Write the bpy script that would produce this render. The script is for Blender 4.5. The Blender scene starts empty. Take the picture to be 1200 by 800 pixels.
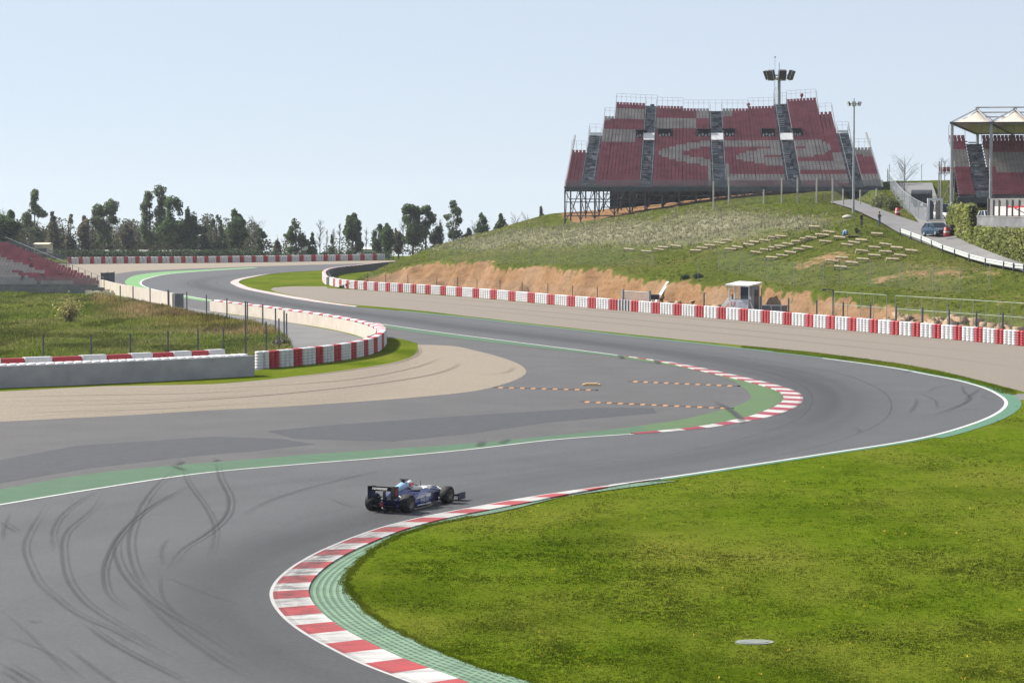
import bpy, bmesh, math, random
import numpy as np
from mathutils import Vector, Matrix, geometry
random.seed(7); RNG = np.random.default_rng(11)
R = math.radians
scene = bpy.context.scene
COL = scene.collection

# ------------------------------------------------------------------ camera
F = 2900.0; CAMH = 10.9; TH = math.atan(150/F); CT, ST = math.cos(TH), math.sin(TH)
cam_d = bpy.data.cameras.new("camera"); cam = bpy.data.objects.new("camera", cam_d); COL.objects.link(cam)
cam.location = (0, 0, CAMH); cam.rotation_euler = (math.pi/2-TH, 0, 0)
cam_d.sensor_width = 36; cam_d.lens = 36*F/1200; cam_d.clip_start = .5; cam_d.clip_end = 9000
scene.camera = cam
def ray(px, py):
    a = px-600; b = 400-py
    return Vector((a, F*CT+b*ST, -F*ST+b*CT))
def G(px, py, z=0.0):                       # a spot on the level ground
    d = ray(px, py); t = (z-CAMH)/d.z
    return Vector((d.x*t, d.y*t, z))
def P(px, py, D):                           # a spot at distance D
    d = ray(px, py); t = D/d.y
    return Vector((d.x*t, D, CAMH+d.z*t))
def project(X, Y, Z):
    dz = Z-CAMH; w = Y*CT-dz*ST
    return 600+F*X/w, 400-F*(Y*ST+dz*CT)/w

# ------------------------------------------------------------------ materials
MATS = {}
KA = .79                                     # overall calibration of the surface colours to the exposure
def kc(c): return tuple(v*KA for v in c)
def nodes_of(m):
    m.use_nodes = True; return m.node_tree.nodes, m.node_tree.links
def mat(name, c, rough=.7, var=.12, scale=3., bump=0., bscale=None, metal=0., c2=None, tint=False, det=4., spec=.5, coat=0., trans=0.):
    """plain procedural surface: colour broken up by noise, optional bump, optional per-leaf tint attribute"""
    c = kc(c); c2 = kc(c2) if c2 else None
    m = bpy.data.materials.new(name); N, L = nodes_of(m); b = N['Principled BSDF']
    b.inputs['Roughness'].default_value = rough; b.inputs['Metallic'].default_value = metal
    b.inputs['Specular IOR Level'].default_value = spec; b.inputs['Coat Weight'].default_value = coat
    tc = N.new('ShaderNodeTexCoord'); nz = N.new('ShaderNodeTexNoise')
    nz.inputs['Scale'].default_value = scale; nz.inputs['Detail'].default_value = det
    L.new(tc.outputs['Object'], nz.inputs['Vector'])
    rp = N.new('ShaderNodeValToRGB'); e = rp.color_ramp.elements
    e[0].position = .3; e[1].position = .7
    lo = c2 if c2 else tuple(v*(1-var*1.6) for v in c); hi = c if c2 else tuple(min(1, v*(1+var)) for v in c)
    e[0].color = (*lo, 1); e[1].color = (*hi, 1)
    L.new(nz.outputs['Fac'], rp.inputs['Fac']); out = rp.outputs['Color']
    if tint:
        at = N.new('ShaderNodeAttribute'); at.attribute_name = 'tint'
        mx = N.new('ShaderNodeMix'); mx.data_type = 'RGBA'; mx.blend_type = 'MULTIPLY'; mx.inputs['Factor'].default_value = 1
        L.new(out, mx.inputs['A']); L.new(at.outputs['Color'], mx.inputs['B']); out = mx.outputs['Result']
    L.new(out, b.inputs['Base Color'])
    if name.startswith('leaf') or name == 'dry_grass':              # leaves let light through
        tr = N.new('ShaderNodeBsdfTranslucent'); L.new(out, tr.inputs['Color']); ms = N.new('ShaderNodeMixShader'); ms.inputs[0].default_value = .55
        L.new(b.outputs[0], ms.inputs[1]); L.new(tr.outputs[0], ms.inputs[2]); L.new(ms.outputs[0], N['Material Output'].inputs['Surface'])
    if bump:
        n2 = N.new('ShaderNodeTexNoise'); n2.inputs['Scale'].default_value = bscale or scale*4; n2.inputs['Detail'].default_value = 3
        L.new(tc.outputs['Object'], n2.inputs['Vector'])
        bp = N.new('ShaderNodeBump'); bp.inputs['Strength'].default_value = bump; bp.inputs['Distance'].default_value = .1
        L.new(n2.outputs['Fac'], bp.inputs['Height']); L.new(bp.outputs['Normal'], b.inputs['Normal'])
    MATS[name] = m; return m

class NT:
    """small helper for larger node trees"""
    def __init__(s, name):
        s.m = bpy.data.materials.new(name); s.N, s.L = nodes_of(s.m); s.b = s.N['Principled BSDF']; MATS[name] = s.m
        s.tc = s.N.new('ShaderNodeTexCoord').outputs['Object']
    def noise(s, scale, det=4., vec=None, stretch=None, rough=.55):
        n = s.N.new('ShaderNodeTexNoise'); n.inputs['Scale'].default_value = scale; n.inputs['Detail'].default_value = det; n.inputs['Roughness'].default_value = rough
        v = vec or s.tc
        if stretch:
            mp = s.N.new('ShaderNodeMapping'); mp.inputs['Scale'].default_value = stretch; s.L.new(v, mp.inputs['Vector']); v = mp.outputs['Vector']
        s.L.new(v, n.inputs['Vector']); return n.outputs['Fac']
    def ramp(s, fac, *stops):
        r = s.N.new('ShaderNodeValToRGB'); e = r.color_ramp.elements
        while len(e) < len(stops): e.new(.5)
        for k, (p, c) in enumerate(stops):
            e[k].position = p; e[k].color = (*(c if isinstance(c, tuple) else (c, c, c)), 1)
        s.L.new(fac, r.inputs['Fac']); return r.outputs['Color']
    def mix(s, a, b, fac, mode='MIX'):
        x = s.N.new('ShaderNodeMix'); x.data_type = 'RGBA'; x.blend_type = mode
        for sock, v in ((x.inputs['A'], a), (x.inputs['B'], b), (x.inputs['Factor'], fac)):
            if isinstance(v, (int, float)): sock.default_value = v
            elif isinstance(v, tuple): sock.default_value = (*v, 1)
            else: s.L.new(v, sock)
        return x.outputs['Result']
    def attr(s, n):
        a = s.N.new('ShaderNodeAttribute'); a.attribute_name = n; return a.outputs['Fac']
    def attrc(s, n):
        a = s.N.new('ShaderNodeAttribute'); a.attribute_name = n; return a.outputs['Color']
    def math(s, op, a, b):
        x = s.N.new('ShaderNodeMath'); x.operation = op
        for k, v in enumerate((a, b)):
            if isinstance(v, (int, float)): x.inputs[k].default_value = v
            else: s.L.new(v, x.inputs[k])
        return x.outputs[0]
    def uv(s): return s.N.new('ShaderNodeUVMap').outputs['UV']
    def col(s, c): s.L.new(c, s.b.inputs['Base Color'])
    def rough(s, v):
        if isinstance(v, (int, float)): s.b.inputs['Roughness'].default_value = v
        else: s.L.new(v, s.b.inputs['Roughness'])
    def bump(s, h, strength=.3, dist=.05):
        b = s.N.new('ShaderNodeBump'); b.inputs['Strength'].default_value = strength; b.inputs['Distance'].default_value = dist
        s.L.new(h, b.inputs['Height']); s.L.new(b.outputs['Normal'], s.b.inputs['Normal'])
    def alpha(s, a): s.L.new(a, s.b.inputs['Alpha'])

# grass (shared by the ground sheet and the tufts so that patches agree)
def grass_mat(name, dark, mid, dry, amount=.5, sc=.13):
    t = NT(name); dark, mid, dry = kc(dark), kc(mid), kc(dry)
    big = t.noise(sc, 3, stretch=(1, .55, 1)); sm = t.noise(1.7, 4, stretch=(1, .6, 1)); fine = t.noise(14, 2)
    c = t.mix(t.ramp(sm, (.32, dark), (.62, mid)), dry, t.ramp(big, (.45-.1*amount, 0.), (.75, .85)))
    pat = t.noise(.16, 4, stretch=(1, .6, 1)); c = t.mix(c, tuple(v*.72 for v in dark), t.ramp(pat, (.50, 0.), (.68, .8)))
    c = t.mix(c, tuple(v*.6 for v in mid), t.ramp(fine, (.45, 0.), (.7, .3)))
    c = t.mix(c, t.attrc('tint'), 1., 'MULTIPLY') if 'tuft' in name else c
    t.col(c); t.rough(.9); t.b.inputs['Specular IOR Level'].default_value = .0
    t.bump(t.mix(fine, sm, .5), .5, .12)
    if 'tuft' in name:
        tr = t.N.new('ShaderNodeBsdfTranslucent'); t.L.new(c, tr.inputs['Color']); ms = t.N.new('ShaderNodeMixShader'); ms.inputs[0].default_value = .5
        t.L.new(t.b.outputs[0], ms.inputs[1]); t.L.new(tr.outputs[0], ms.inputs[2]); t.L.new(ms.outputs[0], t.N['Material Output'].inputs['Surface'])
    return t.m
GD, GM, GY = (.070, .118, .005), (.112, .158, .010), (.175, .178, .030)
grass_mat('grass_turf', GD, GM, GY); grass_mat('grass_tuft', GD, GM, GY)
SD, SM_, SY = (.105, .165, .022), (.20, .24, .04), (.33, .29, .13)
grass_mat('scrub_turf', SD, SM_, SY, .5, .09); grass_mat('scrub_tuft', SD, SM_, SY, .5, .09)

def asphalt(name, c, streak=.2, patch=.14):
    t = NT(name); c = kc(c)
    a = t.noise(.25, 4); b = t.noise(3.0, 5); f = t.noise(6.5, 5, rough=.85)
    col = t.ramp(a, (.3, tuple(v*(1-patch) for v in c)), (.7, tuple(v*(1+patch*.6) for v in c)))
    col = t.mix(col, tuple(v*.6 for v in c), t.ramp(b, (.45, 0.), (.75, streak)))
    col = t.mix(col, tuple(min(1, v*1.7) for v in c), t.ramp(f, (.48, 0.), (.68, .6)))
    col = t.mix(col, tuple(v*.55 for v in c), t.ramp(t.noise(5.1, 5, rough=.9), (.48, 0.), (.66, .7)))
    t.col(col); t.rough(.72); t.b.inputs['Specular IOR Level'].default_value = .42; t.bump(f, .4, .02); return t.m
asphalt('track_asphalt', (.078, .081, .0845)); asphalt('runoff_asphalt', (.086, .084, .083), .35, .2)
asphalt('service_asphalt', (.17, .165, .16), .3, .25); asphalt('road_asphalt', (.20, .197, .195), .3, .2)
def gravel(name, c):
    t = NT(name); c = kc(c); f = t.noise(6, 4, rough=.8); g = t.noise(.5, 4, stretch=(.25, 1.6, 1)); v = t.noise(40, 2)
    col = t.ramp(f, (.3, tuple(x*.68 for x in c)), (.7, tuple(x*1.15 for x in c)))
    col = t.mix(col, tuple(x*.7 for x in c), t.ramp(g, (.5, 0.), (.75, .45)))
    col = t.mix(col, tuple(x*.55 for x in c), t.ramp(t.noise(3.2, 5, rough=.85, stretch=(1, .6, 1)), (.52, 0.), (.70, .75))); col = t.mix(col, tuple(min(1, x*1.3) for x in c), t.ramp(t.noise(4.1, 5, rough=.85), (.55, 0.), (.72, .6)))
    t.col(col); t.rough(.95); t.bump(f, .7, .08)
gravel('gravel', (.285, .24, .18)); gravel('gravel_grey', (.24, .205, .165))
def paint(name, c, wear=.25, under=(.11, .11, .11), rubber=0.):
    t = NT(name); c, under = kc(c), kc(under); w = t.noise(2.2, 6, rough=.7); k = t.noise(.35, 3)
    col = t.ramp(t.noise(1.1, 3), (.3, tuple(v*.85 for v in c)), (.7, c))
    col = t.mix(col, under, t.ramp(w, (.5, 0.), (.78, min(1, wear*2))))
    if rubber: col = t.mix(col, (.04, .04, .045), t.ramp(t.noise(.9, 5, stretch=(.35, 2.2, 1), rough=.7), (.42, 0.), (.7, rubber)))
    t.col(col); t.rough(.6); t.b.inputs['Specular IOR Level'].default_value = .35
paint('white_line', (.72, .72, .70), .25); paint('kerb_white', (.66, .65, .62), .25, (.2, .2, .2), .6); paint('kerb_red', (.46, .055, .055), .2, (.2, .1, .1), .5)
paint('kerb_pink', (.62, .42, .39), .1); paint('green_paint', (.065, .155, .068), .4, (.12, .13, .11), .35); paint('green_bright', (.17, .38, .13), .15)
paint('green_thin', (.085, .22, .13), .4)
paint('kerb_maroon', (.36, .045, .07), .2, (.15, .08, .1), .35)
# green open-cell concrete behind the kerb
t = NT('green_grating'); uv = t.uv()
br = t.N.new('ShaderNodeTexBrick'); br.inputs['Scale'].default_value = 1; br.inputs['Brick Width'].default_value = .34; br.inputs['Row Height'].default_value = .19
br.inputs['Mortar Size'].default_value = .06; br.inputs['Mortar Smooth'].default_value = .3; t.L.new(uv, br.inputs['Vector'])
cell = t.math('SUBTRACT', 1., br.outputs['Fac']); nn = t.noise(1.3, 4)
c = t.mix(t.ramp(nn, (.3, (.085, .165, .10)), (.7, (.145, .245, .155))), (.03, .06, .035), t.math('MULTIPLY', cell, .75)); t.col(c); t.rough(.85); t.bump(br.outputs['Fac'], .9, .08)
# dark rubber laid on the road: alpha from the attribute, broken up by noise
t = NT('tyre_rubber'); nz = t.noise(7, 4, rough=.7)
t.col(t.ramp(nz, (.3, (.025, .025, .028)), (.7, (.045, .045, .048)))); t.rough(.7)
t.alpha(t.math('MULTIPLY', t.attr('alpha'), t.ramp(nz, (.2, .55), (.7, 1.))))

mat('dirt', (.36, .235, .145), .95, .2, .5, .8, 3., c2=(.25, .150, .085))
mat('tyre_white', (.74, .74, .73), .6, .10, 1.5, .15, 8., c2=(.60, .61, .62)); mat('tyre_red', (.50, .028, .04), .55, .1, 1.5, c2=(.38, .02, .03))
mat('tyre_black', (.025, .026, .03), .75, .3, 3.); mat('belt_black', (.016, .017, .022), .7, .3, .8)
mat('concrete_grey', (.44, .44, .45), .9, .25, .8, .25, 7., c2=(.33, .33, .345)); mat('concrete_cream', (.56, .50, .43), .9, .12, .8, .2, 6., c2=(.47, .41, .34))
mat('parapet_grey', (.19, .195, .205), .9, .2, .6, .2, 5.); mat('concrete_wall', (.25, .245, .235), .9, .2, .6, .2, 5.); mat('wood_pale', (.44, .37, .23), .8, .2, 3.); mat('wood_grey', (.36, .33, .28), .85, .2, 3.)
mat('steel', (.33, .35, .37), .5, .12, 2., metal=.5); mat('steel_dark', (.07, .08, .095), .6, .2, 2., metal=.2); mat('galvanised', (.40, .42, .43), .5, .12, 2., metal=.35)
mat('post_dark', (.085, .10, .125), .7, .2, 2.); mat('post_concrete', (.52, .50, .45), .9, .12, 2.); mat('rail_green', (.30, .36, .27), .7, .2, 2.)
mat('paint_white', (.76, .76, .74), .5, .06, 2.); mat('guard_white', (.52, .55, .52), .45, .08, 2.); mat('panel_white', (.86, .86, .84), .5, .04, 1.)
mat('seat_red', (.37, .125, .15), .6, .15, .6); mat('seat_grey', (.44, .405, .38), .65, .15, .6); mat('tread_grey', (.19, .175, .18), .75, .25, .9)
mat('stair_metal', (.30, .335, .37), .5, .45, 1.1, metal=.2, c2=(.06, .075, .095)); mat('shade_dark', (.02, .022, .027), .8, .3, .5)  # the near-black one paints in the shade of entrances and under the stands
mat('fabric_tan', (.62, .57, .50), .8, .05, .6); mat('fabric_cream', (.66, .58, .47), .8, .05, .6)
mat('leaf_pine', (.135, .215, .080), .8, .3, .5, tint=True, spec=.2); mat('leaf_euc', (.18, .245, .115), .7, .3, .5, tint=True, spec=.25)
mat('leaf_brown', (.23, .215, .135), .85, .3, .4, tint=True, spec=.15); mat('leaf_dark', (.085, .125, .060), .8, .3, .5, tint=True, spec=.2)
mat('leaf_ivy', (.37, .39, .11), .6, .35, .9, tint=True, c2=(.18, .22, .05)); mat('leaf_shrub', (.42, .37, .13), .8, .2, 1., tint=True); mat('leaf_bush', (.15, .18, .065), .8, .2, 1., tint=True)
mat('dry_grass', (.36, .345, .225), .9, .2, .4, tint=True, spec=.15)
mat('bark', (.13, .105, .08), .95, .3, 2.); mat('bark_pale', (.30, .26, .22), .95, .2, 2.); mat('twig', (.22, .19, .17), .95, .15, 2.)
mat('race_blue', (.012, .030, .21), .25, .1, 1., spec=.6, coat=.6); mat('race_navy', (.010, .014, .06), .3, .1, 1., coat=.4); mat('race_white', (.78, .78, .78), .3, .03, 1., coat=.4)
mat('race_lightblue', (.32, .50, .68), .3, .05, 1.); mat('carbon', (.012, .012, .014), .45, .3, 3.); mat('tyre_rub', (.018, .018, .019), .8, .3, 4., .2, 20.)
mat('leaf_wood', (.15, .155, .085), .85, .3, .4, tint=True, spec=.1); mat('rim_metal', (.16, .13, .115), .4, .2, 4., metal=.7); mat('helmet_red', (.62, .03, .035), .25, .05, 1., coat=.5); mat('maroon', (.25, .02, .035), .4, .1, 1.)
mat('visor', (.01, .01, .012), .1); mat('tan_floor', (.36, .30, .24), .7, .1, 2.); mat('overall', (.7, .7, .72), .8, .1, 2.)
mat('car_dark', (.02, .05, .09), .3, .05, 1., spec=.4, coat=.25); mat('car_white', (.78, .79, .80), .3, .03, 1., coat=.5); mat('glass_dark', (.012, .028, .045), .25, .1, 1., spec=.35)
mat('lamp_glass', (.8, .8, .78), .15, .05, 1.); mat('plate', (.7, .7, .65), .5, .05, 1.); mat('barrel_red', (.50, .03, .035), .5, .1, 1.5); mat('barrel_white', (.72, .70, .68), .5, .05, 1.)
mat('skin', (.50, .30, .21), .6, .05, 3.); mat('cloth_black', (.018, .018, .022), .9, .2, 4.); mat('jeans', (.045, .085, .17), .9, .15, 4.); mat('hair', (.02, .014, .01), .8, .2, 4.)
mat('cloth_grey', (.06, .065, .08), .9, .15, 4.); mat('bag_blue', (.06, .22, .50), .7, .1, 3.)
mat('hut_white', (.55, .59, .62), .55, .08, 1.5); mat('hut_grey', (.30, .36, .42), .6, .08, 1.5); mat('sign_white', (.70, .70, .74), .6, .03, 1.); mat('sign_red', (.60, .10, .10), .6, .05, 1.); mat('sign_grey', (.42, .45, .55), .6, .05, 1.)
mat('orange_paint', (.42, .21, .085), .65, .15, 2.); mat('black_rubber', (.05, .045, .045), .8, .2, 2.); mat('stone_pale', (.45, .42, .35), .9, .1, 3., .3); mat('cover_concrete', (.21, .24, .21), .85, .12, 3., .2)
mat('tarp', (.035, .045, .055), .6, .25, 1.); mat('lamp_black', (.03, .03, .035), .5, .2, 2.)
mat('roof_white', (.70, .70, .68), .7, .05, .3); mat('roof_cream', (.60, .55, .42), .7, .05, .3); mat('pink_banner', (.74, .66, .64), .7, .05, .6)
# wire netting: real see-through mesh panels
def netting(name, c, cover):
    t = NT(name); n = t.noise(30, 2)
    t.col(t.ramp(n, (.3, c), (.7, tuple(v*1.2 for v in c)))); t.rough(.6); t.alpha(t.ramp(n, (.35, cover*.6), (.65, cover*1.4)))
netting('wire_net', (.25, .27, .28), .045); netting('wire_net_dense', (.16, .18, .20), .45)
# hill surface
t = NT('hill_ground')
sm = t.noise(.9, 5, stretch=(1, .7, 1)); big = t.noise(.09, 4); fine = t.noise(6, 3)
g = t.ramp(sm, (.3, (.048, .068, .011)), (.7, (.088, .102, .020)))
g = t.mix(g, (.135, .122, .042), t.ramp(big, (.45, 0.), (.70, .6)))
g = t.mix(g, (.085, .12, .011), t.ramp(t.noise(.13, 3), (.52, 0.), (.70, .5)))
g = t.mix(g, (.25, .24, .165), t.math('MULTIPLY', t.attr('dry'), t.ramp(sm, (.25, .3), (.6, 1.))))
str_ = t.mix(t.noise(1.5, 7, stretch=(1.5, 1.5, .5), rough=.8), t.noise(.7, 5, stretch=(.4, .4, 2.4), rough=.7), .4)
d = t.ramp(str_, (.3, (.10, .060, .034)), (.48, (.235, .138, .072)), (.72, (.33, .22, .135)))
d = t.mix(d, (.32, .235, .155), t.ramp(t.noise(.12, 3), (.5, 0.), (.7, .45)))
dm = t.math('MINIMUM', t.math('MAXIMUM', t.math('ADD', t.attr('dirt'), t.math('MULTIPLY', t.math('SUBTRACT', sm, .5), 1.3)), 0.), 1.)
t.col(t.mix(g, d, t.ramp(dm, (.35, 0.), (.65, 1.)))); t.rough(.95); t.b.inputs['Specular IOR Level'].default_value = .0; t.bump(t.mix(t.mix(sm, fine, .4), str_, t.math('MULTIPLY', dm, .8)), .9, .7)

# ------------------------------------------------------------------ object helpers
def link(name, me, parent=None, loc=None):
    o = bpy.data.objects.new(name, me); COL.objects.link(o)
    if parent: o.parent = parent
    if loc is not None: o.location = loc
    return o
def tag(o, label=None, cat=None, group=None, kind=None):
    if label: o['label'] = label
    if cat: o['category'] = cat
    if group: o['group'] = group
    if kind: o['kind'] = kind
    return o
def empty(name, loc=(0, 0, 0), rz=0., label=None, cat=None, group=None):
    o = bpy.data.objects.new(name, None); COL.objects.link(o); o.location = loc; o.rotation_euler = (0, 0, rz); o.empty_display_size = .2
    return tag(o, label, cat, group)
def copy_tree(o, parent=None):
    c = o.copy(); COL.objects.link(c)
    if parent: c.parent = parent
    for ch in list(o.children): copy_tree(ch, c)
    return c
class MB:
    def __init__(s): s.v = []; s.f = []; s.m = []
    def add(s, vs, fs, m=0):
        n = len(s.v); s.v += [tuple(v) for v in vs]; s.f += [tuple(i+n for i in f) for f in fs]; s.m += [m]*len(fs); return s
    def box(s, c, d, m=0, rz=0., M=None):
        x, y, z = d[0]/2, d[1]/2, d[2]/2; vs = [Vector((a*x, b*y, e*z)) for e in (-1, 1) for a, b in ((-1, -1), (1, -1), (1, 1), (-1, 1))]
        if M is None: M = Matrix.Rotation(rz, 3, 'Z')
        return s.add([M@v+Vector(c) for v in vs], [(3, 2, 1, 0), (4, 5, 6, 7), (0, 1, 5, 4), (1, 2, 6, 5), (2, 3, 7, 6), (3, 0, 4, 7)], m)
    def beam(s, p, q, w, h=None, m=0, n=4):
        return s.tube([p, q], w/2, n, m) if h is None else s._bar(p, q, w, h, m)
    def _bar(s, p, q, w, h, m):
        p, q = Vector(p), Vector(q); d = (q-p).normalized(); up = Vector((0, 0, 1)) if abs(d.z) < .95 else Vector((0, 1, 0))
        a = d.cross(up).normalized()*w/2; b = a.cross(d).normalized()*h/2; vs = [e+i*a+j*b for e in (p, q) for i, j in ((-1, -1), (1, -1), (1, 1), (-1, 1))]
        return s.add(vs, [(0, 1, 2, 3), (7, 6, 5, 4), (0, 4, 5, 1), (1, 5, 6, 2), (2, 6, 7, 3), (3, 7, 4, 0)], m)
    def tube(s, pts, r, n=6, m=0, cap=True):
        pts = [Vector(p) for p in pts]; k = len(pts); rs = r if hasattr(r, '__len__') else [r]*k; vs = []
        for i, p in enumerate(pts):
            d = (pts[min(i+1, k-1)]-pts[max(i-1, 0)]).normalized(); up = Vector((0, 0, 1)) if abs(d.z) < .9 else Vector((1, 0, 0))
            a = d.cross(up).normalized(); b = a.cross(d)
            vs += [p+rs[i]*(math.cos(2*math.pi*j/n)*a+math.sin(2*math.pi*j/n)*b) for j in range(n)]
        fs = [(i*n+j, i*n+(j+1) % n, (i+1)*n+(j+1) % n, (i+1)*n+j) for i in range(k-1) for j in range(n)]
        if cap: fs += [tuple(range(n))[::-1], tuple((k-1)*n+j for j in range(n))]
        return s.add(vs, fs, m)
    def lathe(s, prof, n=16, c=(0, 0, 0), axis='Z', m=0):
        vs = []
        for r, h in prof:
            for j in range(n):
                a = 2*math.pi*j/n; x, y = r*math.cos(a), r*math.sin(a)
                v = {'Z': (x, y, h), 'Y': (x, h, y), 'X': (h, x, y)}[axis]; vs.append((v[0]+c[0], v[1]+c[1], v[2]+c[2]))
        k = len(prof); fs = [(i*n+j, i*n+(j+1) % n, (i+1)*n+(j+1) % n, (i+1)*n+j) for i in range(k-1) for j in range(n)]
        if axis == 'Y': fs = [f[::-1] for f in fs]
        return s.add(vs, fs, m)
    def loft(s, secs, m=0, cap=True, closed=True):
        n = len(secs[0]); k = len(secs); vs = [p for q in secs for p in q]; e = n if closed else n-1
        fs = [(i*n+j, i*n+(j+1) % n, (i+1)*n+(j+1) % n, (i+1)*n+j) for i in range(k-1) for j in range(e)]
        if cap and closed: fs += [tuple(range(n))[::-1], tuple((k-1)*n+j for j in range(n))]
        return s.add(vs, fs, m)
    def ball(s, c, r, n=12, k=8, m=0):
        rx, ry, rz = r if hasattr(r, '__len__') else (r, r, r)
        vs = [(c[0]+rx*math.sin(math.pi*i/k)*math.cos(2*math.pi*j/n), c[1]+ry*math.sin(math.pi*i/k)*math.sin(2*math.pi*j/n), c[2]-rz*math.cos(math.pi*i/k)) for i in range(k+1) for j in range(n)]
        return s.add(vs, [(i*n+j, i*n+(j+1) % n, (i+1)*n+(j+1) % n, (i+1)*n+j) for i in range(k) for j in range(n)], m)
    def prism(s, poly, h0, h1, m=0):
        n = len(poly); vs = [(x, y, h0) for x, y in poly]+[(x, y, h1) for x, y in poly]
        return s.add(vs, [tuple(range(n))[::-1], tuple(range(n, 2*n))]+[(i, (i+1) % n, n+(i+1) % n, n+i) for i in range(n)], m)
    def build(s, name, mats, parent=None, smooth=False, loc=None):
        me = bpy.data.meshes.new(name); me.from_pydata(s.v, [], s.f)
        for k in (mats if isinstance(mats, (list, tuple)) else [mats]): me.materials.append(MATS[k])
        me.polygons.foreach_set('material_index', s.m)
        if smooth: me.polygons.foreach_set('use_smooth', [True]*len(s.f))
        me.update(); return link(name, me, parent, loc)
def autosmooth(o, deg=40):
    me = o.data; bm = bmesh.new(); bm.from_mesh(me); bmesh.ops.remove_doubles(bm, verts=bm.verts, dist=1e-5); bmesh.ops.recalc_face_normals(bm, faces=bm.faces)
    for f in bm.faces: f.smooth = True
    for e in bm.edges:
        if len(e.link_faces) == 2 and e.calc_face_angle(0) > R(deg): e.smooth = False
    bm.to_mesh(me); bm.free(); return o
def big_mesh(name, V, Fq, mats, parent=None, tint=None, attrs=None, mi=None, smooth=False):
    """mesh straight from arrays; Fq is N x 3 or N x 4"""
    me = bpy.data.meshes.new(name); n, k = Fq.shape
    me.vertices.add(len(V)); me.vertices.foreach_set('co', V.astype(np.float32).ravel())
    me.loops.add(n*k); me.loops.foreach_set('vertex_index', Fq.astype(np.int32).ravel())
    me.polygons.add(n); me.polygons.foreach_set('loop_start', np.arange(0, n*k, k, dtype=np.int32)); me.polygons.foreach_set('loop_total', np.full(n, k, np.int32))
    for q in (mats if isinstance(mats, (list, tuple)) else [mats]): me.materials.append(MATS[q])
    if mi is not None: me.polygons.foreach_set('material_index', mi.astype(np.int32))
    if smooth: me.polygons.foreach_set('use_smooth', np.ones(n, bool))
    me.update(calc_edges=True)
    if tint is not None:
        a = me.attributes.new('tint', 'FLOAT_COLOR', 'POINT'); c = np.ones((len(V), 4), np.float32); c[:, :3] = tint; a.data.foreach_set('color', c.ravel())
    for an, av in (attrs or {}).items():
        a = me.attributes.new(an, 'FLOAT', 'POINT'); a.data.foreach_set('value', av.astype(np.float32))
    return link(name, me, parent)

def cr(pts, step=.15, n=10, closed=False):
    """smooth curve through 2-D points (centripetal Catmull-Rom)"""
    pts = [Vector(p).to_2d() for p in pts]; q = [2*pts[0]-pts[1]]+pts+[2*pts[-1]-pts[-2]]; out = []
    for i in range(1, len(q)-2):
        p0, p1, p2, p3 = q[i-1:i+3]; t0 = 0.; t1 = t0+max(1e-4, (p1-p0).length**.5); t2 = t1+max(1e-4, (p2-p1).length**.5); t3 = t2+max(1e-4, (p3-p2).length**.5)
        for j in range(n):
            t = t1+(t2-t1)*j/n
            a1 = (t1-t)/(t1-t0)*p0+(t-t0)/(t1-t0)*p1; a2 = (t2-t)/(t2-t1)*p1+(t-t1)/(t2-t1)*p2; a3 = (t3-t)/(t3-t2)*p2+(t-t2)/(t3-t2)*p3
            b1 = (t2-t)/(t2-t0)*a1+(t-t0)/(t2-t0)*a2; b2 = (t3-t)/(t3-t1)*a2+(t-t1)/(t3-t1)*a3; out.append((t2-t)/(t2-t1)*b1+(t-t1)/(t2-t1)*b2)
    out.append(pts[-1]); return out
def gcurve(pts, n=10):                       # photo points -> smooth curve on the ground
    return cr([G(x, y).to_2d() for x, y in pts], n=n)
def resample(c, step):
    L = [0.]
    for a, b in zip(c, c[1:]): L.append(L[-1]+(b-a).length)
    k = max(2, int(round(L[-1]/step))); out = []; i = 0
    for j in range(k+1):
        s = L[-1]*j/k
        while i < len(L)-2 and L[i+1] < s: i += 1
        u = (s-L[i])/max(1e-9, L[i+1]-L[i]); out.append(c[i].lerp(c[i+1], min(1, max(0, u))))
    return out
def length(c): return sum((b-a).length for a, b in zip(c, c[1:]))
def at_len(c, s):
    for a, b in zip(c, c[1:]):
        l = (b-a).length
        if s <= l: return a.lerp(b, s/max(l, 1e-9)), (b-a).normalized()
        s -= l
    return c[-1].copy(), (c[-1]-c[-2]).normalized()
def offset(c, d):                            # d > 0: to the left of travel
    out = []
    for i, p in enumerate(c):
        t = (c[min(i+1, len(c)-1)]-c[max(i-1, 0)]).normalized(); out.append(p+Vector((-t.y, t.x))*d)
    return out
def sheet(name, poly, z, m, kind='structure'):
    pts = [Vector((p[0], p[1], z)) for p in poly]; tr = geometry.tessellate_polygon([pts])
    me = bpy.data.meshes.new(name); fs = []
    for a, b, c in tr:
        n = (pts[b]-pts[a]).cross(pts[c]-pts[a]); fs.append((a, b, c) if n.z > 0 else (a, c, b))
    me.from_pydata(pts, [], fs); me.materials.append(MATS[m]); me.update(); return tag(link(name, me), kind=kind)
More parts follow.
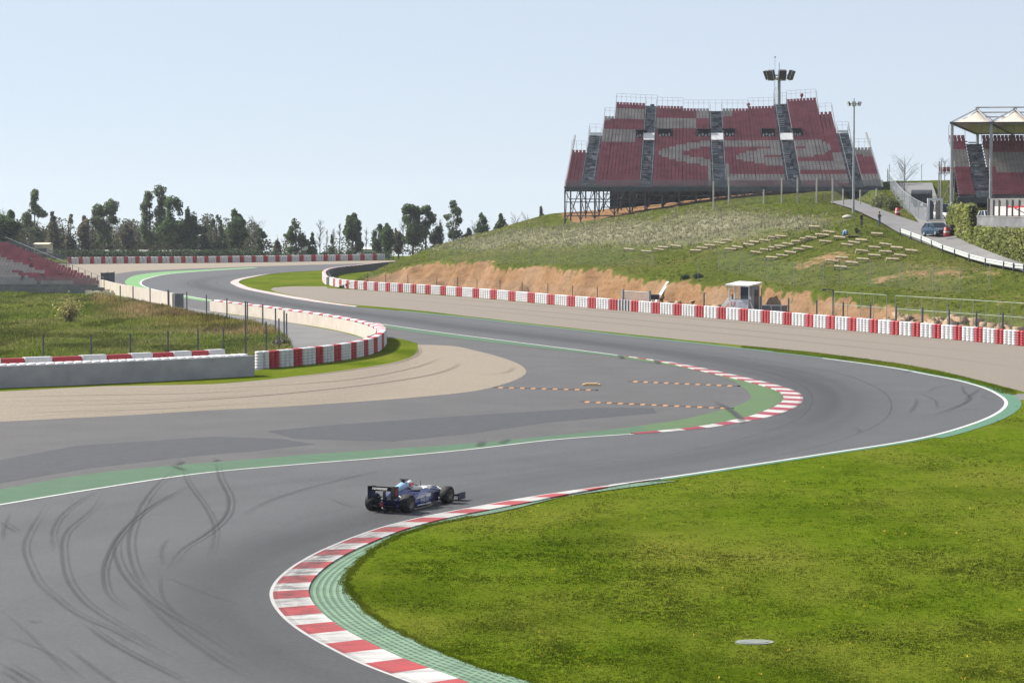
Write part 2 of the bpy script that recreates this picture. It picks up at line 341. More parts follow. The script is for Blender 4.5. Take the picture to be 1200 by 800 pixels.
def strip(name, A, B, zA, zB, mats, slot=None, kind='structure', skirt=None):
    """a band between two curves of equal count; slot(i) picks the material of cell i"""
    b = MB(); n = len(A)
    for i in range(n-1):
        b.add([(A[i].x, A[i].y, zA), (A[i+1].x, A[i+1].y, zA), (B[i+1].x, B[i+1].y, zB), (B[i].x, B[i].y, zB)], [(0, 1, 2, 3)], slot(i) if slot else 0)
        if skirt is not None: b.add([(B[i].x, B[i].y, zB), (B[i+1].x, B[i+1].y, zB), (B[i+1].x, B[i+1].y, skirt), (B[i].x, B[i].y, skirt)], [(0, 1, 2, 3)], slot(i) if slot else 0)
    o = b.build(name, mats); me = o.data; uv = me.uv_layers.new(name='UVMap'); La = [0.]
    for i in range(n-1): La.append(La[-1]+((A[i+1]+B[i+1])/2-(A[i]+B[i])/2).length)
    per = 2 if skirt is not None else 1
    for i in range(n-1):
        w0, w1 = (B[i]-A[i]).length, (B[i+1]-A[i+1]).length; ls = me.polygons[i*per].loop_start
        for k, q in enumerate(((La[i], 0), (La[i+1], 0), (La[i+1], w1), (La[i], w0))): uv.data[ls+k].uv = q
    bm = bmesh.new(); bm.from_mesh(me); up = sum(f.normal.z for f in bm.faces)
    if up < 0: bmesh.ops.reverse_faces(bm, faces=bm.faces)
    bm.to_mesh(me); bm.free()
    return tag(o, kind=kind) if kind else o
def text_mesh(name, body, size, m, parent, M, depth=.004, squeeze=1.):
    cu = bpy.data.curves.new(name, 'FONT'); cu.body = body; cu.size = size; cu.extrude = depth; cu.align_x = 'CENTER'; cu.align_y = 'CENTER'
    tmp = bpy.data.objects.new(name, cu); COL.objects.link(tmp); bpy.context.view_layer.update()
    me = bpy.data.meshes.new_from_object(tmp.evaluated_get(bpy.context.evaluated_depsgraph_get())); bpy.data.objects.remove(tmp)
    me.materials.clear(); me.materials.append(MATS[m]); me.transform(M @ Matrix.Diagonal((squeeze, 1, 1, 1))); o = link(name, me, parent); return o
def pip(x, y, poly):                          # many points in one polygon
    x = np.asarray(x); y = np.asarray(y); ins = np.zeros(x.shape, bool); n = len(poly)
    for i in range(n):
        x0, y0 = poly[i][0], poly[i][1]; x1, y1 = poly[(i+1) % n][0], poly[(i+1) % n][1]
        if y0 == y1: continue
        c = ((y0 > y) != (y1 > y)) & (x < (x1-x0)*(y-y0)/(y1-y0)+x0); ins ^= c
    return ins
def vnoise(x, y, seed=0):                     # smooth value noise on arrays
    xi = np.floor(x).astype(np.int64); yi = np.floor(y).astype(np.int64); u = x-xi; v = y-yi; u = u*u*(3-2*u); v = v*v*(3-2*v)
    def h(a, b): n = (a*374761393+b*668265263+seed*974634777) & 0x7fffffff; n = ((n ^ (n >> 13))*1274126177) & 0x7fffffff; return ((n ^ (n >> 16)) & 0xffff)/65535.
    return (h(xi, yi)*(1-u)+h(xi+1, yi)*u)*(1-v)+(h(xi, yi+1)*(1-u)+h(xi+1, yi+1)*u)*v
# ------------------------------------------------------------------ world and light
w = bpy.data.worlds.new("World"); scene.world = w; w.use_nodes = True; wn, wl = w.node_tree.nodes, w.node_tree.links
sky = wn.new('ShaderNodeTexSky'); sky.sky_type = 'NISHITA'; sky.sun_disc = False
SUN = Vector((-.90, .40, 0)).normalized(); EL = R(41)
sky.sun_elevation = EL; sky.sun_rotation = math.atan2(SUN.x, SUN.y); sky.air_density = 1.0; sky.dust_density = .35; sky.ozone_density = 1.0; sky.altitude = 100
tcw = wn.new('ShaderNodeTexCoord'); va = wn.new('ShaderNodeVectorMath'); va.operation = 'ADD'; va.inputs[1].default_value = (0, 0, .085)
wl.new(tcw.outputs['Generated'], va.inputs[0]); wl.new(va.outputs['Vector'], sky.inputs['Vector'])
mxs = wn.new('ShaderNodeMix'); mxs.data_type = 'RGBA'; mxs.inputs['Factor'].default_value = .62; mxs.inputs['B'].default_value = (4.75, 4.95, 5.45, 1)   # thin veil of high haze
wl.new(sky.outputs['Color'], mxs.inputs['A']); wl.new(mxs.outputs['Result'], wn['Background'].inputs['Color']); wn['Background'].inputs['Strength'].default_value = .079
sl = bpy.data.lights.new('sun', 'SUN'); sl.energy = 4.9; sl.angle = R(.5); sl.color = (1, .94, .86); so = link('sun', sl)
sd = Vector((SUN.x*math.cos(EL), SUN.y*math.cos(EL), math.sin(EL))); so.rotation_euler = sd.to_track_quat('Z', 'Y').to_euler(); so.location = (-60, 40, 80)
scene.view_settings.view_transform = 'Standard'; scene.view_settings.look = 'None'; scene.view_settings.exposure = .98; scene.view_settings.gamma = 1
scene.view_settings.use_curve_mapping = False; scene.cycles.transparent_max_bounces = 48

# ------------------------------------------------------------------ ground sheet: level round the circuit, falling away behind the tree belt
xs = np.array([-1500, -700, -400, -250]+list(range(-200, 201, 25))+[250, 400, 700, 1500.]); ys = np.array([-600, -100, 0]+list(range(25, 651, 25))+[700, 760, 850, 1000, 1300, 1800.])
XX, YY = np.meshgrid(xs, ys); ZZ = -.024*np.clip(YY-640, 0, None)
nx, ny = len(xs), len(ys); i, j = np.meshgrid(np.arange(nx-1), np.arange(ny-1)); a = (j*nx+i).ravel()
tag(big_mesh('ground', np.stack([XX.ravel(), YY.ravel(), ZZ.ravel()], 1), np.stack([a, a+1, a+nx+1, a+nx], 1), 'grass_turf'), kind='structure')

# the air: thin haze over the whole place
hz_ = MB(); hz_.box((0, 600, 2), (3010, 2420, 64)); hz_o = hz_.build('haze', ['steel']); tag(hz_o, kind='stuff'); hm = bpy.data.materials.new('haze_air'); hm.use_nodes = True
for n_ in list(hm.node_tree.nodes):
    if n_.type != 'OUTPUT_MATERIAL': hm.node_tree.nodes.remove(n_)
pv_ = hm.node_tree.nodes.new('ShaderNodeVolumePrincipled'); pv_.inputs['Color'].default_value = (.84, .90, 1, 1); pv_.inputs['Density'].default_value = .00009; pv_.inputs['Anisotropy'].default_value = .2
hm.node_tree.links.new(pv_.outputs[0], hm.node_tree.nodes['Material Output'].inputs['Volume']); hz_o.data.materials.clear(); hz_o.data.materials.append(hm)

# ------------------------------------------------------------------ circuit surfaces (photo points laid on the ground)
right_near = [(620, 860), (500, 806), (480, 798), (430, 779), (385, 757), (350, 736), (330, 718), (321, 703), (321, 690), (333, 674), (360, 655), (400, 636), (450, 618), (500, 605.5), (560, 594), (620, 583), (680, 574), (740, 566), (800, 557.5), (900, 542.5), (975, 531), (1050, 519.5), (1087, 512.5), (1125, 502.5), (1162, 489), (1179, 478), (1181, 470), (1172, 462.5), (1155, 454.5), (1125, 446), (1087, 438.5), (1050, 431.5), (975, 421), (900, 412), (817, 402.5), (733, 393.5), (650, 384), (600, 378.5), (550, 372.5), (500, 367.5), (455, 363), (410, 359), (350, 351), (312, 344), (285, 338.5), (274, 334), (270, 331.5), (275, 328), (295, 323.8), (325, 320), (380, 316.5), (470, 311.5)]
left_near = [(-260, 634), (-120, 612), (0, 592), (120, 572), (240, 554.5), (340, 545.3), (450, 536.5), (550, 527), (650, 515.5), (720, 510.2), (765, 507.4), (800, 504.5), (833, 501), (867, 495.5), (900, 489), (925, 481), (939, 472.5), (941, 466), (935, 459.5), (917, 453), (890, 446), (857, 438.6), (817, 430), (780, 423.5), (730, 416.8), (650, 406.5), (550, 393.8), (500, 387.2), (450, 380), (400, 373.2), (350, 367), (300, 359.5), (250, 352), (210, 345), (185, 340), (170, 335.5), (166, 331), (172, 327), (200, 321), (240, 317.8), (300, 314), (350, 311.8), (400, 310), (470, 308)]
RN = gcurve(right_near, 8); LN = gcurve(left_near, 8)
tr_poly = [G(-260, 860).to_2d()]+LN+list(reversed(RN))
sheet('track', tr_poly, .012, 'track_asphalt')
def area(name, pts, z, m, smooth=True):
    c = gcurve(pts+[pts[0]], 6)[:-1] if smooth else [G(*p).to_2d() for p in pts]
    return sheet(name, c, z, m)
area('runoff', [(-260, 680), (-260, 452), (100, 446), (300, 432), (440, 402), (452, 385), (500, 386), (560, 394), (740, 415), (860, 432), (925, 452), (938, 466), (920, 486), (850, 500), (765, 510), (600, 522), (300, 552), (0, 596)], .004, 'runoff_asphalt', False)
area('far_runoff', [(112, 330), (128, 322), (160, 317.5), (220, 315), (300, 312.2), (400, 309.3), (470, 307.3), (470, 309), (300, 316), (190, 326), (200, 338), (262, 351), (330, 362), (330, 372), (220, 364), (150, 350), (115, 338)], .004, 'runoff_asphalt', False)
area('far_gravel', [(40, 322), (40, 309.5), (200, 308.3), (350, 306.6), (475, 305), (475, 307.3), (400, 309.3), (300, 312.2), (220, 315), (160, 317.5), (128, 322), (112, 330), (60, 330)], .008, 'gravel', False)
area('inner_gravel', [(-260, 462), (0, 458.5), (120, 452.5), (250, 450), (300, 446), (350, 440.5), (400, 435), (450, 427), (478, 421), (490, 414), (490, 404), (525, 405), (560, 411.5), (600, 423), (616, 433), (612, 441), (590, 450), (550, 459), (475, 466.5), (400, 472), (325, 477), (250, 480.5), (150, 486.5), (0, 494), (-260, 505)], .008, 'gravel')
area('corner_grass', [(-260, 456), (0, 452), (150, 445), (300, 434), (400, 419), (440, 408), (455, 396), (470, 397), (489, 402), (491, 414), (478, 421), (450, 427), (400, 435), (350, 440.5), (300, 446), (250, 450), (120, 452.5), (0, 458.5), (-260, 462)], .010, 'grass_turf', False)
area('outer_gravel', [(317, 339.5), (320, 337), (340, 335.5), (382, 335.5), (384, 337.5), (450, 341.5), (550, 348.5), (650, 357.5), (800, 368.5), (900, 377.5), (1000, 387.5), (1200, 405.5), (1320, 416), (1320, 476), (1200, 459), (1150, 446), (1100, 434), (1050, 425), (1000, 418.3), (950, 412), (870, 404.6), (800, 398), (700, 387.5), (600, 376.5), (500, 364.7), (462, 361), (405, 356.3), (360, 350), (325, 342.5)], .004, 'gravel_grey', False)
area('service_road', [(150, 352), (200, 355), (250, 366), (330, 376), (400, 389), (432, 398), (440, 404), (420, 408), (345, 414), (338, 401), (330, 388), (262, 373), (200, 364), (150, 358)], .006, 'service_asphalt', False)
area('service_path', [(1176, 462), (1230, 460), (1320, 462), (1320, 470), (1230, 467), (1182, 469)], .006, 'service_asphalt', False)
# old tarmac patches on the run-off
area('asphalt_patch', [(-30, 545), (0, 539), (90, 522), (250, 511.5), (330, 514), (370, 520.5), (300, 528), (220, 535), (100, 549), (0, 566), (-60, 577)], .008, 'track_asphalt', False)
area('asphalt_patch', [(312, 505), (400, 497), (560, 486), (700, 477.5), (765, 478), (770, 484), (640, 495), (560, 507), (460, 517), (345, 514)], .008, 'track_asphalt', False)
mat('patch_asphalt', (.048, .051, .060), .85, .12, 1.5, .3, 40.)
for o in COL.objects:
    if o.name.startswith('asphalt_patch'): o.data.materials[0] = MATS['patch_asphalt']
# green painted run-off inside the kerb and along the outside of the near bend
gtop = [(-260, 612), (-120, 591), (0, 573.5), (100, 556), (200, 545.5), (280, 539.5), (360, 532.7), (450, 526.5), (550, 519.6), (617, 513.5), (683, 507), (750, 499), (800, 491.5), (833, 483.5), (857, 477.5), (872, 472), (880, 465), (874, 457), (860, 447.2), (833, 438), (783, 428), (717, 417.8), (650, 409.8), (550, 398.4), (500, 391.6), (450, 384), (425, 380.2)]
gbot = left_near[:left_near.index((450, 380))+1]+[(425, 376.8)]
area_poly = gcurve(gtop, 8)+list(reversed(gcurve(gbot, 8)))
sheet('green_verge', area_poly, .016, 'green_paint')
paint('green_worn', (.090, .175, .050), .4, (.09, .12, .07), .4)
sheet('apex_verge', gcurve(gtop[gtop.index((750, 499)):gtop.index((717, 417.8))+1], 8)+list(reversed(gcurve(gbot[gbot.index((765, 507.4)):gbot.index((730, 416.8))+1], 8))), .018, 'green_worn')
area('far_green_verge', [(248, 351.6), (205, 344), (180, 339), (168, 334.5), (165, 331), (172, 326.8), (200, 320.8), (240, 317.6), (300, 313.9), (300, 313.3), (240, 316), (190, 318.7), (160, 322.5), (148, 328), (147, 332), (156, 337), (180, 342.5), (215, 349), (245, 353.2)], .016, 'green_bright')
t = NT('kerb_scuff'); nz = t.noise(1.6, 6, rough=.8, stretch=(1, 1.6, 1)); t.col(t.ramp(nz, (.3, (.03, .03, .033)), (.7, (.05, .05, .05)))); t.rough(.75); t.alpha(t.math('MULTIPLY', t.attr('alpha'), t.ramp(nz, (.38, .05), (.62, .85))))
# lines and kerbs
def line(name, curve, d0, d1, z, m, step=.8):
    c = resample(curve, step); return strip(name, offset(c, d0), offset(c, d1), z, z, [m])
def sub(curve, a, b):                        # the run of a curve between two photo points
    pa, pb = G(*a).to_2d(), G(*b).to_2d(); ia = min(range(len(curve)), key=lambda k: (curve[k]-pa).length); ib = min(range(len(curve)), key=lambda k: (curve[k]-pb).length)
    return curve[ia:ib+1] if ia < ib else list(reversed(curve[ib:ia+1]))
line('white_line', sub(LN, (-260, 634), (765, 507)), 0, .17, .020, 'white_line')
line('white_line', sub(LN, (730, 417), (400, 374)), 0, .2, .020, 'white_line')
line('white_line', sub(LN, (250, 352), (300, 314)), 0, .32, .020, 'white_line')
line('white_line', sub(RN, (720, 569), (1000, 419)), .02, .22, .020, 'white_line')
line('white_line', sub(RN, (1000, 419), (500, 367)), .02, .13, .020, 'green_thin')
line('green_line', sub(RN, (740, 566), (900, 412)), -.32, .02, .016, 'green_thin'); line('green_line', sub(RN, (900, 412), (462, 364)), -.55, .02, .016, 'green_thin')
# outside corner: the wide green edge beyond the white line
line('green_line', sub(RN, (1087, 512), (1110, 443)), -.75, -.32, .016, 'green_thin')
# inner kerb at the far apex: red and white, green behind it
def kerb(name, outer, wfun, stripe, mats, h=.07, first=0, side=1):
    c = resample(outer, .25); n = len(c); A, B, acc = [], [], []
    s = 0
    for i, p in enumerate(c):
        t = (c[min(i+1, n-1)]-c[max(i-1, 0)]).normalized(); nrm = Vector((-t.y, t.x))*side; wd = wfun(i/(n-1)); A.append(p); B.append(p+nrm*wd)
    k = max(1, int(round(stripe/.25)))
    return strip(name, A, B, .026, .026+h, mats, lambda i: (i//k+first) % 2, skirt=.0)
apex = sub(LN, (745, 508.5), (735, 417.3))
o = kerb('apex_kerb', apex, lambda u: 1.15*min(1, .25+3.2*min(u, 1-u)), 1.75, ['kerb_maroon', 'kerb_white'], .05, 0, 1)
near_c = sub(RN, (620, 860), (770, 561.8)); 
o = kerb('near_kerb', near_c, lambda u: 1.02*min(1, max(.2, 6*(1-u))), 1.55, ['kerb_white', 'kerb_red'], .045, 0, -1)
line('white_line', near_c, .0, .10, .022, 'white_line', .4)
kd = resample(near_c, .5); kn = len(kd); V, Q_, A_ = [], [], []
for i_, p_ in enumerate(kd):                  # rubber scrubbed onto the kerb where cars clip it
    t_ = (kd[min(i_+1, kn-1)]-kd[max(i_-1, 0)]).normalized(); n_ = Vector((t_.y, -t_.x)); u = i_/(kn-1); s_ = math.exp(-((u-.50)/.22)**2)*.95
    for w_, a2 in ((.0, .35), (.35, 1.), (.7, .8), (1.0, .15)): q_ = p_+n_*w_; V.append((q_.x, q_.y, .030+.045*w_)); A_.append(s_*a2)
    if i_: b_ = (i_-1)*4; Q_ += [(b_+k_, b_+4+k_, b_+5+k_, b_+1+k_) for k_ in range(3)]
o = big_mesh('kerb_rubber', np.array(V), np.array(Q_), 'kerb_scuff' if 'kerb_scuff' in MATS else 'tyre_rubber', attrs={'alpha': np.array(A_)}); tag(o, kind='structure')
# green open concrete cells behind the near kerb
cc = resample(near_c, .5); gi = gcurve([(690, 850), (660, 812), (625, 800), (576, 787), (527, 770), (479, 747), (440, 727), (422, 711), (407, 693), (405, 677), (422, 655), (445, 637.5), (481, 621.5), (527, 610.5), (592, 599), (650, 584.5), (700, 575), (745, 566)], 8)
gA = offset(cc, -1.0); gB = []
for k, p in enumerate(gA):                    # meet the grass edge square across
    q = min(gi, key=lambda z: (z-p).length); gB.append(q)
def smooth(c, n=3):
    for _ in range(n): c = [c[0]]+[(c[k-1]+c[k]*2+c[k+1])/4 for k in range(1, len(c)-1)]+[c[-1]]
    return c
gB = smooth(gB, 6); strip('kerb_grating', gA, gB, .03, .03, ['green_grating'])
gB_edge = gB
# far inner kerb and its pale paint
fk = sub(RN, (470, 311), (412, 359.5)) if False else sub(RN, (325, 320), (412, 359.5))
kerb('far_kerb', list(reversed(fk)) if (fk[0]-G(412, 359.5).to_2d()).length < 1 else fk, lambda u: 1.3*min(1, .3+4*min(u, 1-u)), 3.0, ['kerb_pink', 'kerb_white'], .06, 0, 1 if (fk[0]-G(412, 359.5).to_2d()).length < 1 else 1)

# ------------------------------------------------------------------ rubber on the road: racing line and skid marks (thin sheets, real deposits)
def rubber(name, curves, z):
    """curves: (ground curve, width, strength); soft edges through the alpha attribute"""
    V, Q, A = [], [], []
    for c, wd, s in curves:
        z += .0009; n = len(c); prof = wd if isinstance(wd, list) else None; off = prof or [(-.5, 0.), (-.22, 1.), (.22, 1.), (.5, 0.)]; K_ = len(off); wd = 1. if prof else wd; b = len(V); L = length(c); acc = 0
        for i, p in enumerate(c):
            if i: acc += (p-c[i-1]).length
            t = (c[min(i+1, n-1)]-c[max(i-1, 0)]).normalized(); nn = Vector((-t.y, t.x)); fade = min(1, acc/(L*.28), (L-acc)/(L*.28)) if L else 0
            for o, a_ in off: q = p+nn*o*wd; V.append((q.x, q.y, z)); A.append(a_*s*fade)
        for i in range(n-1):
            for k in range(K_-1): Q.append((b+i*K_+k, b+(i+1)*K_+k, b+(i+1)*K_+k+1, b+i*K_+k+1))
    o = big_mesh(name, np.array(V), np.array(Q), 'tyre_rubber', attrs={'alpha': np.array(A)}); return tag(o, kind='structure')
def g6(pts): return resample(gcurve([(x/2.5, 480+y/2.5) for x, y in pts], 6), .5)
sk = []
for pts, s in [([(137, 275), (85, 355), (68, 405), (88, 470), (118, 520), (200, 590)], .5), ([(300, 230), (205, 285), (155, 345), (155, 420)], .5), ([(520, 168), (440, 240), (385, 340), (375, 400), (395, 480), (450, 570)], .65),
               ([(568, 215), (430, 290), (345, 370), (312, 430), (300, 480), (320, 550), (390, 600)], 1.0), ([(380, 340), (340, 380), (335, 430), (370, 500), (460, 580), (560, 640), (700, 730)], .7), ([(300, 245), (270, 290), (190, 360), (180, 430), (200, 510), (260, 580), (390, 660), (560, 760)], .6),
               ([(535, 165), (545, 210), (600, 290), (625, 345), (620, 400), (605, 445)], .55), ([(632, 150), (640, 200), (668, 265), (655, 315), (600, 365), (530, 410), (480, 480)], .85), ([(480, 480), (470, 500), (480, 560), (540, 620)], .4),
               ([(1180, 165), (1040, 195), (900, 230), (780, 270), (700, 315)], .55), ([(480, 490), (600, 540), (720, 580)], .3), ([(0, 330), (45, 362)], .6), ([(30, 300), (10, 350), (8, 390)], .4), ([(230, 620), (330, 690), (460, 760), (560, 810)], .7), ([(120, 520), (220, 600), (330, 650), (480, 730)], .5),
               ([(0, 745), (60, 780), (110, 810)], .6), ([(0, 765), (40, 790), (70, 815)], .5), ([(80, 620), (110, 626)], .9), ([(0, 660), (130, 710), (260, 800)], .35), ([(180, 690), (300, 780), (380, 840)], .45), ([(970, 265), (1035, 292)], .5), ([(400, 540), (500, 640), (640, 740), (760, 810)], .5),
               ([(500, 370), (470, 410), (475, 460)], .4), ([(0, 590), (60, 640), (160, 740), (220, 810)], .3)]:
    sk.append((g6(pts), .17, s*.75)); 
    if s >= .5: sk.append((offset(g6(pts), .16+.1*random.random()), .11, s*.5))
def g5(pts): return resample(gcurve([(900+x/4, 380+y/4) for x, y in pts], 6), .6)
for pts, s in [([(908, 285), (915, 315), (945, 350), (900, 380), (820, 410), (740, 435)], .8), ([(1000, 295), (960, 325), (930, 350), (915, 370)], .6), ([(740, 320), (800, 295), (880, 280)], .4), ([(700, 345), (685, 385), (660, 420)], .6), ([(790, 420), (900, 405), (1080, 395)], .45), ([(1080, 360), (1000, 340), (1060, 330)], .4), ([(430, 210), (460, 213)], .8), ([(625, 230), (680, 218)], 1.), ([(700, 320), (780, 360), (790, 400)], .4), ([(380, 480), (430, 500), (410, 515)], .4)]:
    sk.append((g5(pts), .26, s*.7))
for pts, s in [([(835, 470), (852, 479), (868, 492), (870, 499)], .8), ([(725, 416), (730, 421)], .9), ([(767, 422), (772, 427)], .8), ([(560, 524), (566, 517)], .6), ([(585, 521), (597, 514)], .5)]: sk.append((resample(gcurve(pts, 5), .4), .5, s))
for pts, s in [([(200, 545), (216, 552)], .7), ([(206, 546), (213, 540)], .7), ([(249, 541), (256, 538)], .8)]: sk.append((resample(gcurve(pts, 5), .4), .4, s*.8))
rubber('skid_marks', sk, .034)
# skids across the green verge sit on top of it; ruts in the gravel are separate
rl = []
mid = resample(gcurve([(-40, 800), (60, 730), (140, 690), (230, 660), (330, 640), (430, 607), (540, 583), (680, 556), (800, 540), (900, 520), (975, 493), (990, 467), (970, 450), (930, 436), (860, 424), (780, 412), (650, 396), (540, 383), (460, 372), (380, 362), (310, 351), (272, 343), (240, 336), (235, 330), (250, 326), (300, 320), (360, 315)], 8), 1.2)
rl.append((mid, [(-4.2, 0.), (-3, .06), (-2, .12), (-1.2, .20), (-.6, .38), (0, .32), (.6, .42), (1.2, .30), (2.2, .13), (3.2, .07), (4.4, 0.)], 1.))
inn = resample(gcurve([(640, 900), (470, 812), (370, 772), (300, 725), (288, 695), (310, 668), (360, 643), (430, 618), (520, 598), (620, 578)], 8), .8)
rl.append((inn, [(-2.2, 0.), (-1.3, .10), (-.5, .26), (.1, .28), (.7, .40), (1.5, .32), (2.6, .12), (4.2, 0.)], 1.))
out = resample(gcurve([(-200, 700), (0, 640), (150, 600), (300, 575), (450, 560), (600, 545), (760, 527), (880, 511)], 8), 1.2)
rl.append((out, [(-2.4, 0.), (-1.4, .07), (-.8, .03), (.6, .05), (1.3, .10), (2.6, 0.)], 1.))
ap = resample(gcurve([(800, 512), (880, 504), (935, 492), (962, 474), (952, 456), (915, 442), (860, 431), (790, 419)], 8), .8)
rl.append((ap, [(-1.6, 0.), (-.6, .22), (.2, .18), (.8, .26), (1.6, .14), (2.8, 0.)], 1.))
for d_ in (-2.6, 1.9): rl.append((offset(mid, d_), .13, .4))          # paving seams
rubber('racing_line', rl, .030)
# tyre ruts pressed into the gravel
V = []
t = NT('gravel_rut'); t.col(t.ramp(t.noise(8, 3), (.3, (.15, .12, .095)), (.7, (.22, .18, .14)))); t.rough(.95); t.alpha(t.attr('alpha'))
ruts = []
for k in range(26):
    f = k/25.; pts = [(-60, 462+f*38), (120, 456+f*30+1.2*math.sin(k*2.1)), (250, 452+f*28), (350, 443+f*32), (430, 434+f*33), (500-12*f, 418+f*42)]; ruts.append((resample(gcurve(pts, 5), 1.), .3, .16+.18*random.random()))
for pts, s in [([(0, 476), (150, 473), (300, 464), (420, 452), (500, 440), (533, 430), (538, 424)], .8), ([(200, 458), (300, 453), (400, 446), (480, 432), (520, 419)], .55), ([(0, 465), (120, 463), (250, 460), (330, 455)], .5), ([(0, 484), (160, 480), (330, 471)], .35), ([(560, 440), (590, 437), (603, 430)], .3), ([(250, 451), (350, 441.5), (450, 428), (480, 420.5), (491, 413), (490, 405)], .6), ([(0, 470), (200, 468), (330, 460)], .3)]:
    ruts.append((resample(gcurve(pts, 6), .8), .55, s))
o = rubber('gravel_ruts', ruts, .012); o.data.materials[0] = MATS['gravel_rut']
o = rubber('gravel_ruts', [(resample(gcurve(pts, 6), 1.5), 1.2, s) for pts, s in [([(420, 347), (600, 362), (800, 380), (1000, 399), (1250, 422)], .25), ([(500, 357), (700, 377), (900, 396), (1100, 418), (1250, 440)], .2), ([(450, 344), (700, 364), (900, 381), (1250, 412)], .35)]], .010); o.data.materials[0] = MATS['gravel_rut']
# ------------------------------------------------------------------ the hill: smooth surface through surveyed points, cut away along the barrier
ctl = []
for x, y, D in [(460,316,356),(500,314,345),(550,314,334),(600,314,324),(650,314,313),(700,315,303),(750,320,292),(800,325,281),(850,330,270),(900,338,259),(950,346,250),(1000,354,241),(1050,362,233),(1100,370,226),(1150,377,219),(1200,384,212),(1280,395,203),
    (500,300,372),(500,292.5,392),(550,292,362),(550,280,388),(600,290,352),(600,272,378),(650,290,342),(650,268,368),(700,290,330),(700,266,358),(750,290,318),(750,261,350),(800,300,302),(800,270,330),(800,247,356),
    (850,300,292),(850,270,322),(850,241,354),(900,300,282),(900,270,306),(900,238,350),(950,295,278),(950,270,300),(950,237.5,345),(1000,325,254),(1000,300,266),(1000,268,284),(1000,248,316),
    (1050,330,247),(1050,305,262),(1055,275.5,285),(1100,340,238),(1100,310,251),(1100,292,263),(1150,350,230),(1150,325,240),(1150,309,249),(1200,365,218),(1200,345,226),(1200,319,236),(1260,335,225),
    (1030,266,286),(1060,262,295),(1097,275,279),(1150,292,259),(1200,308,244),(1260,325,229),(990,239,342),(1030,251,310),(600,263.5,402),(640,251,402),(662,262.5,382),
    (1065,212,400),(1090,212,395),(1050,232,345),(1085,240,335),(1040,213,398),(1120,225,380)]:
    p = P(x, y, D); ctl.append((p.x, p.y, p.z))
ctl += [(-26, 345, -.3), (-26, 375, -.6), (-26, 410, -.8), (-26, 450, -1), (-14, 430, 2.5), (-12, 470, 2), (-2, 430, 6.2), (5, 450, 7), (12, 400, 11.0), (22, 410, 12.2), (35, 415, 13.5), (52, 420, 14.5), (70, 440, 16), (30, 470, 11), (60, 480, 13), (100, 470, 15.5), (100, 420, 15.5), (95, 330, 9.5), (110, 250, 5.5), (110, 290, 7.5), (80, 230, 3.5)]
ctl = np.array(ctl)
def tps(r): return np.where(r > 1e-9, r*r*np.log(np.maximum(r, 1e-9)), 0.)
_c = ctl[:, :2]/50.; n = len(_c); K = tps(np.linalg.norm(_c[:, None]-_c[None], axis=2))+np.eye(n)*.004; Pm = np.c_[np.ones(n), _c]
_w = np.linalg.solve(np.block([[K, Pm], [Pm.T, np.zeros((3, 3))]]), np.r_[ctl[:, 2], 0, 0, 0])
def smooth_z(X, Y):
    q = np.stack([np.ravel(X), np.ravel(Y)], 1)/50.; out = np.empty(len(q))
    for s in range(0, len(q), 20000):
        k = q[s:s+20000]; out[s:s+20000] = tps(np.linalg.norm(k[:, None]-_c[None], axis=2))@_w[:n]+_w[n]+k@_w[n+1:]
    return out.reshape(np.shape(X))
bar_pts = [(470, 312.5), (440, 315.5), (416, 318.6), (398, 320.5), (387, 322.5), (380.5, 326), (380.5, 330), (384, 333.6), (392, 336), (410, 338.5), (450, 341.5), (500, 344.6), (550, 348.5), (600, 352.8), (650, 357.4), (700, 361.8), (750, 366), (800, 370.2), (850, 374.4), (900, 378.8), (950, 383.4), (1000, 388), (1050, 392.5), (1100, 396.8), (1150, 401.3), (1200, 405.8), (1320, 417)]
BAR = gcurve(bar_pts, 6)
_front = [p for p in BAR if p.y < 352]
def dist_behind(X, Y):
    X = np.asarray(X, float); Y = np.asarray(Y, float); best = np.full(X.shape, 1e9); sg = np.ones(X.shape)
    f = _front[::3]+[_front[-1]]
    for a, b in zip(f, f[1:]):
        d = b-a; l2 = d.length_squared
        if l2 < 1e-9: continue
        t = np.clip(((X-a.x)*d.x+(Y-a.y)*d.y)/l2, 0, 1); q = np.hypot(X-a.x-t*d.x, Y-a.y-t*d.y); cross = d.x*(Y-a.y)-d.y*(X-a.x)
        m = q < best; best = np.where(m, q, best); sg = np.where(m, np.sign(cross), sg)
    return best*sg
def hill_z(X, Y, rough=True):
    X = np.asarray(X, float); Y = np.asarray(Y, float); zs = smooth_z(X, Y); d = dist_behind(X, Y)
    gap = 4.2+1.2*(vnoise(X*.08, Y*.08, 3)-.5)*2
    ero = 2.4*(vnoise(X*.35+Y*.12, Y*.1, 5)-.5)+2.0*(vnoise(X*.9, Y*.45, 6)-.5) if rough else 0
    zc = .03+np.clip((d-gap+ero), 0, None)*1.05+(.18*vnoise(X*.9, Y*.9, 9)*np.clip((d-1.5)/2, 0, 1) if rough else 0)
    z = np.where(d < 40, np.minimum(zs, zc), zs); return z, (zs-zc)*(d < 40)-(d >= 40)*5, d
st = .8; gx = np.arange(-46, 118, st); gy = np.arange(196, 486, st); X, Y = np.meshgrid(gx, gy); Z, cut, dd = hill_z(X, Y)
Z += (.16*(vnoise(X*.45, Y*.45, 21)-.5)+.10*(vnoise(X*1.1, Y*1.1, 22)-.5))*np.clip((dd-6)/6, 0, 1)
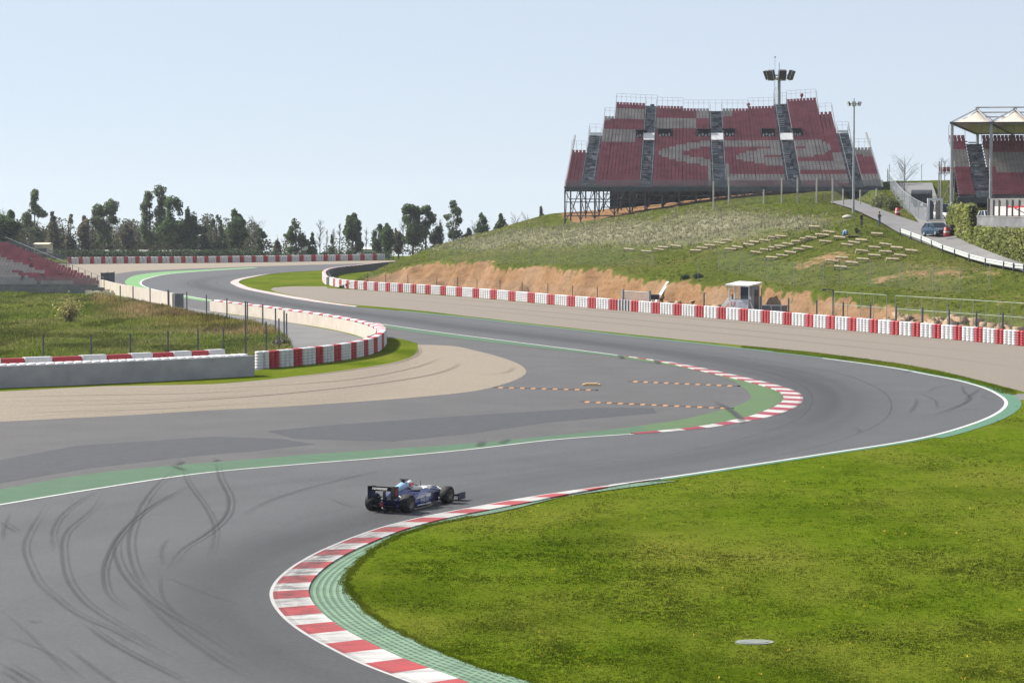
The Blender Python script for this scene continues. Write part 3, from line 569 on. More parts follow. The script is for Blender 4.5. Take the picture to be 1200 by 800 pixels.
# the paved hill road flattens what is under it
rl_ = [P(x, y, D) for x, y, D in [(972, 236.5, 362), (1000, 245, 322), (1030, 259, 298), (1056, 274.5, 285.5), (1100, 291.5, 264), (1150, 308, 250), (1200, 317.5, 237.5), (1270, 336, 224)]]
rr_ = [P(x, y, D) for x, y, D in [(1000, 233.5, 380), (1028, 243.5, 340), (1056, 254.5, 312), (1090, 265, 295), (1112, 273.5, 281), (1140, 287, 263), (1170, 299, 251), (1200, 309.5, 243), (1270, 330, 230)]]
def cr3(pts, n):
    q = np.array([tuple(p) for p in pts]); u = np.linspace(0, len(q)-1, n); ax = np.arange(len(q)); c2 = [np.interp(u, ax, q[:, k]) for k in range(3)]
    c2 = np.stack(c2, 1)
    for _ in range(4): c2[1:-1] = (c2[:-2]+2*c2[1:-1]+c2[2:])/4
    return c2
RLc, RRc = cr3(rl_, 60), cr3(rr_, 60)
# the track climbing away behind the dark car, towards the crest
ul_ = [P(x, y, D) for x, y, D in [(1082, 268, 291), (1068, 250, 320), (1054, 232, 350), (1041, 213.5, 398)]]; ur_ = [P(x, y, D) for x, y, D in [(1110, 268, 288), (1106, 250, 318), (1098, 232, 350), (1092, 213, 398)]]
ULc, URc = cr3(ul_, 24), cr3(ur_, 24)
for A_, B_ in ((RLc, RRc), (ULc, URc)):
    for a_, b_ in zip(A_, B_):
        for u in np.linspace(-.12, 1.12, 9):
            p = a_*(1-u)+b_*u; m = np.hypot(X-p[0], Y-p[1]); k = np.clip(1.25-m/2.2, 0, 1); Z = np.where(k > 0, Z*(1-k)+np.minimum(Z, p[2]-.10)*k, Z)
keep = (dd > .7) & (Z > -.35); nx, ny = len(gx), len(gy); i, j = np.meshgrid(np.arange(nx-1), np.arange(ny-1)); a = (j*nx+i).ravel(); Q = np.stack([a, a+1, a+nx+1, a+nx], 1)
kr = keep.ravel(); Q = Q[kr[Q].all(1)]; used = np.unique(Q); remap = -np.ones(nx*ny, int); remap[used] = np.arange(len(used))
px_, py_ = project(X, Y, Z)
dirt = np.clip(cut/.5+.35, 0, 1)
def blob(cx, cy, rx, ry, k): return k*np.exp(-((px_-cx)/rx)**2-((py_-cy)/ry)**2)
bare = blob(975, 303, 30, 9, .55)+blob(1100, 320, 55, 9, .5)+blob(940, 312, 25, 7, .45)+blob(1030, 328, 26, 6, .5)+blob(1000, 290, 40, 10, .25)+blob(1170, 318, 25, 8, .3)+blob(1180, 350, 60, 14, .3)+blob(720, 236, 40, 12, 1.2)+blob(680, 252, 30, 8, .8)
bare = bare+.95*((Y > 379.5) & (X > 9.5) & (X < 50) & (Y < 410))
dirt = np.maximum(dirt, np.clip(bare, 0, 1)); dry = np.clip(blob(760, 274, 95, 11, 1.25)+blob(850, 260, 45, 10, 1.1)+blob(640, 280, 60, 8, .7)+blob(560, 287, 50, 6, .45)+blob(930, 262, 35, 7, .7), 0, 1)*(.5+.9*vnoise(X*.25, Y*.25, 33))
dry = np.clip(dry, 0, 1)
tag(big_mesh('hill', np.stack([X.ravel(), Y.ravel(), Z.ravel()], 1)[used], remap[Q], 'hill_ground', attrs={'dirt': dirt.ravel()[used], 'dry': dry.ravel()[used]}, smooth=True), kind='structure')
def HZ(x, y):                                 # height of the finished hill at a spot
    fx = (x-gx[0])/st; fy = (y-gy[0])/st; i = int(min(max(fx, 0), nx-2)); j = int(min(max(fy, 0), ny-2)); u = min(max(fx-i, 0), 1); v = min(max(fy-j, 0), 1)
    return float((Z[j, i]*(1-u)+Z[j, i+1]*u)*(1-v)+(Z[j+1, i]*(1-u)+Z[j+1, i+1]*u)*v)
def hit(px, py, D0=205., D1=470.):            # where the view through a photo point meets the hill
    D = D0
    while D < D1:
        p = P(px, py, D)
        if p.z <= HZ(p.x, p.y) and dist_behind(p.x, p.y) > .7: return Vector((p.x, p.y, HZ(p.x, p.y)))
        D += .4
    p = P(px, py, 340); return Vector((p.x, p.y, HZ(p.x, p.y)))
def band3(name, A_, B_, m, dz=.0):
    b = MB(); k = 5; n_ = len(A_)
    for i in range(n_-1):
        for q in range(k):
            u0, u1 = q/k, (q+1)/k; pts = [A_[i]*(1-u0)+B_[i]*u0, A_[i]*(1-u1)+B_[i]*u1, A_[i+1]*(1-u1)+B_[i+1]*u1, A_[i+1]*(1-u0)+B_[i+1]*u0]
            b.add([(p[0], p[1], p[2]+dz) for p in pts], [(0, 1, 2, 3)])
    o = b.build(name, m); me = o.data; bm = bmesh.new(); bm.from_mesh(me)
    if sum(f.normal.z for f in bm.faces) < 0: bmesh.ops.reverse_faces(bm, faces=bm.faces)
    bm.to_mesh(me); bm.free(); return tag(o, kind='structure')
band3('hill_road', RLc, RRc, 'road_asphalt', .02); band3('crest_road', ULc, URc, 'road_asphalt', .05)

# ------------------------------------------------------------------ grass blades
def tufts(name, pos, h, wd, m, tint, blades=4, lean=.5, label=None):
    n = len(pos); k = n*blades; c = np.repeat(pos, blades, 0); ang = RNG.uniform(0, 2*np.pi, k); hh = np.repeat(h, blades)*RNG.uniform(.6, 1.25, k); ww = np.repeat(wd, blades)*RNG.uniform(.6, 1.3, k)
    la = RNG.uniform(0, 2*np.pi, k); le = RNG.uniform(0, lean, k)*hh; off = np.stack([np.cos(la), np.sin(la), np.zeros(k)], 1)*(np.repeat(wd, blades)*RNG.uniform(0, 1.6, k))[:, None]
    base = c+off; d = np.stack([np.cos(ang), np.sin(ang), np.zeros(k)], 1)*(ww/2)[:, None]; tip = base+np.stack([np.cos(la)*le, np.sin(la)*le, hh], 1)
    V = np.empty((k*3, 3)); V[0::3] = base-d; V[1::3] = base+d; V[2::3] = tip; V[0::3, 2] -= .02; V[1::3, 2] -= .02
    tt = np.repeat(np.repeat(tint, blades, 0), 3, 0)
    o = big_mesh(name, V, np.arange(k*3).reshape(-1, 3), m, tint=tt); return tag(o, label, 'grass', None, 'stuff')
gpoly = [(px, py) for px, py in [project(p.x, p.y, 0) for p in gB_edge]]
lawn = [(x, y) for x, y in gpoly]+[(x, y+1.2) for x, y in [(740, 566), (800, 557.5), (900, 542.5), (975, 531), (1050, 520), (1087, 513), (1125, 503.5), (1165, 490), (1184, 479), (1187, 470)]]+[(1230, 468), (1290, 468), (1290, 880), (700, 880)]
N0 = 170000; sx = RNG.uniform(395, 1290, N0); sy = 466+(880-466)*RNG.uniform(0, 1, N0)**.9; ok = pip(sx, sy, lawn); sx, sy = sx[ok], sy[ok]
def Garr(sx, sy):
    a = sx-600; b = 400-sy; dz = -F*ST+b*CT; t = -CAMH/dz; return a*t, (F*CT+b*ST)*t
gx_, gy_ = Garr(sx, sy); dcov = np.hypot((gx_-G(884, 752).x)/.55, (gy_-G(884, 752).y)/.5); m = dcov > 1; gx_, gy_ = gx_[m], gy_[m]
cl = vnoise(gx_*.9, gy_*.6, 41)*.6+vnoise(gx_*.22, gy_*.13, 42)*.4; hh = (.012+.026*cl**2)*(1+1.6*(RNG.uniform(0, 1, len(cl)) > .965)); tn = RNG.uniform(.86, 1.16, (len(cl), 1))*np.array([[1, 1, 1]])*RNG.normal(1, .03, (len(cl), 3))
tn *= (1-.30*np.clip((vnoise(gx_*.30, gy_*.16, 43)*.6+vnoise(gx_*.8, gy_*.4, 44)*.4-.48)/.12, 0, 1))[:, None]
tufts('lawn_grass', np.stack([gx_, gy_, np.zeros(len(gx_))], 1), hh, .035+.04*cl, 'grass_tuft', np.clip(tn, .3, 1.6), 4, .8, 'short green lawn grass filling the inside of the near bend')
k = 4200; okI = [a_ for a_ in range(len(gB_edge)-1) if project(gB_edge[a_].x, gB_edge[a_].y, 0)[1] > 606]; ii = RNG.choice(okI, k); ff = RNG.uniform(0, 1, k); e0 = np.array([[gB_edge[a_].x*(1-f_)+gB_edge[a_+1].x*f_, gB_edge[a_].y*(1-f_)+gB_edge[a_+1].y*f_] for a_, f_ in zip(ii, ff)])
cen_ = np.array([G(800, 660).x, G(800, 660).y]); dv_ = e0-cen_; dv_ /= np.linalg.norm(dv_, axis=1)[:, None]; e0 += dv_*(RNG.normal(0, .07, k)+.22*(vnoise(e0[:, 0]*1.7, e0[:, 1]*1.7, 45)-.62))[:, None]
tufts('edge_grass', np.stack([e0[:, 0], e0[:, 1], np.full(k, .02)], 1), RNG.uniform(.015, .055, k), RNG.uniform(.03, .07, k), 'grass_tuft', RNG.uniform(.95, 1.3, (k, 1))*np.ones((1, 3)), 4, .9, 'ragged grass fringe creeping over the green kerb edge')
# a few yellow flowers are left to the tint: dandelion dots
fx, fy = Garr(RNG.uniform(620, 1200, 110), RNG.uniform(540, 800, 110)**1.0); ok = pip(*project(fx, fy, 0*fx), lawn); fx, fy = fx[ok], fy[ok]
mat('dandelion', (.70, .52, .02), .7, .1, 2.); o = tufts('dandelions', np.stack([fx, fy, np.full(len(fx), .05)], 1), np.full(len(fx), .035), np.full(len(fx), .05), 'dandelion', np.ones((len(fx), 3)), 3, 1., 'scattered yellow dandelion dots in the lawn'); o['category'] = 'flowers'
# rough grass inside the left barrier
scr = [(-60, 344), (60, 343), (150, 350), (200, 362), (262, 373), (322, 386), (338, 400), (344, 418), (300, 430), (-60, 440)]
N1 = 42000; sx = RNG.uniform(-60, 345, N1); sy = RNG.uniform(342, 438, N1); ok = pip(sx, sy, scr); sx, sy = sx[ok], sy[ok]; ax_, ay_ = Garr(sx, sy)
cl = vnoise(ax_*.35, ay_*.12, 51)*.6+vnoise(ax_*.12, ay_*.05, 52)*.4; br = np.clip((sy < 392)*(sx > 110)*1.*(1-np.abs(sy-(352+.19*(sx-110)))/22), 0, 1)
tn = RNG.uniform(.65, 1.3, (len(cl), 1))*np.ones((1, 3)); tn *= (1-br[:, None])*1+br[:, None]*np.array([[1.45, 1.0, 1.5]]); tn *= np.where(vnoise(ax_*.3, ay_*.1, 53) > .64, .6, 1.)[:, None]
tufts('rough_grass', np.stack([ax_, ay_, np.zeros(len(ax_))], 1), .12+.45*cl**2+.25*br, .10+.1*cl, 'scrub_tuft', np.clip(tn, .3, 1.7), 4, .6, 'rough tall grass and weeds behind the left barriers')
# thin grass fringe between outer gravel and the road edge
N2 = 9000; u = RNG.uniform(0, 1, N2); ex = np.interp(u, [0, .15, 1], [870, 900, 1190]); top = np.interp(ex, [870, 950, 1000, 1050, 1100, 1150, 1200], [405, 412.3, 418.5, 425.2, 434.2, 446.5, 459.5]); bot = np.interp(ex, [870, 900, 975, 1050, 1087, 1125, 1155, 1172, 1186], [408, 411.3, 420.3, 430.5, 437.4, 445, 453.4, 461, 463])
sy = top+(bot-top)*RNG.uniform(.05, .95, N2); ax_, ay_ = Garr(ex, sy); m = bot > top+.3
tufts('verge_grass', np.stack([ax_, ay_, 0*ax_], 1)[m], RNG.uniform(.03, .09, m.sum()), np.full(m.sum(), .07), 'grass_tuft', RNG.uniform(1.1, 1.7, (m.sum(), 1))*np.ones((1, 3)), 3, .7, 'narrow grass verge between gravel trap and road edge')
# hill grass: tufts on the slope, pale dry stalks in the bleached band
N3 = 46000; hx = RNG.uniform(-24, 75, N3); hy = RNG.uniform(215, 400, N3); fi = ((hx-gx[0])/st).astype(int); fj = ((hy-gy[0])/st).astype(int)
hz = np.array([HZ(a_, b_) for a_, b_ in zip(hx, hy)]); di = dirt[fj, fi]; dr = dry[fj, fi]; dq = dd[fj, fi]
def on_road(hx, hy):
    bad = np.zeros(len(hx), bool)
    for A_, B_ in ((RLc, RRc), (ULc, URc)):
        poly = [tuple(p[:2]) for p in A_]+[tuple(p[:2]) for p in B_[::-1]]; bad |= pip(hx, hy, poly)
    return bad
bad = on_road(hx, hy) | (hz < .3) | (dq < 3); und = ((hy > 374) & (hx > 6) & (hx < 58)); rnd = RNG.uniform(0, 1, N3)
m = ~bad & ~und & (di < .45) & (dr < .3)
tnh = RNG.uniform(.7, 1.15, (N3, 1))*np.ones((1, 3)); tnh *= np.where(vnoise(hx*.12, hy*.12, 61) > .55, np.array([[1.35], [1.]])[0], 1.)[:, None] if False else 1
tufts('hill_grass', np.stack([hx, hy, hz], 1)[m], RNG.uniform(.06, .16, m.sum()), RNG.uniform(.12, .24, m.sum()), 'scrub_tuft', tnh[m], 4, .7, 'green grass growing over the hill slope')
m = ~bad & ~und & (rnd < np.clip(dr*1.6, 0, 1)) & (di < .5)
tufts('dry_grass', np.stack([hx, hy, hz], 1)[m], RNG.uniform(.2, .42, m.sum()), RNG.uniform(.10, .22, m.sum()), 'dry_grass', RNG.uniform(.7, 1.2, (m.sum(), 1))*np.ones((1, 3)), 5, .8, 'bleached tall dry grass in a pale band across the hill')
# ================================================================== tyre barriers
def stack_mesh(n, m, tyres=6, r=.335, pitch=.69, th=.205, rows=1):
    b = MB(); h = tyres*th
    for q in range(rows):
        for k in range(n):
            prof = []
            for t in range(tyres):
                z = t*th; prof += [(r*.90, z), (r, z+th*.28), (r, z+th*.72)]
            prof += [(r*.90, h), (r*.70, h+.012), (r*.45, h-.02), (r*.44, h-.30), (.001, h-.30)]
            b.lathe(prof, 14, ((k-(n-1)/2+(.5 if q else 0))*pitch, q*.6, 0))
    o = b.build('tyre_stack', [m]); autosmooth(o, 50); me = o.data; bpy.data.objects.remove(o); return me
SM = {}
def stack(p, ang, n, colour, label, group, tyres=6, rows=1, length_=None, r=.335, z=0.):
    key = (n, colour, tyres, rows)
    if key not in SM: SM[key] = stack_mesh(n, colour, tyres, rows=rows)
    o = link('tyre_stack', SM[key]); o.location = (p.x, p.y, z); o.rotation_euler = (0, 0, ang)
    if length_: o.scale = (length_/(n*.69), 1, 1)
    return tag(o, label, 'tyre barrier', group)
def run_between(a, b, colour, label, group, **k):
    d = b-a; n = max(1, int(round(d.length/.69))); return stack((a+b)/2, math.atan2(d.y, d.x), n, colour, label, group, length_=d.length, **k)
# long barrier below the hill, bundle lengths read along the run
def at_x(curve, x, lo=0):
    """point of a ground curve that lies on the line of sight of photo column x"""
    best = None
    for a, b in zip(curve[lo:], curve[lo+1:]):
        xa, xb = project(a.x, a.y, 0)[0], project(b.x, b.y, 0)[0]
        if (xa-x)*(xb-x) <= 0 and xa != xb: best = a.lerp(b, (x-xa)/(xb-xa))
    return best
k0 = min(range(len(BAR)), key=lambda k: (BAR[k]-G(384, 333.6).to_2d()).length); BF = BAR[k0:]
BC = offset(BF, .35)
xs_ = []; x = 1202.5
while x < 1312: xs_.append(x); x += 24.4
xs_ = list(reversed(xs_)); x = 1178.1; px_pitch = lambda x: float(np.interp(x, [380, 400, 440, 500, 550, 600, 700, 850, 1000, 1100, 1200], [5.5, 8, 13, 17, 19.5, 22, 24.6, 26, 25.2, 24.5, 24.3]))
while x > 386: xs_.append(x); x -= px_pitch(x-6)
GW, GR_ = 'white tyre stacks of the long barrier below the hill', 'red tyre stacks of the long barrier below the hill'
for x1, x0 in zip(xs_, xs_[1:]):
    xm = x1-(x1-x0)*.38; a, m_, b = at_x(BC, x0), at_x(BC, xm), at_x(BC, x1)
    if a is None or b is None or m_ is None: continue
    far = x1 < 560
    if abs((x0+xm)/2-722) < 11:
        n = 7; d = (m_-a)/n
        for q in range(n):
            if q % 2 == 0: continue
        lab = 'black and white striped tyre stack in the long red and white barrier'
        root = empty('tyre_stack', ((a+m_)/2).to_3d(), math.atan2(m_.y-a.y, m_.x-a.x), lab, 'tyre barrier'); L_ = (m_-a).length; pw = L_/9
        for q in range(9):
            bb = MB(); prof = []
            for t_ in range(6): prof += [(pw*.45, t_*.205), (pw*.5, t_*.205+.06), (pw*.5, t_*.205+.15)]
            prof += [(pw*.45, 1.23), (.001, 1.23)]; bb.lathe(prof, 12, ((q-4)*pw, 0, 0)); autosmooth(bb.build('tyre_column', ['tyre_black' if q % 2 else 'tyre_white'], root), 50)
    else:
        lab = 'white painted tyre stack in the far half of the long barrier before the dirt bank' if far else 'white painted tyre stack in the near half of the long barrier below the hill'
        run_between(a, m_, 'tyre_white', lab, GW+(', far half' if far else ', near half'))
    lab = 'red painted tyre stack in the far half of the long barrier before the dirt bank' if far else 'red painted tyre stack in the near half of the long barrier below the hill'
    run_between(m_, b, 'tyre_red', lab, GR_+(', far half' if far else ', near half'))
# its rounded end and the far leg hidden behind it
end = resample(BAR[:k0+1], .2); Lr = length(end); s = Lr; q = 0
ends = []
while s > .5:
    l = 1.4 if q % 2 else 2.1
    ends.append((s, max(0, s-l), q % 2)); s -= l; q += 1
for s1, s0, c in ends:
    a, b = at_len(end, s0)[0], at_len(end, s1)[0]
    cname, cw = ('tyre_red', 'red') if c else ('tyre_white', 'white')
    run_between(a, b, cname, cw+' tyre stack where the long barrier curls round its rounded end', cw+' tyre stacks round the curled barrier end')
# black conveyor belt hung behind the far leg
bl = resample(offset([p for p in BAR[:k0+1]], .75), 2.); n_ = len(bl); b = MB()
bl = bl[:max(2, n_-2)]
for p, q in zip(bl, bl[1:]): b._bar((p.x, p.y, .62), (q.x, q.y, .62), .07, 1.24, 0)
tag(b.build('belt_wall', ['belt_black']), 'black rubber belt wall lining the back of the curled barrier end', 'barrier')

# far barrier beyond the first bend
fb = gcurve([(66, 309.6), (150, 308.8), (250, 308), (350, 306.6), (462, 304.6)], 8)
s = 0; q = 0; Lr = length(fb); b0 = 66.; xq = [b0]
while xq[-1] < 455: xq.append(xq[-1]+float(np.interp(xq[-1], [70, 250, 460], [13.1, 13.7, 14.6])))
for x0, x1 in zip(xq, xq[1:]):
    xm = x0+(x1-x0)*.36; a, m_, b = at_x(fb, x0), at_x(fb, xm), at_x(fb, x1)
    if a is None or b is None or m_ is None: continue
    lw, lr = 'white tyre stack in the farthest barrier under the tree line', 'red tyre stack in the farthest barrier under the tree line'
    run_between(a, m_, 'tyre_red', lr, 'red stacks of the farthest barrier', tyres=7); run_between(m_, b, 'tyre_white', lw, 'white stacks of the farthest barrier', tyres=7)

# barrier loop round the inside corner, left
lp = gcurve([(298, 433), (325, 431.2), (348, 429), (370, 426.6), (392, 424), (420, 419.4), (440, 414.3), (448, 410.3), (453, 404.5), (453.5, 401), (450.5, 397.5), (445, 394)], 8)
lpc = offset(lp, .35)
bx = [300.3, 314, 325.4, 341.6, 352, 367.4, 376, 388.6, 397, 408.4, 414.4, 423, 428, 434, 438.6, 443, 446, 448.5]
fl = [p for p in lpc if True]
def at_x1(c, x):
    for a, b in zip(c, c[1:]):
        xa, xb = project(a.x, a.y, 0)[0], project(b.x, b.y, 0)[0]
        if (xa-x)*(xb-x) <= 0 and xa != xb: return a.lerp(b, (x-xa)/(xb-xa))
for k, (x0, x1) in enumerate(zip(bx, bx[1:])):
    a, b = at_x1(lpc, x0), at_x1(lpc, x1)
    if a is None or b is None: continue
    if k % 2: run_between(a, b, 'tyre_red', 'red tyre stack on the front of the barrier loop beside the corner grass', 'red stacks on the front of the barrier loop')
    else: run_between(a, b, 'tyre_white', 'white tyre stack on the front of the barrier loop beside the corner grass', 'white stacks on the front of the barrier loop')
# cream concrete wall behind it and the stacks on its track side
cw = gcurve([(247, 364.3), (270, 367.5), (300, 371.5), (340, 377.5), (380, 384), (410, 390.3), (428, 396), (437, 401), (439, 405), (432, 409.5)], 8)
def wall(name, c, h, th, m, label, cat='wall', step=2.5, z0=-.05, cap=None):
    b = MB(); c = resample(c, step); o1, o2 = offset(c, th/2), offset(c, -th/2)
    secs = [[(p.x, p.y, z0), (q.x, q.y, z0), (q.x, q.y, h), (p.x, p.y, h)] for p, q in zip(o1, o2)]; b.loft(secs)
    o = b.build(name, [m]); autosmooth(o, 30); return tag(o, label, cat)
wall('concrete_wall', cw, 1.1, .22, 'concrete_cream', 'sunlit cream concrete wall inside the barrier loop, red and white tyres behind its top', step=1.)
bk = resample(offset(cw, .62), .2)
jp = max((k for k in range(len(bk))), key=lambda k: project(bk[k].x, bk[k].y, 0)[0])
s = 0; q = 0; Lr = length(bk[:jp+1])-1.2
while s < Lr:
    l = 1.5 if q % 2 else 2.3
    a, b = at_len(bk, s)[0], at_len(bk, min(Lr, s+l))[0]; nm = 'red' if q % 2 else 'white'
    run_between(a, b, 'tyre_'+nm, nm+' tyre stack along the back of the cream concrete wall', nm+' stacks along the cream wall'); s += l; q += 1
# the tight tip
tail = [p for p in lpc if project(p.x, p.y, 0)[0] > 440]
e0 = at_x1(lpc, 448.5); ks = min(range(len(lpc)), key=lambda k: (lpc[k]-e0).length); tp = resample([at_len(bk, Lr)[0]]+list(reversed(lpc[ks:])), .1); tp = smooth(tp, 10)
s = 0; q = 1; Lt = length(tp)
while s < Lt-.3:
    l = 1.2 if q % 2 else 1.5; a, b = at_len(tp, s)[0], at_len(tp, min(Lt, s+l))[0]; nm = 'red' if q % 2 else 'white'
    run_between(a, b, 'tyre_'+nm, nm+' tyre stack round the tight tip of the barrier loop', nm+' stacks round the loop tip'); s += l; q += 1
# second cream wall, beyond the gap
wall('concrete_wall', gcurve([(118, 340), (138, 345.8), (160, 350.5), (180, 354.5), (203, 359.5)], 6), 1.55, .25, 'concrete_cream', 'short cream concrete wall beyond the gap, next to the left grandstand', step=1.5)
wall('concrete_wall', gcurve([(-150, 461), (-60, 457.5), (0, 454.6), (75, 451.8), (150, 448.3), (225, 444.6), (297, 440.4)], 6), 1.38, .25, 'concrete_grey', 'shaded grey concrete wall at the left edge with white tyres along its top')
gw = offset(gcurve([(-150, 461), (-60, 457.5), (0, 454.6), (75, 451.8), (150, 448.3), (225, 444.6), (297, 440.4)], 6), .62); L_ = length(gw); k = int(L_/3.45)
for q in range(k):
    a, b = at_len(gw, L_*q/k)[0], at_len(gw, L_*(q+1)/k)[0]
    run_between(a, b, 'tyre_white', 'white tyre stacks showing just above the shaded grey wall', 'white tyres behind the grey wall', tyres=7, rows=2)
# red and white blocks in the back row
gw2 = offset(gw, 2.4)
seg = [(-25, 0, 'w'), (0, 27.5, 'r'), (27.5, 60, 'w'), (60, 94, 'r'), (94, 123, 'w'), (123, 152, 'r'), (152, 177, 'w'), (177, 190, 'r'), (190, 201, 'r'), (201, 222, 'w'), (222, 242, 'r'), (242, 261, 'w')]
for x0, x1, c in seg:
    a, b = at_x1(gw2, x0), at_x1(gw2, x1)
    if a is None or b is None: continue
    d = b-a; l = d.length-.06; bb = MB(); h = 1.70 if c == 'w' else 1.66
    bb.loft([[(-l/2, -.35, -.02), (-l/2, .35, -.02), (-l/2, .30, h-.06), (-l/2, .24, h), (-l/2, -.24, h), (-l/2, -.30, h-.06)], [(l/2, -.35, -.02), (l/2, .35, -.02), (l/2, .30, h-.06), (l/2, .24, h), (l/2, -.24, h), (l/2, -.30, h-.06)]])
    for e in (-1, 1): bb.box((e*l*.28, -.33, h*.55), (.16, .08, .5))
    o = bb.build('barrier_block', ['tyre_red' if c == 'r' else 'tyre_white'], None, False, ((a+b)/2).to_3d()); o.rotation_euler = (0, 0, math.atan2(d.y, d.x))
    nm = 'red' if c == 'r' else 'white'; tag(o, nm+' long barrier block in the row behind the grey concrete wall', 'barrier', nm+' barrier blocks behind the grey wall')

# ================================================================== fences
def fence(name, pts, m, label, r=.05, rails=(), net=None, cat='fence', n=6):
    """pts: (foot, height); one part per post, rails and netting as parts"""
    root = empty(name, pts[len(pts)//2][0], 0, label, cat); o0 = Vector(pts[len(pts)//2][0])
    for p, h in pts:
        b = MB(); p = Vector(p)-o0; b.tube([p-Vector((0, 0, .3)), p+Vector((0, 0, h))], r, n); b.build('post', [m], root)
    if rails:
        for f in rails:
            b = MB(); b.tube([Vector(p)-o0+Vector((0, 0, h*f)) for p, h in pts], .03, 4); b.build('rail', [m], root)
    if net:
        b = MB()
        for (p, h), (q, g) in zip(pts, pts[1:]):
            p, q = Vector(p)-o0, Vector(q)-o0; b.add([p+Vector((0, 0, .05)), q+Vector((0, 0, .05)), q+Vector((0, 0, g*.97)), p+Vector((0, 0, h*.97))], [(0, 1, 2, 3)])
        b.build('netting', [net], root)
    return root
def gp(x, yb, yt): p = G(x, yb); return (p, (yb-yt)/F*p.y*1.0)
fence('wire_fence', [gp(*a) for a in [(141, 355, 334.5), (156, 356.5, 335.5), (176, 359, 337), (197, 362, 339.5), (219, 365.5, 342), (242, 369.5, 345.5), (266, 375, 349.5), (290, 380.5, 353.5), (308, 386, 356.5), (323, 391.5, 361), (333, 397, 364)]], 'post_dark', 'dark post fence between the rough grass and the cream walls', .075, (), 'wire_net')
fence('wire_fence', [gp(*a) for a in [(51, 426, 391.5), (107, 425, 391), (153, 423.5, 390), (197, 422, 387), (232, 420.5, 385), (262, 419, 382.5), (288, 417.5, 353), (312, 414, 376.5), (327, 409, 373), (336, 402.5, 367)]], 'post_dark', 'dark post fence close behind the red and white blocks', .065, (), 'wire_net')
# posts right behind the long barrier
pp = []
B2 = offset(BF, 2.0)
for x in [431, 452, 478, 512, 536, 559, 586, 612, 642, 671, 700]:
    p = at_x(B2, x)
    if p: pp.append((p.to_3d(), 2.35))
fence('wire_fence', pp, 'post_dark', 'thin grey post fence behind the far half of the long barrier', .055, (), 'wire_net')
pp = [(p.to_3d(), 2.5) for p in (at_x(B2, x) for x in [825, 858, 891, 924, 957, 988, 1020, 1050, 1081, 1112, 1144, 1175, 1210]) if p]
fence('wire_fence', pp, 'post_dark', 'grey post fence behind the near half of the long barrier', .085, (), 'wire_net')
B3 = offset(BF, 2.8)
for xa, xb, lab in ((978, 1047, 'short pale green railing at the left, behind the barrier'), (1049, 1230, 'long pale green railing behind the barrier, right of the shorter one')):
    pp = []; x = xa
    while x <= xb: p = at_x(B3, x); pp.append((p.to_3d(), 3.35)) if p else None; x += 15.2
    fence('metal_railing', pp, 'rail_green', lab, .035, (1., .64), None, 'railing')
# mesh gate
pg = [at_x(B2, 730), at_x(B2, 761)]
root = empty('mesh_gate', pg[0].to_3d(), math.atan2(pg[1].y-pg[0].y, pg[1].x-pg[0].x), 'grey wire mesh gate between two thick posts before the dirt bank', 'gate'); l = (pg[1]-pg[0]).length
for x in (0, l): b = MB(); b.box((x, 0, 1.15), (.32, .25, 2.3)); b.build('post', ['steel'], root)
b = MB(); b.add([(.16, 0, .15), (l-.16, 0, .15), (l-.16, 0, 2.1), (.16, 0, 2.1)], [(0, 1, 2, 3)]); b.build('mesh_panel', ['wire_net_dense'], root)
b = MB(); b.tube([(.16, 0, 2.1), (l-.16, 0, 2.1)], .04); b.tube([(.16, 0, .15), (l-.16, 0, .15)], .04); b.build('frame', ['steel'], root)
# tall post with arm
p = at_x(B3, 976); root = empty('signal_post', p.to_3d(), 0, 'grey signal post with a short side arm beside the green railing', 'post')
b = MB(); b.tube([(0, 0, -.2), (0, 0, 3.6)], .07, 8); b.build('pole', ['post_dark'], root); b = MB(); b._bar((0, 0, 3.55), (-1.05, -.1, 3.6), .09, .09, 0); b.build('arm', ['post_dark'], root); b = MB(); b.box((-.9, -.1, 3.5), (.35, .12, .14)); b.build('lamp_box', ['steel_dark'], root)
# faint post fence on the slope and along the hill top
sl_ = []
for x in range(505, 790, 29): p = hit(x, 307+.02*(x-500)); sl_.append((p, 2.2))
fence('wire_fence', sl_, 'galvanised', 'faint wire fence running across the lower grass slope', .03, (), 'wire_net')
sl_ = [(hit(x, y), 2.6) for x, y in [(818, 330), (842, 318), (868, 322), (900, 330), (930, 336), (965, 336), (985, 334), (1020, 336), (1055, 338), (1093, 342), (1125, 345), (1160, 342)]]
fence('wire_fence', sl_, 'galvanised', 'faint wire fence above the dirt cut, right half of slope', .03, (), 'wire_net')
tops = []
for x, yt, yb in [(836, 212, 245), (854, 208, 241), (895, 222, 239), (916, 208, 238), (934.5, 208, 237.5), (957, 208, 237.5), (975.6, 208, 238), (988, 221, 241), (1008, 222, 240), (1027, 221, 240.5)]:
    p = hit(x, yb+.5, 300, 380); tops.append((p, (yb-yt)*p.y/F))
fence('post_fence', tops, 'post_concrete', 'row of pale concrete posts along the crest before the big grandstand', .12, (), 'wire_net')

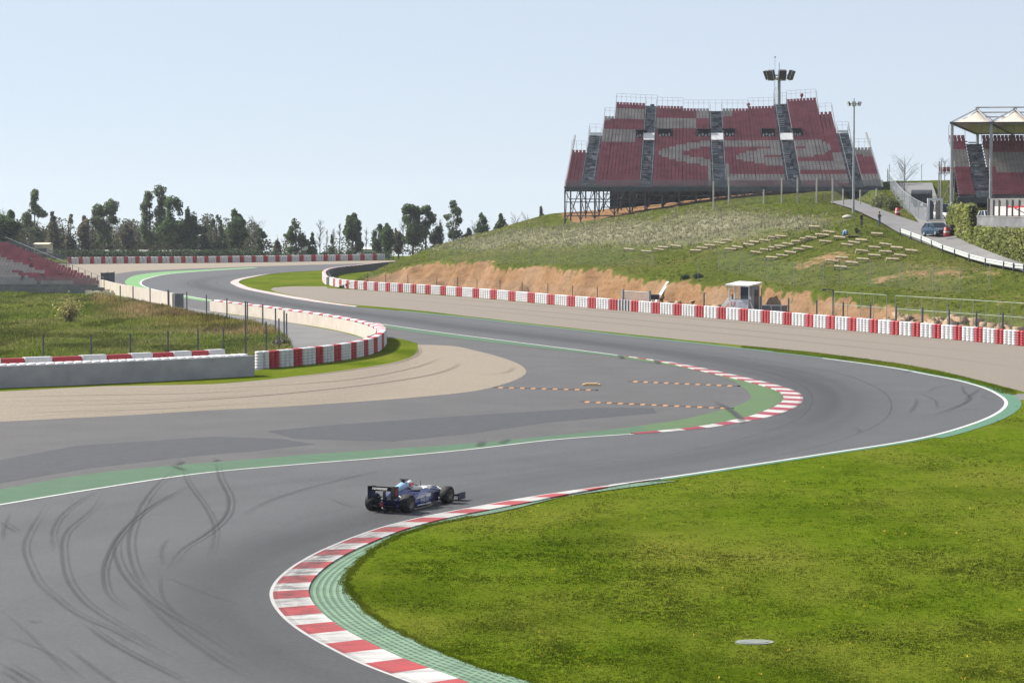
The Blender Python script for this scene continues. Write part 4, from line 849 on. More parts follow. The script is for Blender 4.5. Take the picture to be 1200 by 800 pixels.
# ================================================================== big grandstand
GD0 = 380.; gz0 = P(850, 220, GD0).z; gxc = P(850, 220, GD0).x; NR = 42
root = empty('grandstand', (gxc, GD0+6, HZ(gxc, GD0+6)), 0, 'big empty red and grey grandstand on steel legs on the hilltop', 'grandstand'); O = Vector(root.location)
def S(x, v):
    X0 = P(x, 220, GD0).x; u = (x-850)/190; return Vector((gxc+1.25*v+(X0-gxc)*(1-.085*v), GD0+25*v, gz0+14.3*v+(.35+1.1*v)*max(0, abs(u)-.15)**1.5*(1 if u > 0 else .8)*v))
def v_at(x, y):
    lo, hi = 0., 1.25
    for _ in range(30):
        m_ = (lo+hi)/2; p = S(x, m_); yy = project(p.x, p.y, p.z)[1]
        if yy > y: lo = m_
        else: hi = m_
    return lo
def paint_big(x, y):
    """1 where the seats are grey: bands and lettering of the photographed stand (x as at the front edge, y as seen)"""
    if 697 <= x < 752:
        if y < 128: return 0
        if y < 141 and x > 712: return 1
        if x <= 712 and y < 141: return 1
        if 153 <= y < 167 and x < 741: return 1
        return 0
    if 763 <= x < 836:
        if x > 818 and y < 139: return 1
        if 139 <= y < 152 and x < 819: return 1
        if 160 < y < 200 and x > 770:
            q = max(0, (x-770)/66)**.5; o = (180-y)/15. if y < 180 else (y-180)/16.
            if o < q:
                if x > 799:
                    i = ((x-799)/36)**.6; oo = abs(y-180)/8.
                    if oo < i: return 0
                return 1
        if x > 829 and 194 < y: return 1
        return 0
    if 850 <= x < 924:
        if x < 866 and y < 138: return 1
        if 165 <= y < 172: return 1
        if 172 < y < 198 and x > 863:
            q = max(0, (x-863)/60)**.55; o = abs(y-184.5)/12.
            if o < q: return 0 if (x > 899 and abs(y-184.5) < 1.6) else 1
        if x < 857 and y > 193: return 1
        return 1 if 205 <= y < 214 else 0
    if 938 <= x < 998:
        if 164 < y < 184:
            if x < 953 and 171.5 < y < 175: return 0
            q = (1-((y-173.5)/10.5)**2); 
            if q > 0 and x < 958+26*q**.7: return 1
        if 190 <= y < 199: return 1
        if x > 985 and 179 < y < 199: return 1
        return 1 if 205 <= y < 214 else 0
    if x >= 1010:
        if y < 183 or y > 205 or x < 1013.5: return 1
        return 0
    return 0
holes = [(740, 754, 153, 162), (768, 785, 153, 161), (818, 836, 153, 161), (850, 866, 152, 160.5), (900, 917, 152, 160.5), (938, 951, 152, 160.5)]
def treads(b, xa, xb, v0, v1, m):
    n = int(round((v1-v0)*NR))
    for r in range(n):
        va, vb = v0+r/NR, v0+(r+1)/NR; p, q, p2, q2 = S(xa, va), S(xb, va), S(xa, vb), S(xb, vb); dz = p2.z-p.z; dq = q2.z-q.z
        b.add([p-O, q-O, q2-O-Vector((0, 0, dq)), p2-O-Vector((0, 0, dz)), p2-O, q2-O], [(0, 1, 2, 3), (3, 2, 5, 4)], m)
def seats(b, xa, xb, v0, v1, colour, hole=True):
    n = int(round((v1-v0)*NR))
    for r in range(n):
        v = v0+r/NR; w_ = (S(xb, v)-S(xa, v)).length; k = max(1, int(w_/.5))
        for q in range(k):
            x = xa+(xb-xa)*(q+.5)/k; p = S(x, v); sx_, sy_ = project(p.x, p.y+.3, p.z+.45)
            xu = x
            if hole and any(h[0] <= xu <= h[1] and h[2]-1.2 <= sy_ <= h[3]+.6 for h in holes): continue
            c = colour(xu, sy_); c_ = p-O
            b.box((c_.x, c_.y+.26, c_.z+.36), (.43, .34, .07), c); b.box((c_.x, c_.y+.44, c_.z+.54), (.43, .06, .42), c)
blocks = [(662, 680.5, 177, 1), (697, 710, 136.5, 1), (710, 749, 121.5, 1), (765, 800, 125, 1), (800, 834.5, 127.5, 1), (852, 887, 128, 1), (887, 922, 126, 1), (940, 966, 117.5, 1), (966, 980, 116.5, 1), (980, 996.5, 133, 1), (1012, 1034, 173, 1)]
stairs = [(680.5, 697, 158), (749, 765, 122.5), (834.5, 852, 128.5), (922, 940, 121), (996.5, 1012, 154)]
cfun = lambda x, y: 1 if paint_big(x, y) else 0
edges = []
for xa, xb, yt, _ in blocks:
    b = MB(); v1 = round(v_at((xa+xb)/2, yt+2)*NR)/NR; treads(b, xa, xb, 0, v1, 2); seats(b, xa+.2, xb-.2, 0, v1, cfun); b.build('seat_block', ['seat_red', 'seat_grey', 'tread_grey'], root); edges.append((xa, xb, v1))
for xa, xb, yt in stairs:
    b = MB(); v1 = round(v_at((xa+xb)/2, yt+2)*NR)/NR; treads(b, xa, xb, 0, v1, 0)
    n = int(v1*NR)
    for r in range(1, n):                     # flights, landings, loose boards
        if r % 10 in (6, 7): continue
        p, q = S(xa+2, r/NR)-O, S(xb-2, r/NR)-O; b.box(((p.x*2+q.x)/3, p.y+.1, p.z+.28), ((q.x-p.x)*(.3+.25*random.random()), .5, .10), 1 if random.random() < .6 else 2)
        if random.random() < .5: b.box((p.x+(q.x-p.x)*random.uniform(.5, .95), p.y+.15, p.z+.4), (random.uniform(.3, .9), .2, .35), random.choice((1, 2, 2)))
    b.build('stairway', ['stair_metal', 'galvanised', 'steel_dark'], root); edges.append((xa, xb, v1))
    for x in (xa+1.2, xb-1.2):
        b = MB(); b.tube([S(x, 0)-O+Vector((0, 0, 1.1)), S(x, v1)-O+Vector((0, 0, 1.1))], .03, 4)
        for r in range(0, n+1, 5): p = S(x, r/NR)-O; b.tube([p, p+Vector((0, 0, 1.1))], .03, 4)
        b.build('handrail', ['steel_dark'], root)
    if 740 < xa < 930:
        p = S((xa+xb)/2, v_at((xa+xb)/2, 166))-O; b = MB(); wd = (S(xb, .5)-S(xa, .5)).x*.88; b.box((p.x, p.y+.35, p.z+.80), (wd, .12, 1.5), 0, M=Matrix.Rotation(-.75, 3, 'X')); b.build('landing_panel', ['panel_white'], root)
    elif xa < 700 or xa > 990 or True:
        p = S((xa+xb)/2, v1)-O; b = MB(); b.box((p.x, p.y, p.z+.25), ((S(xb, .8)-S(xa, .8)).x*.94, .1, .4)); b.build('top_board', ['panel_white'], root)
for x0, x1, y0, y1 in holes:
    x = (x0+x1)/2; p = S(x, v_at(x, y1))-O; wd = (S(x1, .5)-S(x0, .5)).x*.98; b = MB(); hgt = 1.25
    b.box((p.x, p.y+1.0, p.z+hgt/2), (wd, 1.8, hgt)); b.build('entrance', ['shade_dark'], root); b = MB(); b.box((p.x, p.y+.8, p.z+hgt+.06), (wd+.25, 2.2, .09)); b.build('entrance_roof', ['steel_dark'], root)  # solid near-black box, the shade inside the way in is painted
    b = MB()
    for q in range(4): b.box((p.x+wd*(-.35+.23*q), p.y+.03, p.z+.3+.12*(q % 2)), (wd*.14, .06, .4))
    b.build('entrance_railing', ['galvanised'], root)
# fascia, rails, end beams, legs and bracing
b = MB()
for q in range(37):
    p, r_ = S(662+q*10.08, 0)-O, S(662+(q+1)*10.08, 0)-O; b._bar(p+Vector((0, -.1, -.25)), r_+Vector((0, -.1, -.25)), .15, .7, 0)
b.build('front_fascia', ['steel_dark'], root)
b = MB(); 
for q in range(37): p, r_ = S(662+q*10.08, 0)-O, S(662+(q+1)*10.08, 0)-O; b.add([p+Vector((0, -.25, .1)), r_+Vector((0, -.25, .1)), r_+Vector((0, -.25, 1.2)), p+Vector((0, -.25, 1.2))], [(0, 1, 2, 3)])
b.build('front_netting', ['wire_net_dense'], root)
for xa, xb, v1 in edges:
    b = MB(); n = max(2, int((xb-xa)/6)); pr = [S(xa+(xb-xa)*k/n, v1)-O+Vector((0, .5, .3)) for k in range(n+1)]
    for h in (1.5, 1.0): b.tube([p+Vector((0, 0, h)) for p in pr], .018, 4)
    for p in pr: b.tube([p-Vector((0, 0, .6)), p+Vector((0, 0, 1.5))], .022, 4)
    b.build('top_railing', ['galvanised'], root)
for xe, v0, v1 in [(662, 0, .56), (1034, 0, .58)]:
    b = MB(); b._bar(S(xe, v0)-O, S(xe, v1)-O, .25, .5, 0); b.build('end_beam', ['galvanised'], root)
for x, va, vb in [(680.5, v_at(680, 177), v_at(680, 158)), (697, v_at(697, 158), v_at(697, 137)), (710, v_at(710, 137), v_at(710, 122)), (980, v_at(980, 133), v_at(980, 117)), (996.5, v_at(996, 154), v_at(996, 133)), (1012, v_at(1012, 173), v_at(1012, 154))]:
    b = MB(); p, q = S(x, va)-O, S(x, vb)-O; b._bar(p, q+Vector((0, 0, 1.4)), .12, .12, 0); b.build('end_rail', ['galvanised'], root)
lx = [662, 680.5, 697, 720, 738, 756, 776, 796, 816, 836, 856, 876, 896, 916, 936, 956, 976, 996, 1016, 1034]; legs = {}
for row, v in enumerate((0, .32, .66)):
    for x in lx:
        if row == 2 and (x > 1012 or x < 690): continue
        if row == 1 and not (662 <= x): continue
        p = S(x, v); g = HZ(p.x, p.y); vv = min(v, .56) if x < 681 or x > 1012 else v
        if p.z-.3-g < .4: continue
        b = MB(); b.tube([(p.x-O.x, p.y-O.y, g-O.z-.3), (p.x-O.x, p.y-O.y, p.z-O.z-.3)], .13, 6); b.build('leg', ['steel_dark'], root); legs[(row, x)] = (p, g)
b = MB()
for row in (0, 1, 2):
    for xa, xb in zip(lx, lx[1:]):
        if (row, xa) in legs and (row, xb) in legs:
            if b.v: b.build('bracing', ['steel_dark'], root)
            b = MB(); (p, g), (q, h) = legs[(row, xa)], legs[(row, xb)]; z = p.z-2.2
            while z > min(g, h)+.6: b.tube([(p.x-O.x, p.y-O.y, z-O.z), (q.x-O.x, q.y-O.y, z-O.z)], .07, 4); z -= 2.1
            b.tube([(p.x-O.x, p.y-O.y, g-O.z+.2), (q.x-O.x, q.y-O.y, q.z-O.z-.4)], .06, 4)
            if random.random() < .6: b.tube([(p.x-O.x, p.y-O.y, p.z-O.z-.4), (q.x-O.x, q.y-O.y, h-O.z+.2)], .06, 4)
for x in lx:
    if (0, x) in legs and (1, x) in legs:
        if b.v: b.build('bracing', ['steel_dark'], root)
        b = MB(); (p, g), (q, h) = legs[(0, x)], legs[(1, x)]; b.tube([(p.x-O.x, p.y-O.y, g-O.z+.3), (q.x-O.x, q.y-O.y, q.z-O.z-.6)], .06, 4); b.tube([(p.x-O.x, p.y-O.y, p.z-O.z-.4), (q.x-O.x, q.y-O.y, p.z-O.z-.4)], .06, 4)
b.build('bracing', ['steel_dark'], root)
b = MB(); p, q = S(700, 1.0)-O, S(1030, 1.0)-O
b.add([(p.x, p.y+.4, HZ(p.x+O.x, 405)-O.z-1), (q.x, q.y+.4, HZ(q.x+O.x, 405)-O.z-1), (q.x, q.y+.4, 3.5), (p.x, p.y+.4, 3.5)], [(0, 1, 2, 3)]); b.build('shade_backing', ['shade_dark'], root)  # black sheet added behind the legs to paint the shade under the stand

# ================================================================== left grandstand
LD = 338.; pl = P(40, 342, LD); root = empty('grandstand', (pl.x, pl.y, 0), 0, 'low red and grey grandstand cut by the left edge of the photo', 'grandstand'); O = Vector(root.location)
def SL(x, r): p = P(x, 334-r*3.0, LD); return Vector((p.x, LD+r*.85, .6+r*.42))
bt, bs = MB(), MB()
for r in range(16):
    xr = 122-r*8.6; xl = -60; p, q = SL(xl, 0), SL(xr, 0); z = .9+r*.34; y = LD+r*.8
    bt.box(((p.x+q.x)/2-O.x, y-O.y+.2, z/2-.1), (q.x-p.x, .8, z), 0)
    k = int((q.x-p.x)/.5)
    for j_ in range(k):
        X_ = p.x+.25+j_*.5; sx_, sy_ = project(X_, y, z+.4); lo_ = 302+.36*sx_; red = (sy_ < lo_ and sy_ > 0) or (sy_ > 318.5+.06*sx_ and sx_ > 12+max(0, (sy_-320))*3.2 and sy_ < 331) or sx_ > 62 and sy_ < 330
        if random.random() < .04: continue
        bs.box((X_-O.x, y-O.y, z+.40), (.45, .38, .07), 0 if red else 1); bs.box((X_-O.x, y-O.y+.2, z+.6), (.45, .06, .45), 0 if red else 1)
bt.build('terrace', ['tread_grey'], root); bs.build('seating', ['seat_red', 'seat_grey'], root)
b = MB()
for r in range(16):
    xr = 122-r*8.6; q = SL(xr, 0); z = .9+r*.34; y = LD+r*.8; b.tube([(q.x-O.x, y-O.y, z), (q.x-O.x, y-O.y, z+1.2)], .05, 4)
    p2 = SL(xr-8.6, 0); b.tube([(q.x-O.x, y-O.y, z+1.2), (p2.x-O.x, y-O.y+.8, z+1.54)], .03, 4)
b.build('side_railing', ['steel_dark'], root)
b = MB(); p, q = SL(-60, 0), SL(118, 0)
b.add([(p.x-O.x, -2.2, 0), (q.x-O.x, -2.2, 0), (q.x-O.x, -2.2, 2.3), (p.x-O.x, -2.2, 2.3)], [(0, 1, 2, 3)]); b.build('front_netting', ['wire_net_dense'], root)
p = SL(-60, 0); q = SL(62, 0); b = MB(); b.add([(p.x-O.x, 13.5, 4), (q.x-O.x, 13.5, 3.0), (q.x-O.x, 13.5, 4.6), (SL(20, 0).x-O.x, 13.5, 6.6), (p.x-O.x, 13.5, 7.4)], [(0, 1, 2, 3, 4)]); b.build('rear_netting', ['wire_net_dense'], root)
a, c = G(119, 340.5), G(134.5, 339.5); l = (c-a).length
root = empty('screen_panel', a, math.atan2(c.y-a.y, c.x-a.x), 'tall dark mesh screen at the end of the left grandstand', 'screen')
b = MB(); b.add([(0, 0, .2), (l, 0, .2), (l, 0, 2.5), (0, 0, 2.5)], [(0, 1, 2, 3)]); b.build('mesh_panel', ['post_dark'], root)
for x in (0, l/2, l): b = MB(); b.tube([(x, .05, -.1), (x, .05, 2.6)], .06); b.build('post', ['steel_dark'], root)
mat('block_cream', (.66, .60, .45), .9, .1, 3.)
for x, y, d in [(104, 343.5, .9), (107.5, 345.5, 1.2), (112, 341.5, .8), (114, 344, 1.0), (119, 345.8, .9), (120.5, 342, .8), (124, 344.2, 1.0), (128, 342.2, .7), (130, 345.8, 1.0), (133, 343.6, .7)]:
    p = G(x, y+1.2); b = MB(); b.prism([(-d/2, -.25), (d/2, -.25), (d/2, .25), (-d/2, .25)], 0, .45); b.prism([(-d/2+.06, -.2), (d/2-.06, -.2), (d/2-.06, .2), (-d/2+.06, .2)], .45, .52)
    o = b.build('concrete_block', ['block_cream'], None, False, (p.x, p.y, random.choice((0, 0, .0)))); o.rotation_euler = (0, 0, random.uniform(-.6, .6)); tag(o, 'small cream block lying by the end of the left grandstand', 'block', 'cream blocks by the left grandstand')
# dark box by the gap in the cream walls
p = G(210, 361); root = empty('cabinet', p, .1, 'small dark cabinet in the gap between the cream walls', 'cabinet'); b = MB(); b.box((0, 0, .85), (1.0, .8, 1.5)); b.build('body', ['post_dark'], root); b = MB(); b.box((0, 0, 1.64), (1.15, .95, .08)); b.build('lid', ['steel_dark'], root); b = MB(); b.box((0, 0, .05), (1.1, .9, .1)); b.build('plinth', ['concrete_grey'], root); b = MB(); b.tube([(-1.2, 0, 0), (-1.2, 0, 2.)], .12); b.build('post', ['steel_dark'], root)
# ================================================================== right grandstand with tent roof
# terrace it stands on and the retaining bank along the hill road
def poly_prism(name, pts, z0, z1, m):
    b = MB(); b.prism([(p[0], p[1]) for p in pts], z0, z1); return b.build(name, [m])
w1 = [P(1112.5, 276, 284), P(1137.5, 284.5, 266), P(1170, 300, 252.5), P(1202, 312, 244), P(1275, 330, 231)]
terr = [(w1[1].x+.5, w1[1].y+1.2), (w1[2].x+.7, w1[2].y+1.2), (w1[3].x+1, w1[3].y+1.2), (w1[4].x+1, w1[4].y+1.2), (120, 260), (120, 365), (62, 365), (56, 318), (51.5, 288)]
tag(poly_prism('terrace', terr, 3, 9.6, 'service_asphalt'), kind='structure')
def leaves(cen, size, n_from=None, flat=.0):
    """leaf quads at given centres"""
    k = len(cen); a = RNG.normal(size=(k, 3)); a[:, 2] *= .7; a /= np.linalg.norm(a, axis=1)[:, None]; b_ = np.cross(a, RNG.normal(size=(k, 3))); b_ /= np.linalg.norm(b_, axis=1)[:, None]; s = (size*RNG.uniform(.6, 1.4, k))[:, None]
    V = np.empty((k*4, 3)); V[0::4] = cen-a*s*.5; V[1::4] = cen+b_*s*.32; V[2::4] = cen+a*s*.5; V[3::4] = cen-b_*s*.32
    return V, np.arange(k*4).reshape(-1, 4)
def hedge_wall(name, a, c, top_a, top_c, th, label, dens=46):
    """ivy covered bank: solid core and a skin of leaves"""
    a, c = Vector(a), Vector(c); root = empty(name, a, 0, label, 'hedge'); d = (c-a); L_ = d.to_2d().length; t_ = d.to_2d().normalized(); nn = Vector((-t_.y, t_.x))
    b = MB(); q0, q1 = Vector((0, 0)), t_*L_; z1 = c.z-a.z
    b.add([(0, 0, -1), (q1.x, q1.y, z1-1), (q1.x+nn.x*th, q1.y+nn.y*th, z1-1), (nn.x*th, nn.y*th, -1), (0, 0, top_a-a.z), (q1.x, q1.y, top_c-a.z), (q1.x+nn.x*th, q1.y+nn.y*th, top_c-a.z), (nn.x*th, nn.y*th, top_a-a.z)], [(3, 2, 1, 0), (4, 5, 6, 7), (0, 1, 5, 4), (1, 2, 6, 5), (2, 3, 7, 6), (3, 0, 4, 7)]); b.build('core', ['leaf_dark'], root)
    hh = (top_a-a.z+top_c-c.z)/2; k = int(L_*hh*dens); u = RNG.uniform(0, 1, k); v = RNG.uniform(-.02, 1.03, k); e = RNG.normal(0, .12, k)+.35*(vnoise(u*L_*.9, v*hh*1.3, 71)-.6)
    z = (1-v)*(u*z1)+v*((1-u)*(top_a-a.z)+u*(top_c-a.z)); cen = np.stack([t_.x*u*L_-nn.x*(.12-e), t_.y*u*L_-nn.y*(.12-e), z], 1)
    k2 = int(L_*th*dens*.6); u2 = RNG.uniform(0, 1, k2); w2 = RNG.uniform(0, th, k2); cen2 = np.stack([t_.x*u2*L_+nn.x*w2, t_.y*u2*L_+nn.y*w2, (1-u2)*(top_a-a.z)+u2*(top_c-a.z)+RNG.normal(.08, .1, k2)], 1)
    k3 = int(th*hh*dens*1.2); z3 = RNG.uniform(0, 1, k3); w3 = RNG.uniform(0, th, k3); cen3 = np.stack([t_.x*(L_+.1)+nn.x*w3, t_.y*(L_+.1)+nn.y*w3, z1+z3*(top_c-c.z)], 1); cen = np.concatenate([cen, cen2, cen3]); V, Q_ = leaves(cen, .34); tn = np.repeat(RNG.uniform(.55, 1.35, (len(cen), 1)), 4, 0)*np.ones((1, 3)); big_mesh('foliage', V, Q_, 'leaf_ivy', root, tint=tn); return root
hedge_wall('ivy_hedge', w1[0], (w1[1].x, w1[1].y, w1[1].z), P(1113, 242.5, 284).z, P(1140, 241.5, 266).z, .7, 'tall square block of pale green ivy beside the dark car')
e = hedge_wall('ivy_bank', (w1[1].x+.1, w1[1].y-.2, w1[1].z), (w1[3].x, w1[3].y, w1[3].z), P(1138, 267, 266).z, P(1202, 271, 244).z, 1.2, 'ivy covered bank below the grey parapet at the right edge')
hedge_wall('ivy_bank', (w1[3].x, w1[3].y, w1[3].z), tuple(w1[4]), P(1202, 271, 244).z, P(1275, 276, 231).z, 1.2, 'ivy bank running out of the right edge of the picture')
# parapet on the bank
pa, pc = P(1141, 266.5, 266.8), P(1285, 272, 236); root = empty('parapet', pa, math.atan2(pc.y-pa.y, pc.x-pa.x), 'grey concrete parapet on top of the ivy bank', 'wall'); l = (pc-pa).to_2d().length
tilt = (pc.z-pa.z)/l
b = MB(); b.add([(0, -.12, -.15), (l, -.12, -.15+pc.z-pa.z), (l, .12, -.15+pc.z-pa.z), (0, .12, -.15), (0, -.12, 1.2), (l, -.12, 1.2+pc.z-pa.z), (l, .12, 1.2+pc.z-pa.z), (0, .12, 1.2)], [(3, 2, 1, 0), (4, 5, 6, 7), (0, 1, 5, 4), (1, 2, 6, 5), (2, 3, 7, 6), (3, 0, 4, 7)]); b.build('wall_slab', ['parapet_grey'], root)
b = MB(); b._bar((0, -.06, -.2), (l, -.06, -.2+pc.z-pa.z), .5, .16, 0); b._bar((0, 0, 1.25), (l, 0, 1.25+pc.z-pa.z), .32, .09, 0); b.build('coping', ['concrete_wall'], root)
# post fence with pale boards behind the parapet
fx_ = [1158, 1164, 1170.5, 1179.5, 1186, 1194, 1203, 1212, 1222]; pf = []
for x in fx_: p = P(x, 256, 276-(x-1158)*.16); pf.append((Vector((p.x, p.y, 9.6)), P(x, 234 if x > 1160 else 226, p.y).z-9.6))
root = fence('panel_fence', pf, 'post_dark', 'dark post fence with pale board panels and a pink and white banner', .075)
O = Vector(root.location); b = MB()
for (p, h), (q, g_) in zip(pf, pf[1:]): p, q = p-O+Vector((0, .4, 0)), q-O+Vector((0, .4, 0)); b._bar(p+Vector((0, 0, 1.5)), q+Vector((0, 0, 1.5)), .08, 2.9, 0)
b.build('board', ['concrete_wall'], root); b = MB()
for (p, h), (q, g_) in list(zip(pf, pf[1:]))[1:]: p, q = p-O+Vector((0, .25, 0)), q-O+Vector((0, .25, 0)); b._bar(p+Vector((0, 0, 1.55)), q+Vector((0, 0, 1.55)), .05, 1.0, 0)
bn = b.build('banner', ['pink_banner'], root); b = MB(); p, q = pf[3][0]-O+Vector((0, .16, 2.0)), pf[6][0]-O+Vector((0, .16, 2.05)); b._bar(p, q, .03, .16, 0); b._bar(p+Vector((.5, 0, -.22)), q+Vector((-.7, 0, -.1)), .03, .10, 0); b.build('red_streak', ['barrel_red'], bn)
# the stand
RD = 322.; rb = P(1150, 229, RD); root = empty('grandstand', (rb.x, RD, 9.6), math.atan2(-6, 50)*.7, 'red and grey grandstand under a pale tent roof at the right edge', 'grandstand'); O = Vector(root.location); Mi = root.rotation_euler.to_matrix().inverted()
z0 = P(1150, 231, RD).z-9.6
xL = P(1124, 229, RD).x-rb.x
def colour_r(X_, r):
    k = X_-xL
    bands = [0, 0, 0, 0, 1, 1, 1, 0, 0, 0, 0]
    f = r/20.
    c = 0 if f < .42 else (1 if f < .72 else 0)
    if k > 5.6: c = [0, 1, 0][int(min(2, f*3))] if k < 8.2 else ([1, 0, 1][int(min(2, f*3))] if k > 8.6+2.0 else [0, 1, 0][int(min(2, f*3))])
    return c
secs_ = [(0, 2.1, 1), (2.2, 4.3, 0), (4.4, 22, 1)]
for x0, x1, isseat in secs_:
    b = MB()
    for r in range(20 if isseat else 19):
        y, z = r*.75, z0+r*.40; xm = xL+(x0+x1)/2; b.box((xm+r*.02, y+.35, z+.0), (x1-x0-.05, .8, .12), 2 if isseat else 0); b.box((xm, y, z-.2), (x1-x0-.05, .08, .42), 2 if isseat else 0)
        if isseat:
            k = int((x1-x0)/.5)
            for q in range(k):
                X_ = xL+x0+(q+.5)*(x1-x0)/k; c = colour_r(X_, r); b.box((X_, y+.3, z+.42), (.44, .38, .07), c); b.box((X_, y+.5, z+.64), (.44, .06, .48), c)
        elif r % 5 != 4: b.box((xm+random.uniform(-.4, .4), y+.1, z+.25), (random.uniform(.4, 1.), .4, .14), random.choice((1, 2)))
    b.build('seat_block' if isseat else 'stairway', ['seat_red', 'seat_grey', 'tread_grey'] if isseat else ['stair_metal', 'galvanised', 'steel_dark'], root)
b = MB(); b.box((xL+11, -.1, z0-.4), (22.4, .2, .7)); b.build('front_fascia', ['steel_dark'], root)
b = MB()
for x in np.arange(0, 22.1, 2.2): b.tube([(xL+x, 15.3, z0+7.6), (xL+x, 15.3, z0+9.8)], .04, 4)
b.tube([(xL, 15.3, z0+9.8), (xL+2.1, 15.3, z0+9.8)], .035, 4); b.tube([(xL+4.3, 15.3, z0+9.8), (xL+22, 15.3, z0+9.8)], .035, 4); b.build('top_railing', ['galvanised'], root)
for x in np.arange(1.2, 22, 2.6):
    b = MB(); b.tube([(xL+x, 2, -.3), (xL+x, 2, z0+.6)], .12); b.build('leg', ['steel_dark'], root); b = MB(); b.tube([(xL+x-.6, 1.0, 0), (xL+x+.5, 1.0, z0-.5)], .09); b.build('brace', ['post_concrete' if x < 10 else 'steel_dark'], root)
b = MB(); b.add([(xL-.3, 9, -1), (xL+22, 9, -1), (xL+22, 9, z0+4), (xL-.3, 9, z0+4)], [(0, 1, 2, 3)]); b.build('shade_backing', ['shade_dark'], root)  # added black sheet stands in for the shade beneath the seats
# tent roof: a tensioned canopy with a peak per bay, its truss and posts
zf = P(1150, 143.5, RD-8).z-9.6; bay = (P(1165.5, 143, RD-8).x-P(1120, 143, RD-8).x); yb_ = 43.; xr0 = P(1120.5, 143, RD-8).x-rb.x
def canopy(k, lab):
    x0 = xr0+k*bay; b = MB(); n = 14; vs = []; pk = P(1143, 128, RD+2).z-9.6-zf
    for j_ in range(n+1):
        for i_ in range(n+1):
            u, v = i_/n, j_/n; r_ = max(abs(u-.5)*2, abs(v-.28)/(.28 if v < .28 else .72)); z_ = zf+pk*max(0, 1-r_)**1.35-.0; vs.append((x0+u*bay+v*7.5, -8+v*yb_, z_))
    fs = [(j_*(n+1)+i_, j_*(n+1)+i_+1, (j_+1)*(n+1)+i_+1, (j_+1)*(n+1)+i_) for j_ in range(n) for i_ in range(n)]
    b.add(vs, fs); o = b.build('canopy', ['fabric_cream'], root, True)
    b = MB()
    for q0, q1 in (((x0, -8), (x0+bay, -8)), ((x0, -8), (x0+7.5, yb_-8)), ((x0+7.5, yb_-8), (x0+7.5+bay, yb_-8))): b._bar((*q0, zf-.05), (*q1, zf-.05), .2, .22, 0)
    b.build('edge_beam', ['steel_dark'], root)
    ax_, ay_ = x0+bay*.5+2.1, -8+.28*yb_; pkz = zf+pk
    b = MB(); b.tube([(ax_, ay_, pkz-.4), (ax_, ay_, pkz+.35)], .25, 8); 
    for q0 in ((x0, -8), (x0+bay, -8), (x0+7.5, yb_-8), (x0+bay+7.5, yb_-8)): b.tube([(ax_, ay_, pkz+.1), ((ax_+q0[0])/2, (ay_+q0[1])/2, zf+pk*.52), (q0[0], q0[1], zf)], .08, 5)
    b.build('ridge_frame', ['steel'], root); return (ax_, ay_, pkz)
pk_ = [canopy(k, '') for k in range(3)]
for (a, c) in zip(pk_, pk_[1:]):
    for dz, dy in ((.3, 0), (-.15, 5), (-.6, 9), (-1.1, 12)): b = MB(); b.tube([(a[0]+(.2*dy), a[1]+dy, a[2]+dz), (c[0], c[1]+dy, c[2]+dz)], .09, 5); b.build('truss_beam', ['steel'], root)
for k in range(3):
    for y, dx in ((-7.6, 0), (yb_-8.4, 7.5)):
        b = MB(); b.tube([(xr0+k*bay+dx+.25, y, -.4), (xr0+k*bay+dx+.25, y, zf-.05)], .2 if y < 0 else .22, 8); b.build('roof_post', ['galvanised'], root)
# small seat block and scaffold poles left of it
pp_ = P(1110, 202, 330); root = empty('scaffold_tower', (pp_.x, pp_.y, HZ(pp_.x, pp_.y)), 0, 'slim scaffold tower with a few red seats left of the tent roof', 'scaffold'); h0 = pp_.z-root.location.z
for x, y in ((-.9, 0), (.9, 0), (-.9, 1.5), (.9, 1.5), (1.9, 0)): b = MB(); b.tube([(x, y, -.5), (x+.1, y, h0+(1.5 if x < 1.5 else .2))], .09, 6); b.build('pole', ['post_concrete' if y == 0 else 'galvanised'], root)
b = MB()
for q in range(4): b.box((-.75+q*.5, .3, h0+.1), (.42, .4, .08)); b.box((-.75+q*.5, .55, h0+.4), (.42, .07, .6))
b.build('seats', ['seat_red'], root); b = MB(); b.box((0, .7, h0-.1), (2.1, 1.7, .1)); b.tube([(-.9, 0, .4), (.9, 0, h0-.6)], .05); b.build('platform', ['steel'], root)
root = fence('post_fence', [(hit(x, y, 300, 400), 3.2) for x, y in ((1103, 243), (1120, 236), (1128, 234), (1134, 232))], 'post_concrete', 'few pale concrete posts on the green bank by the tent roof', .11, (), 'wire_net')

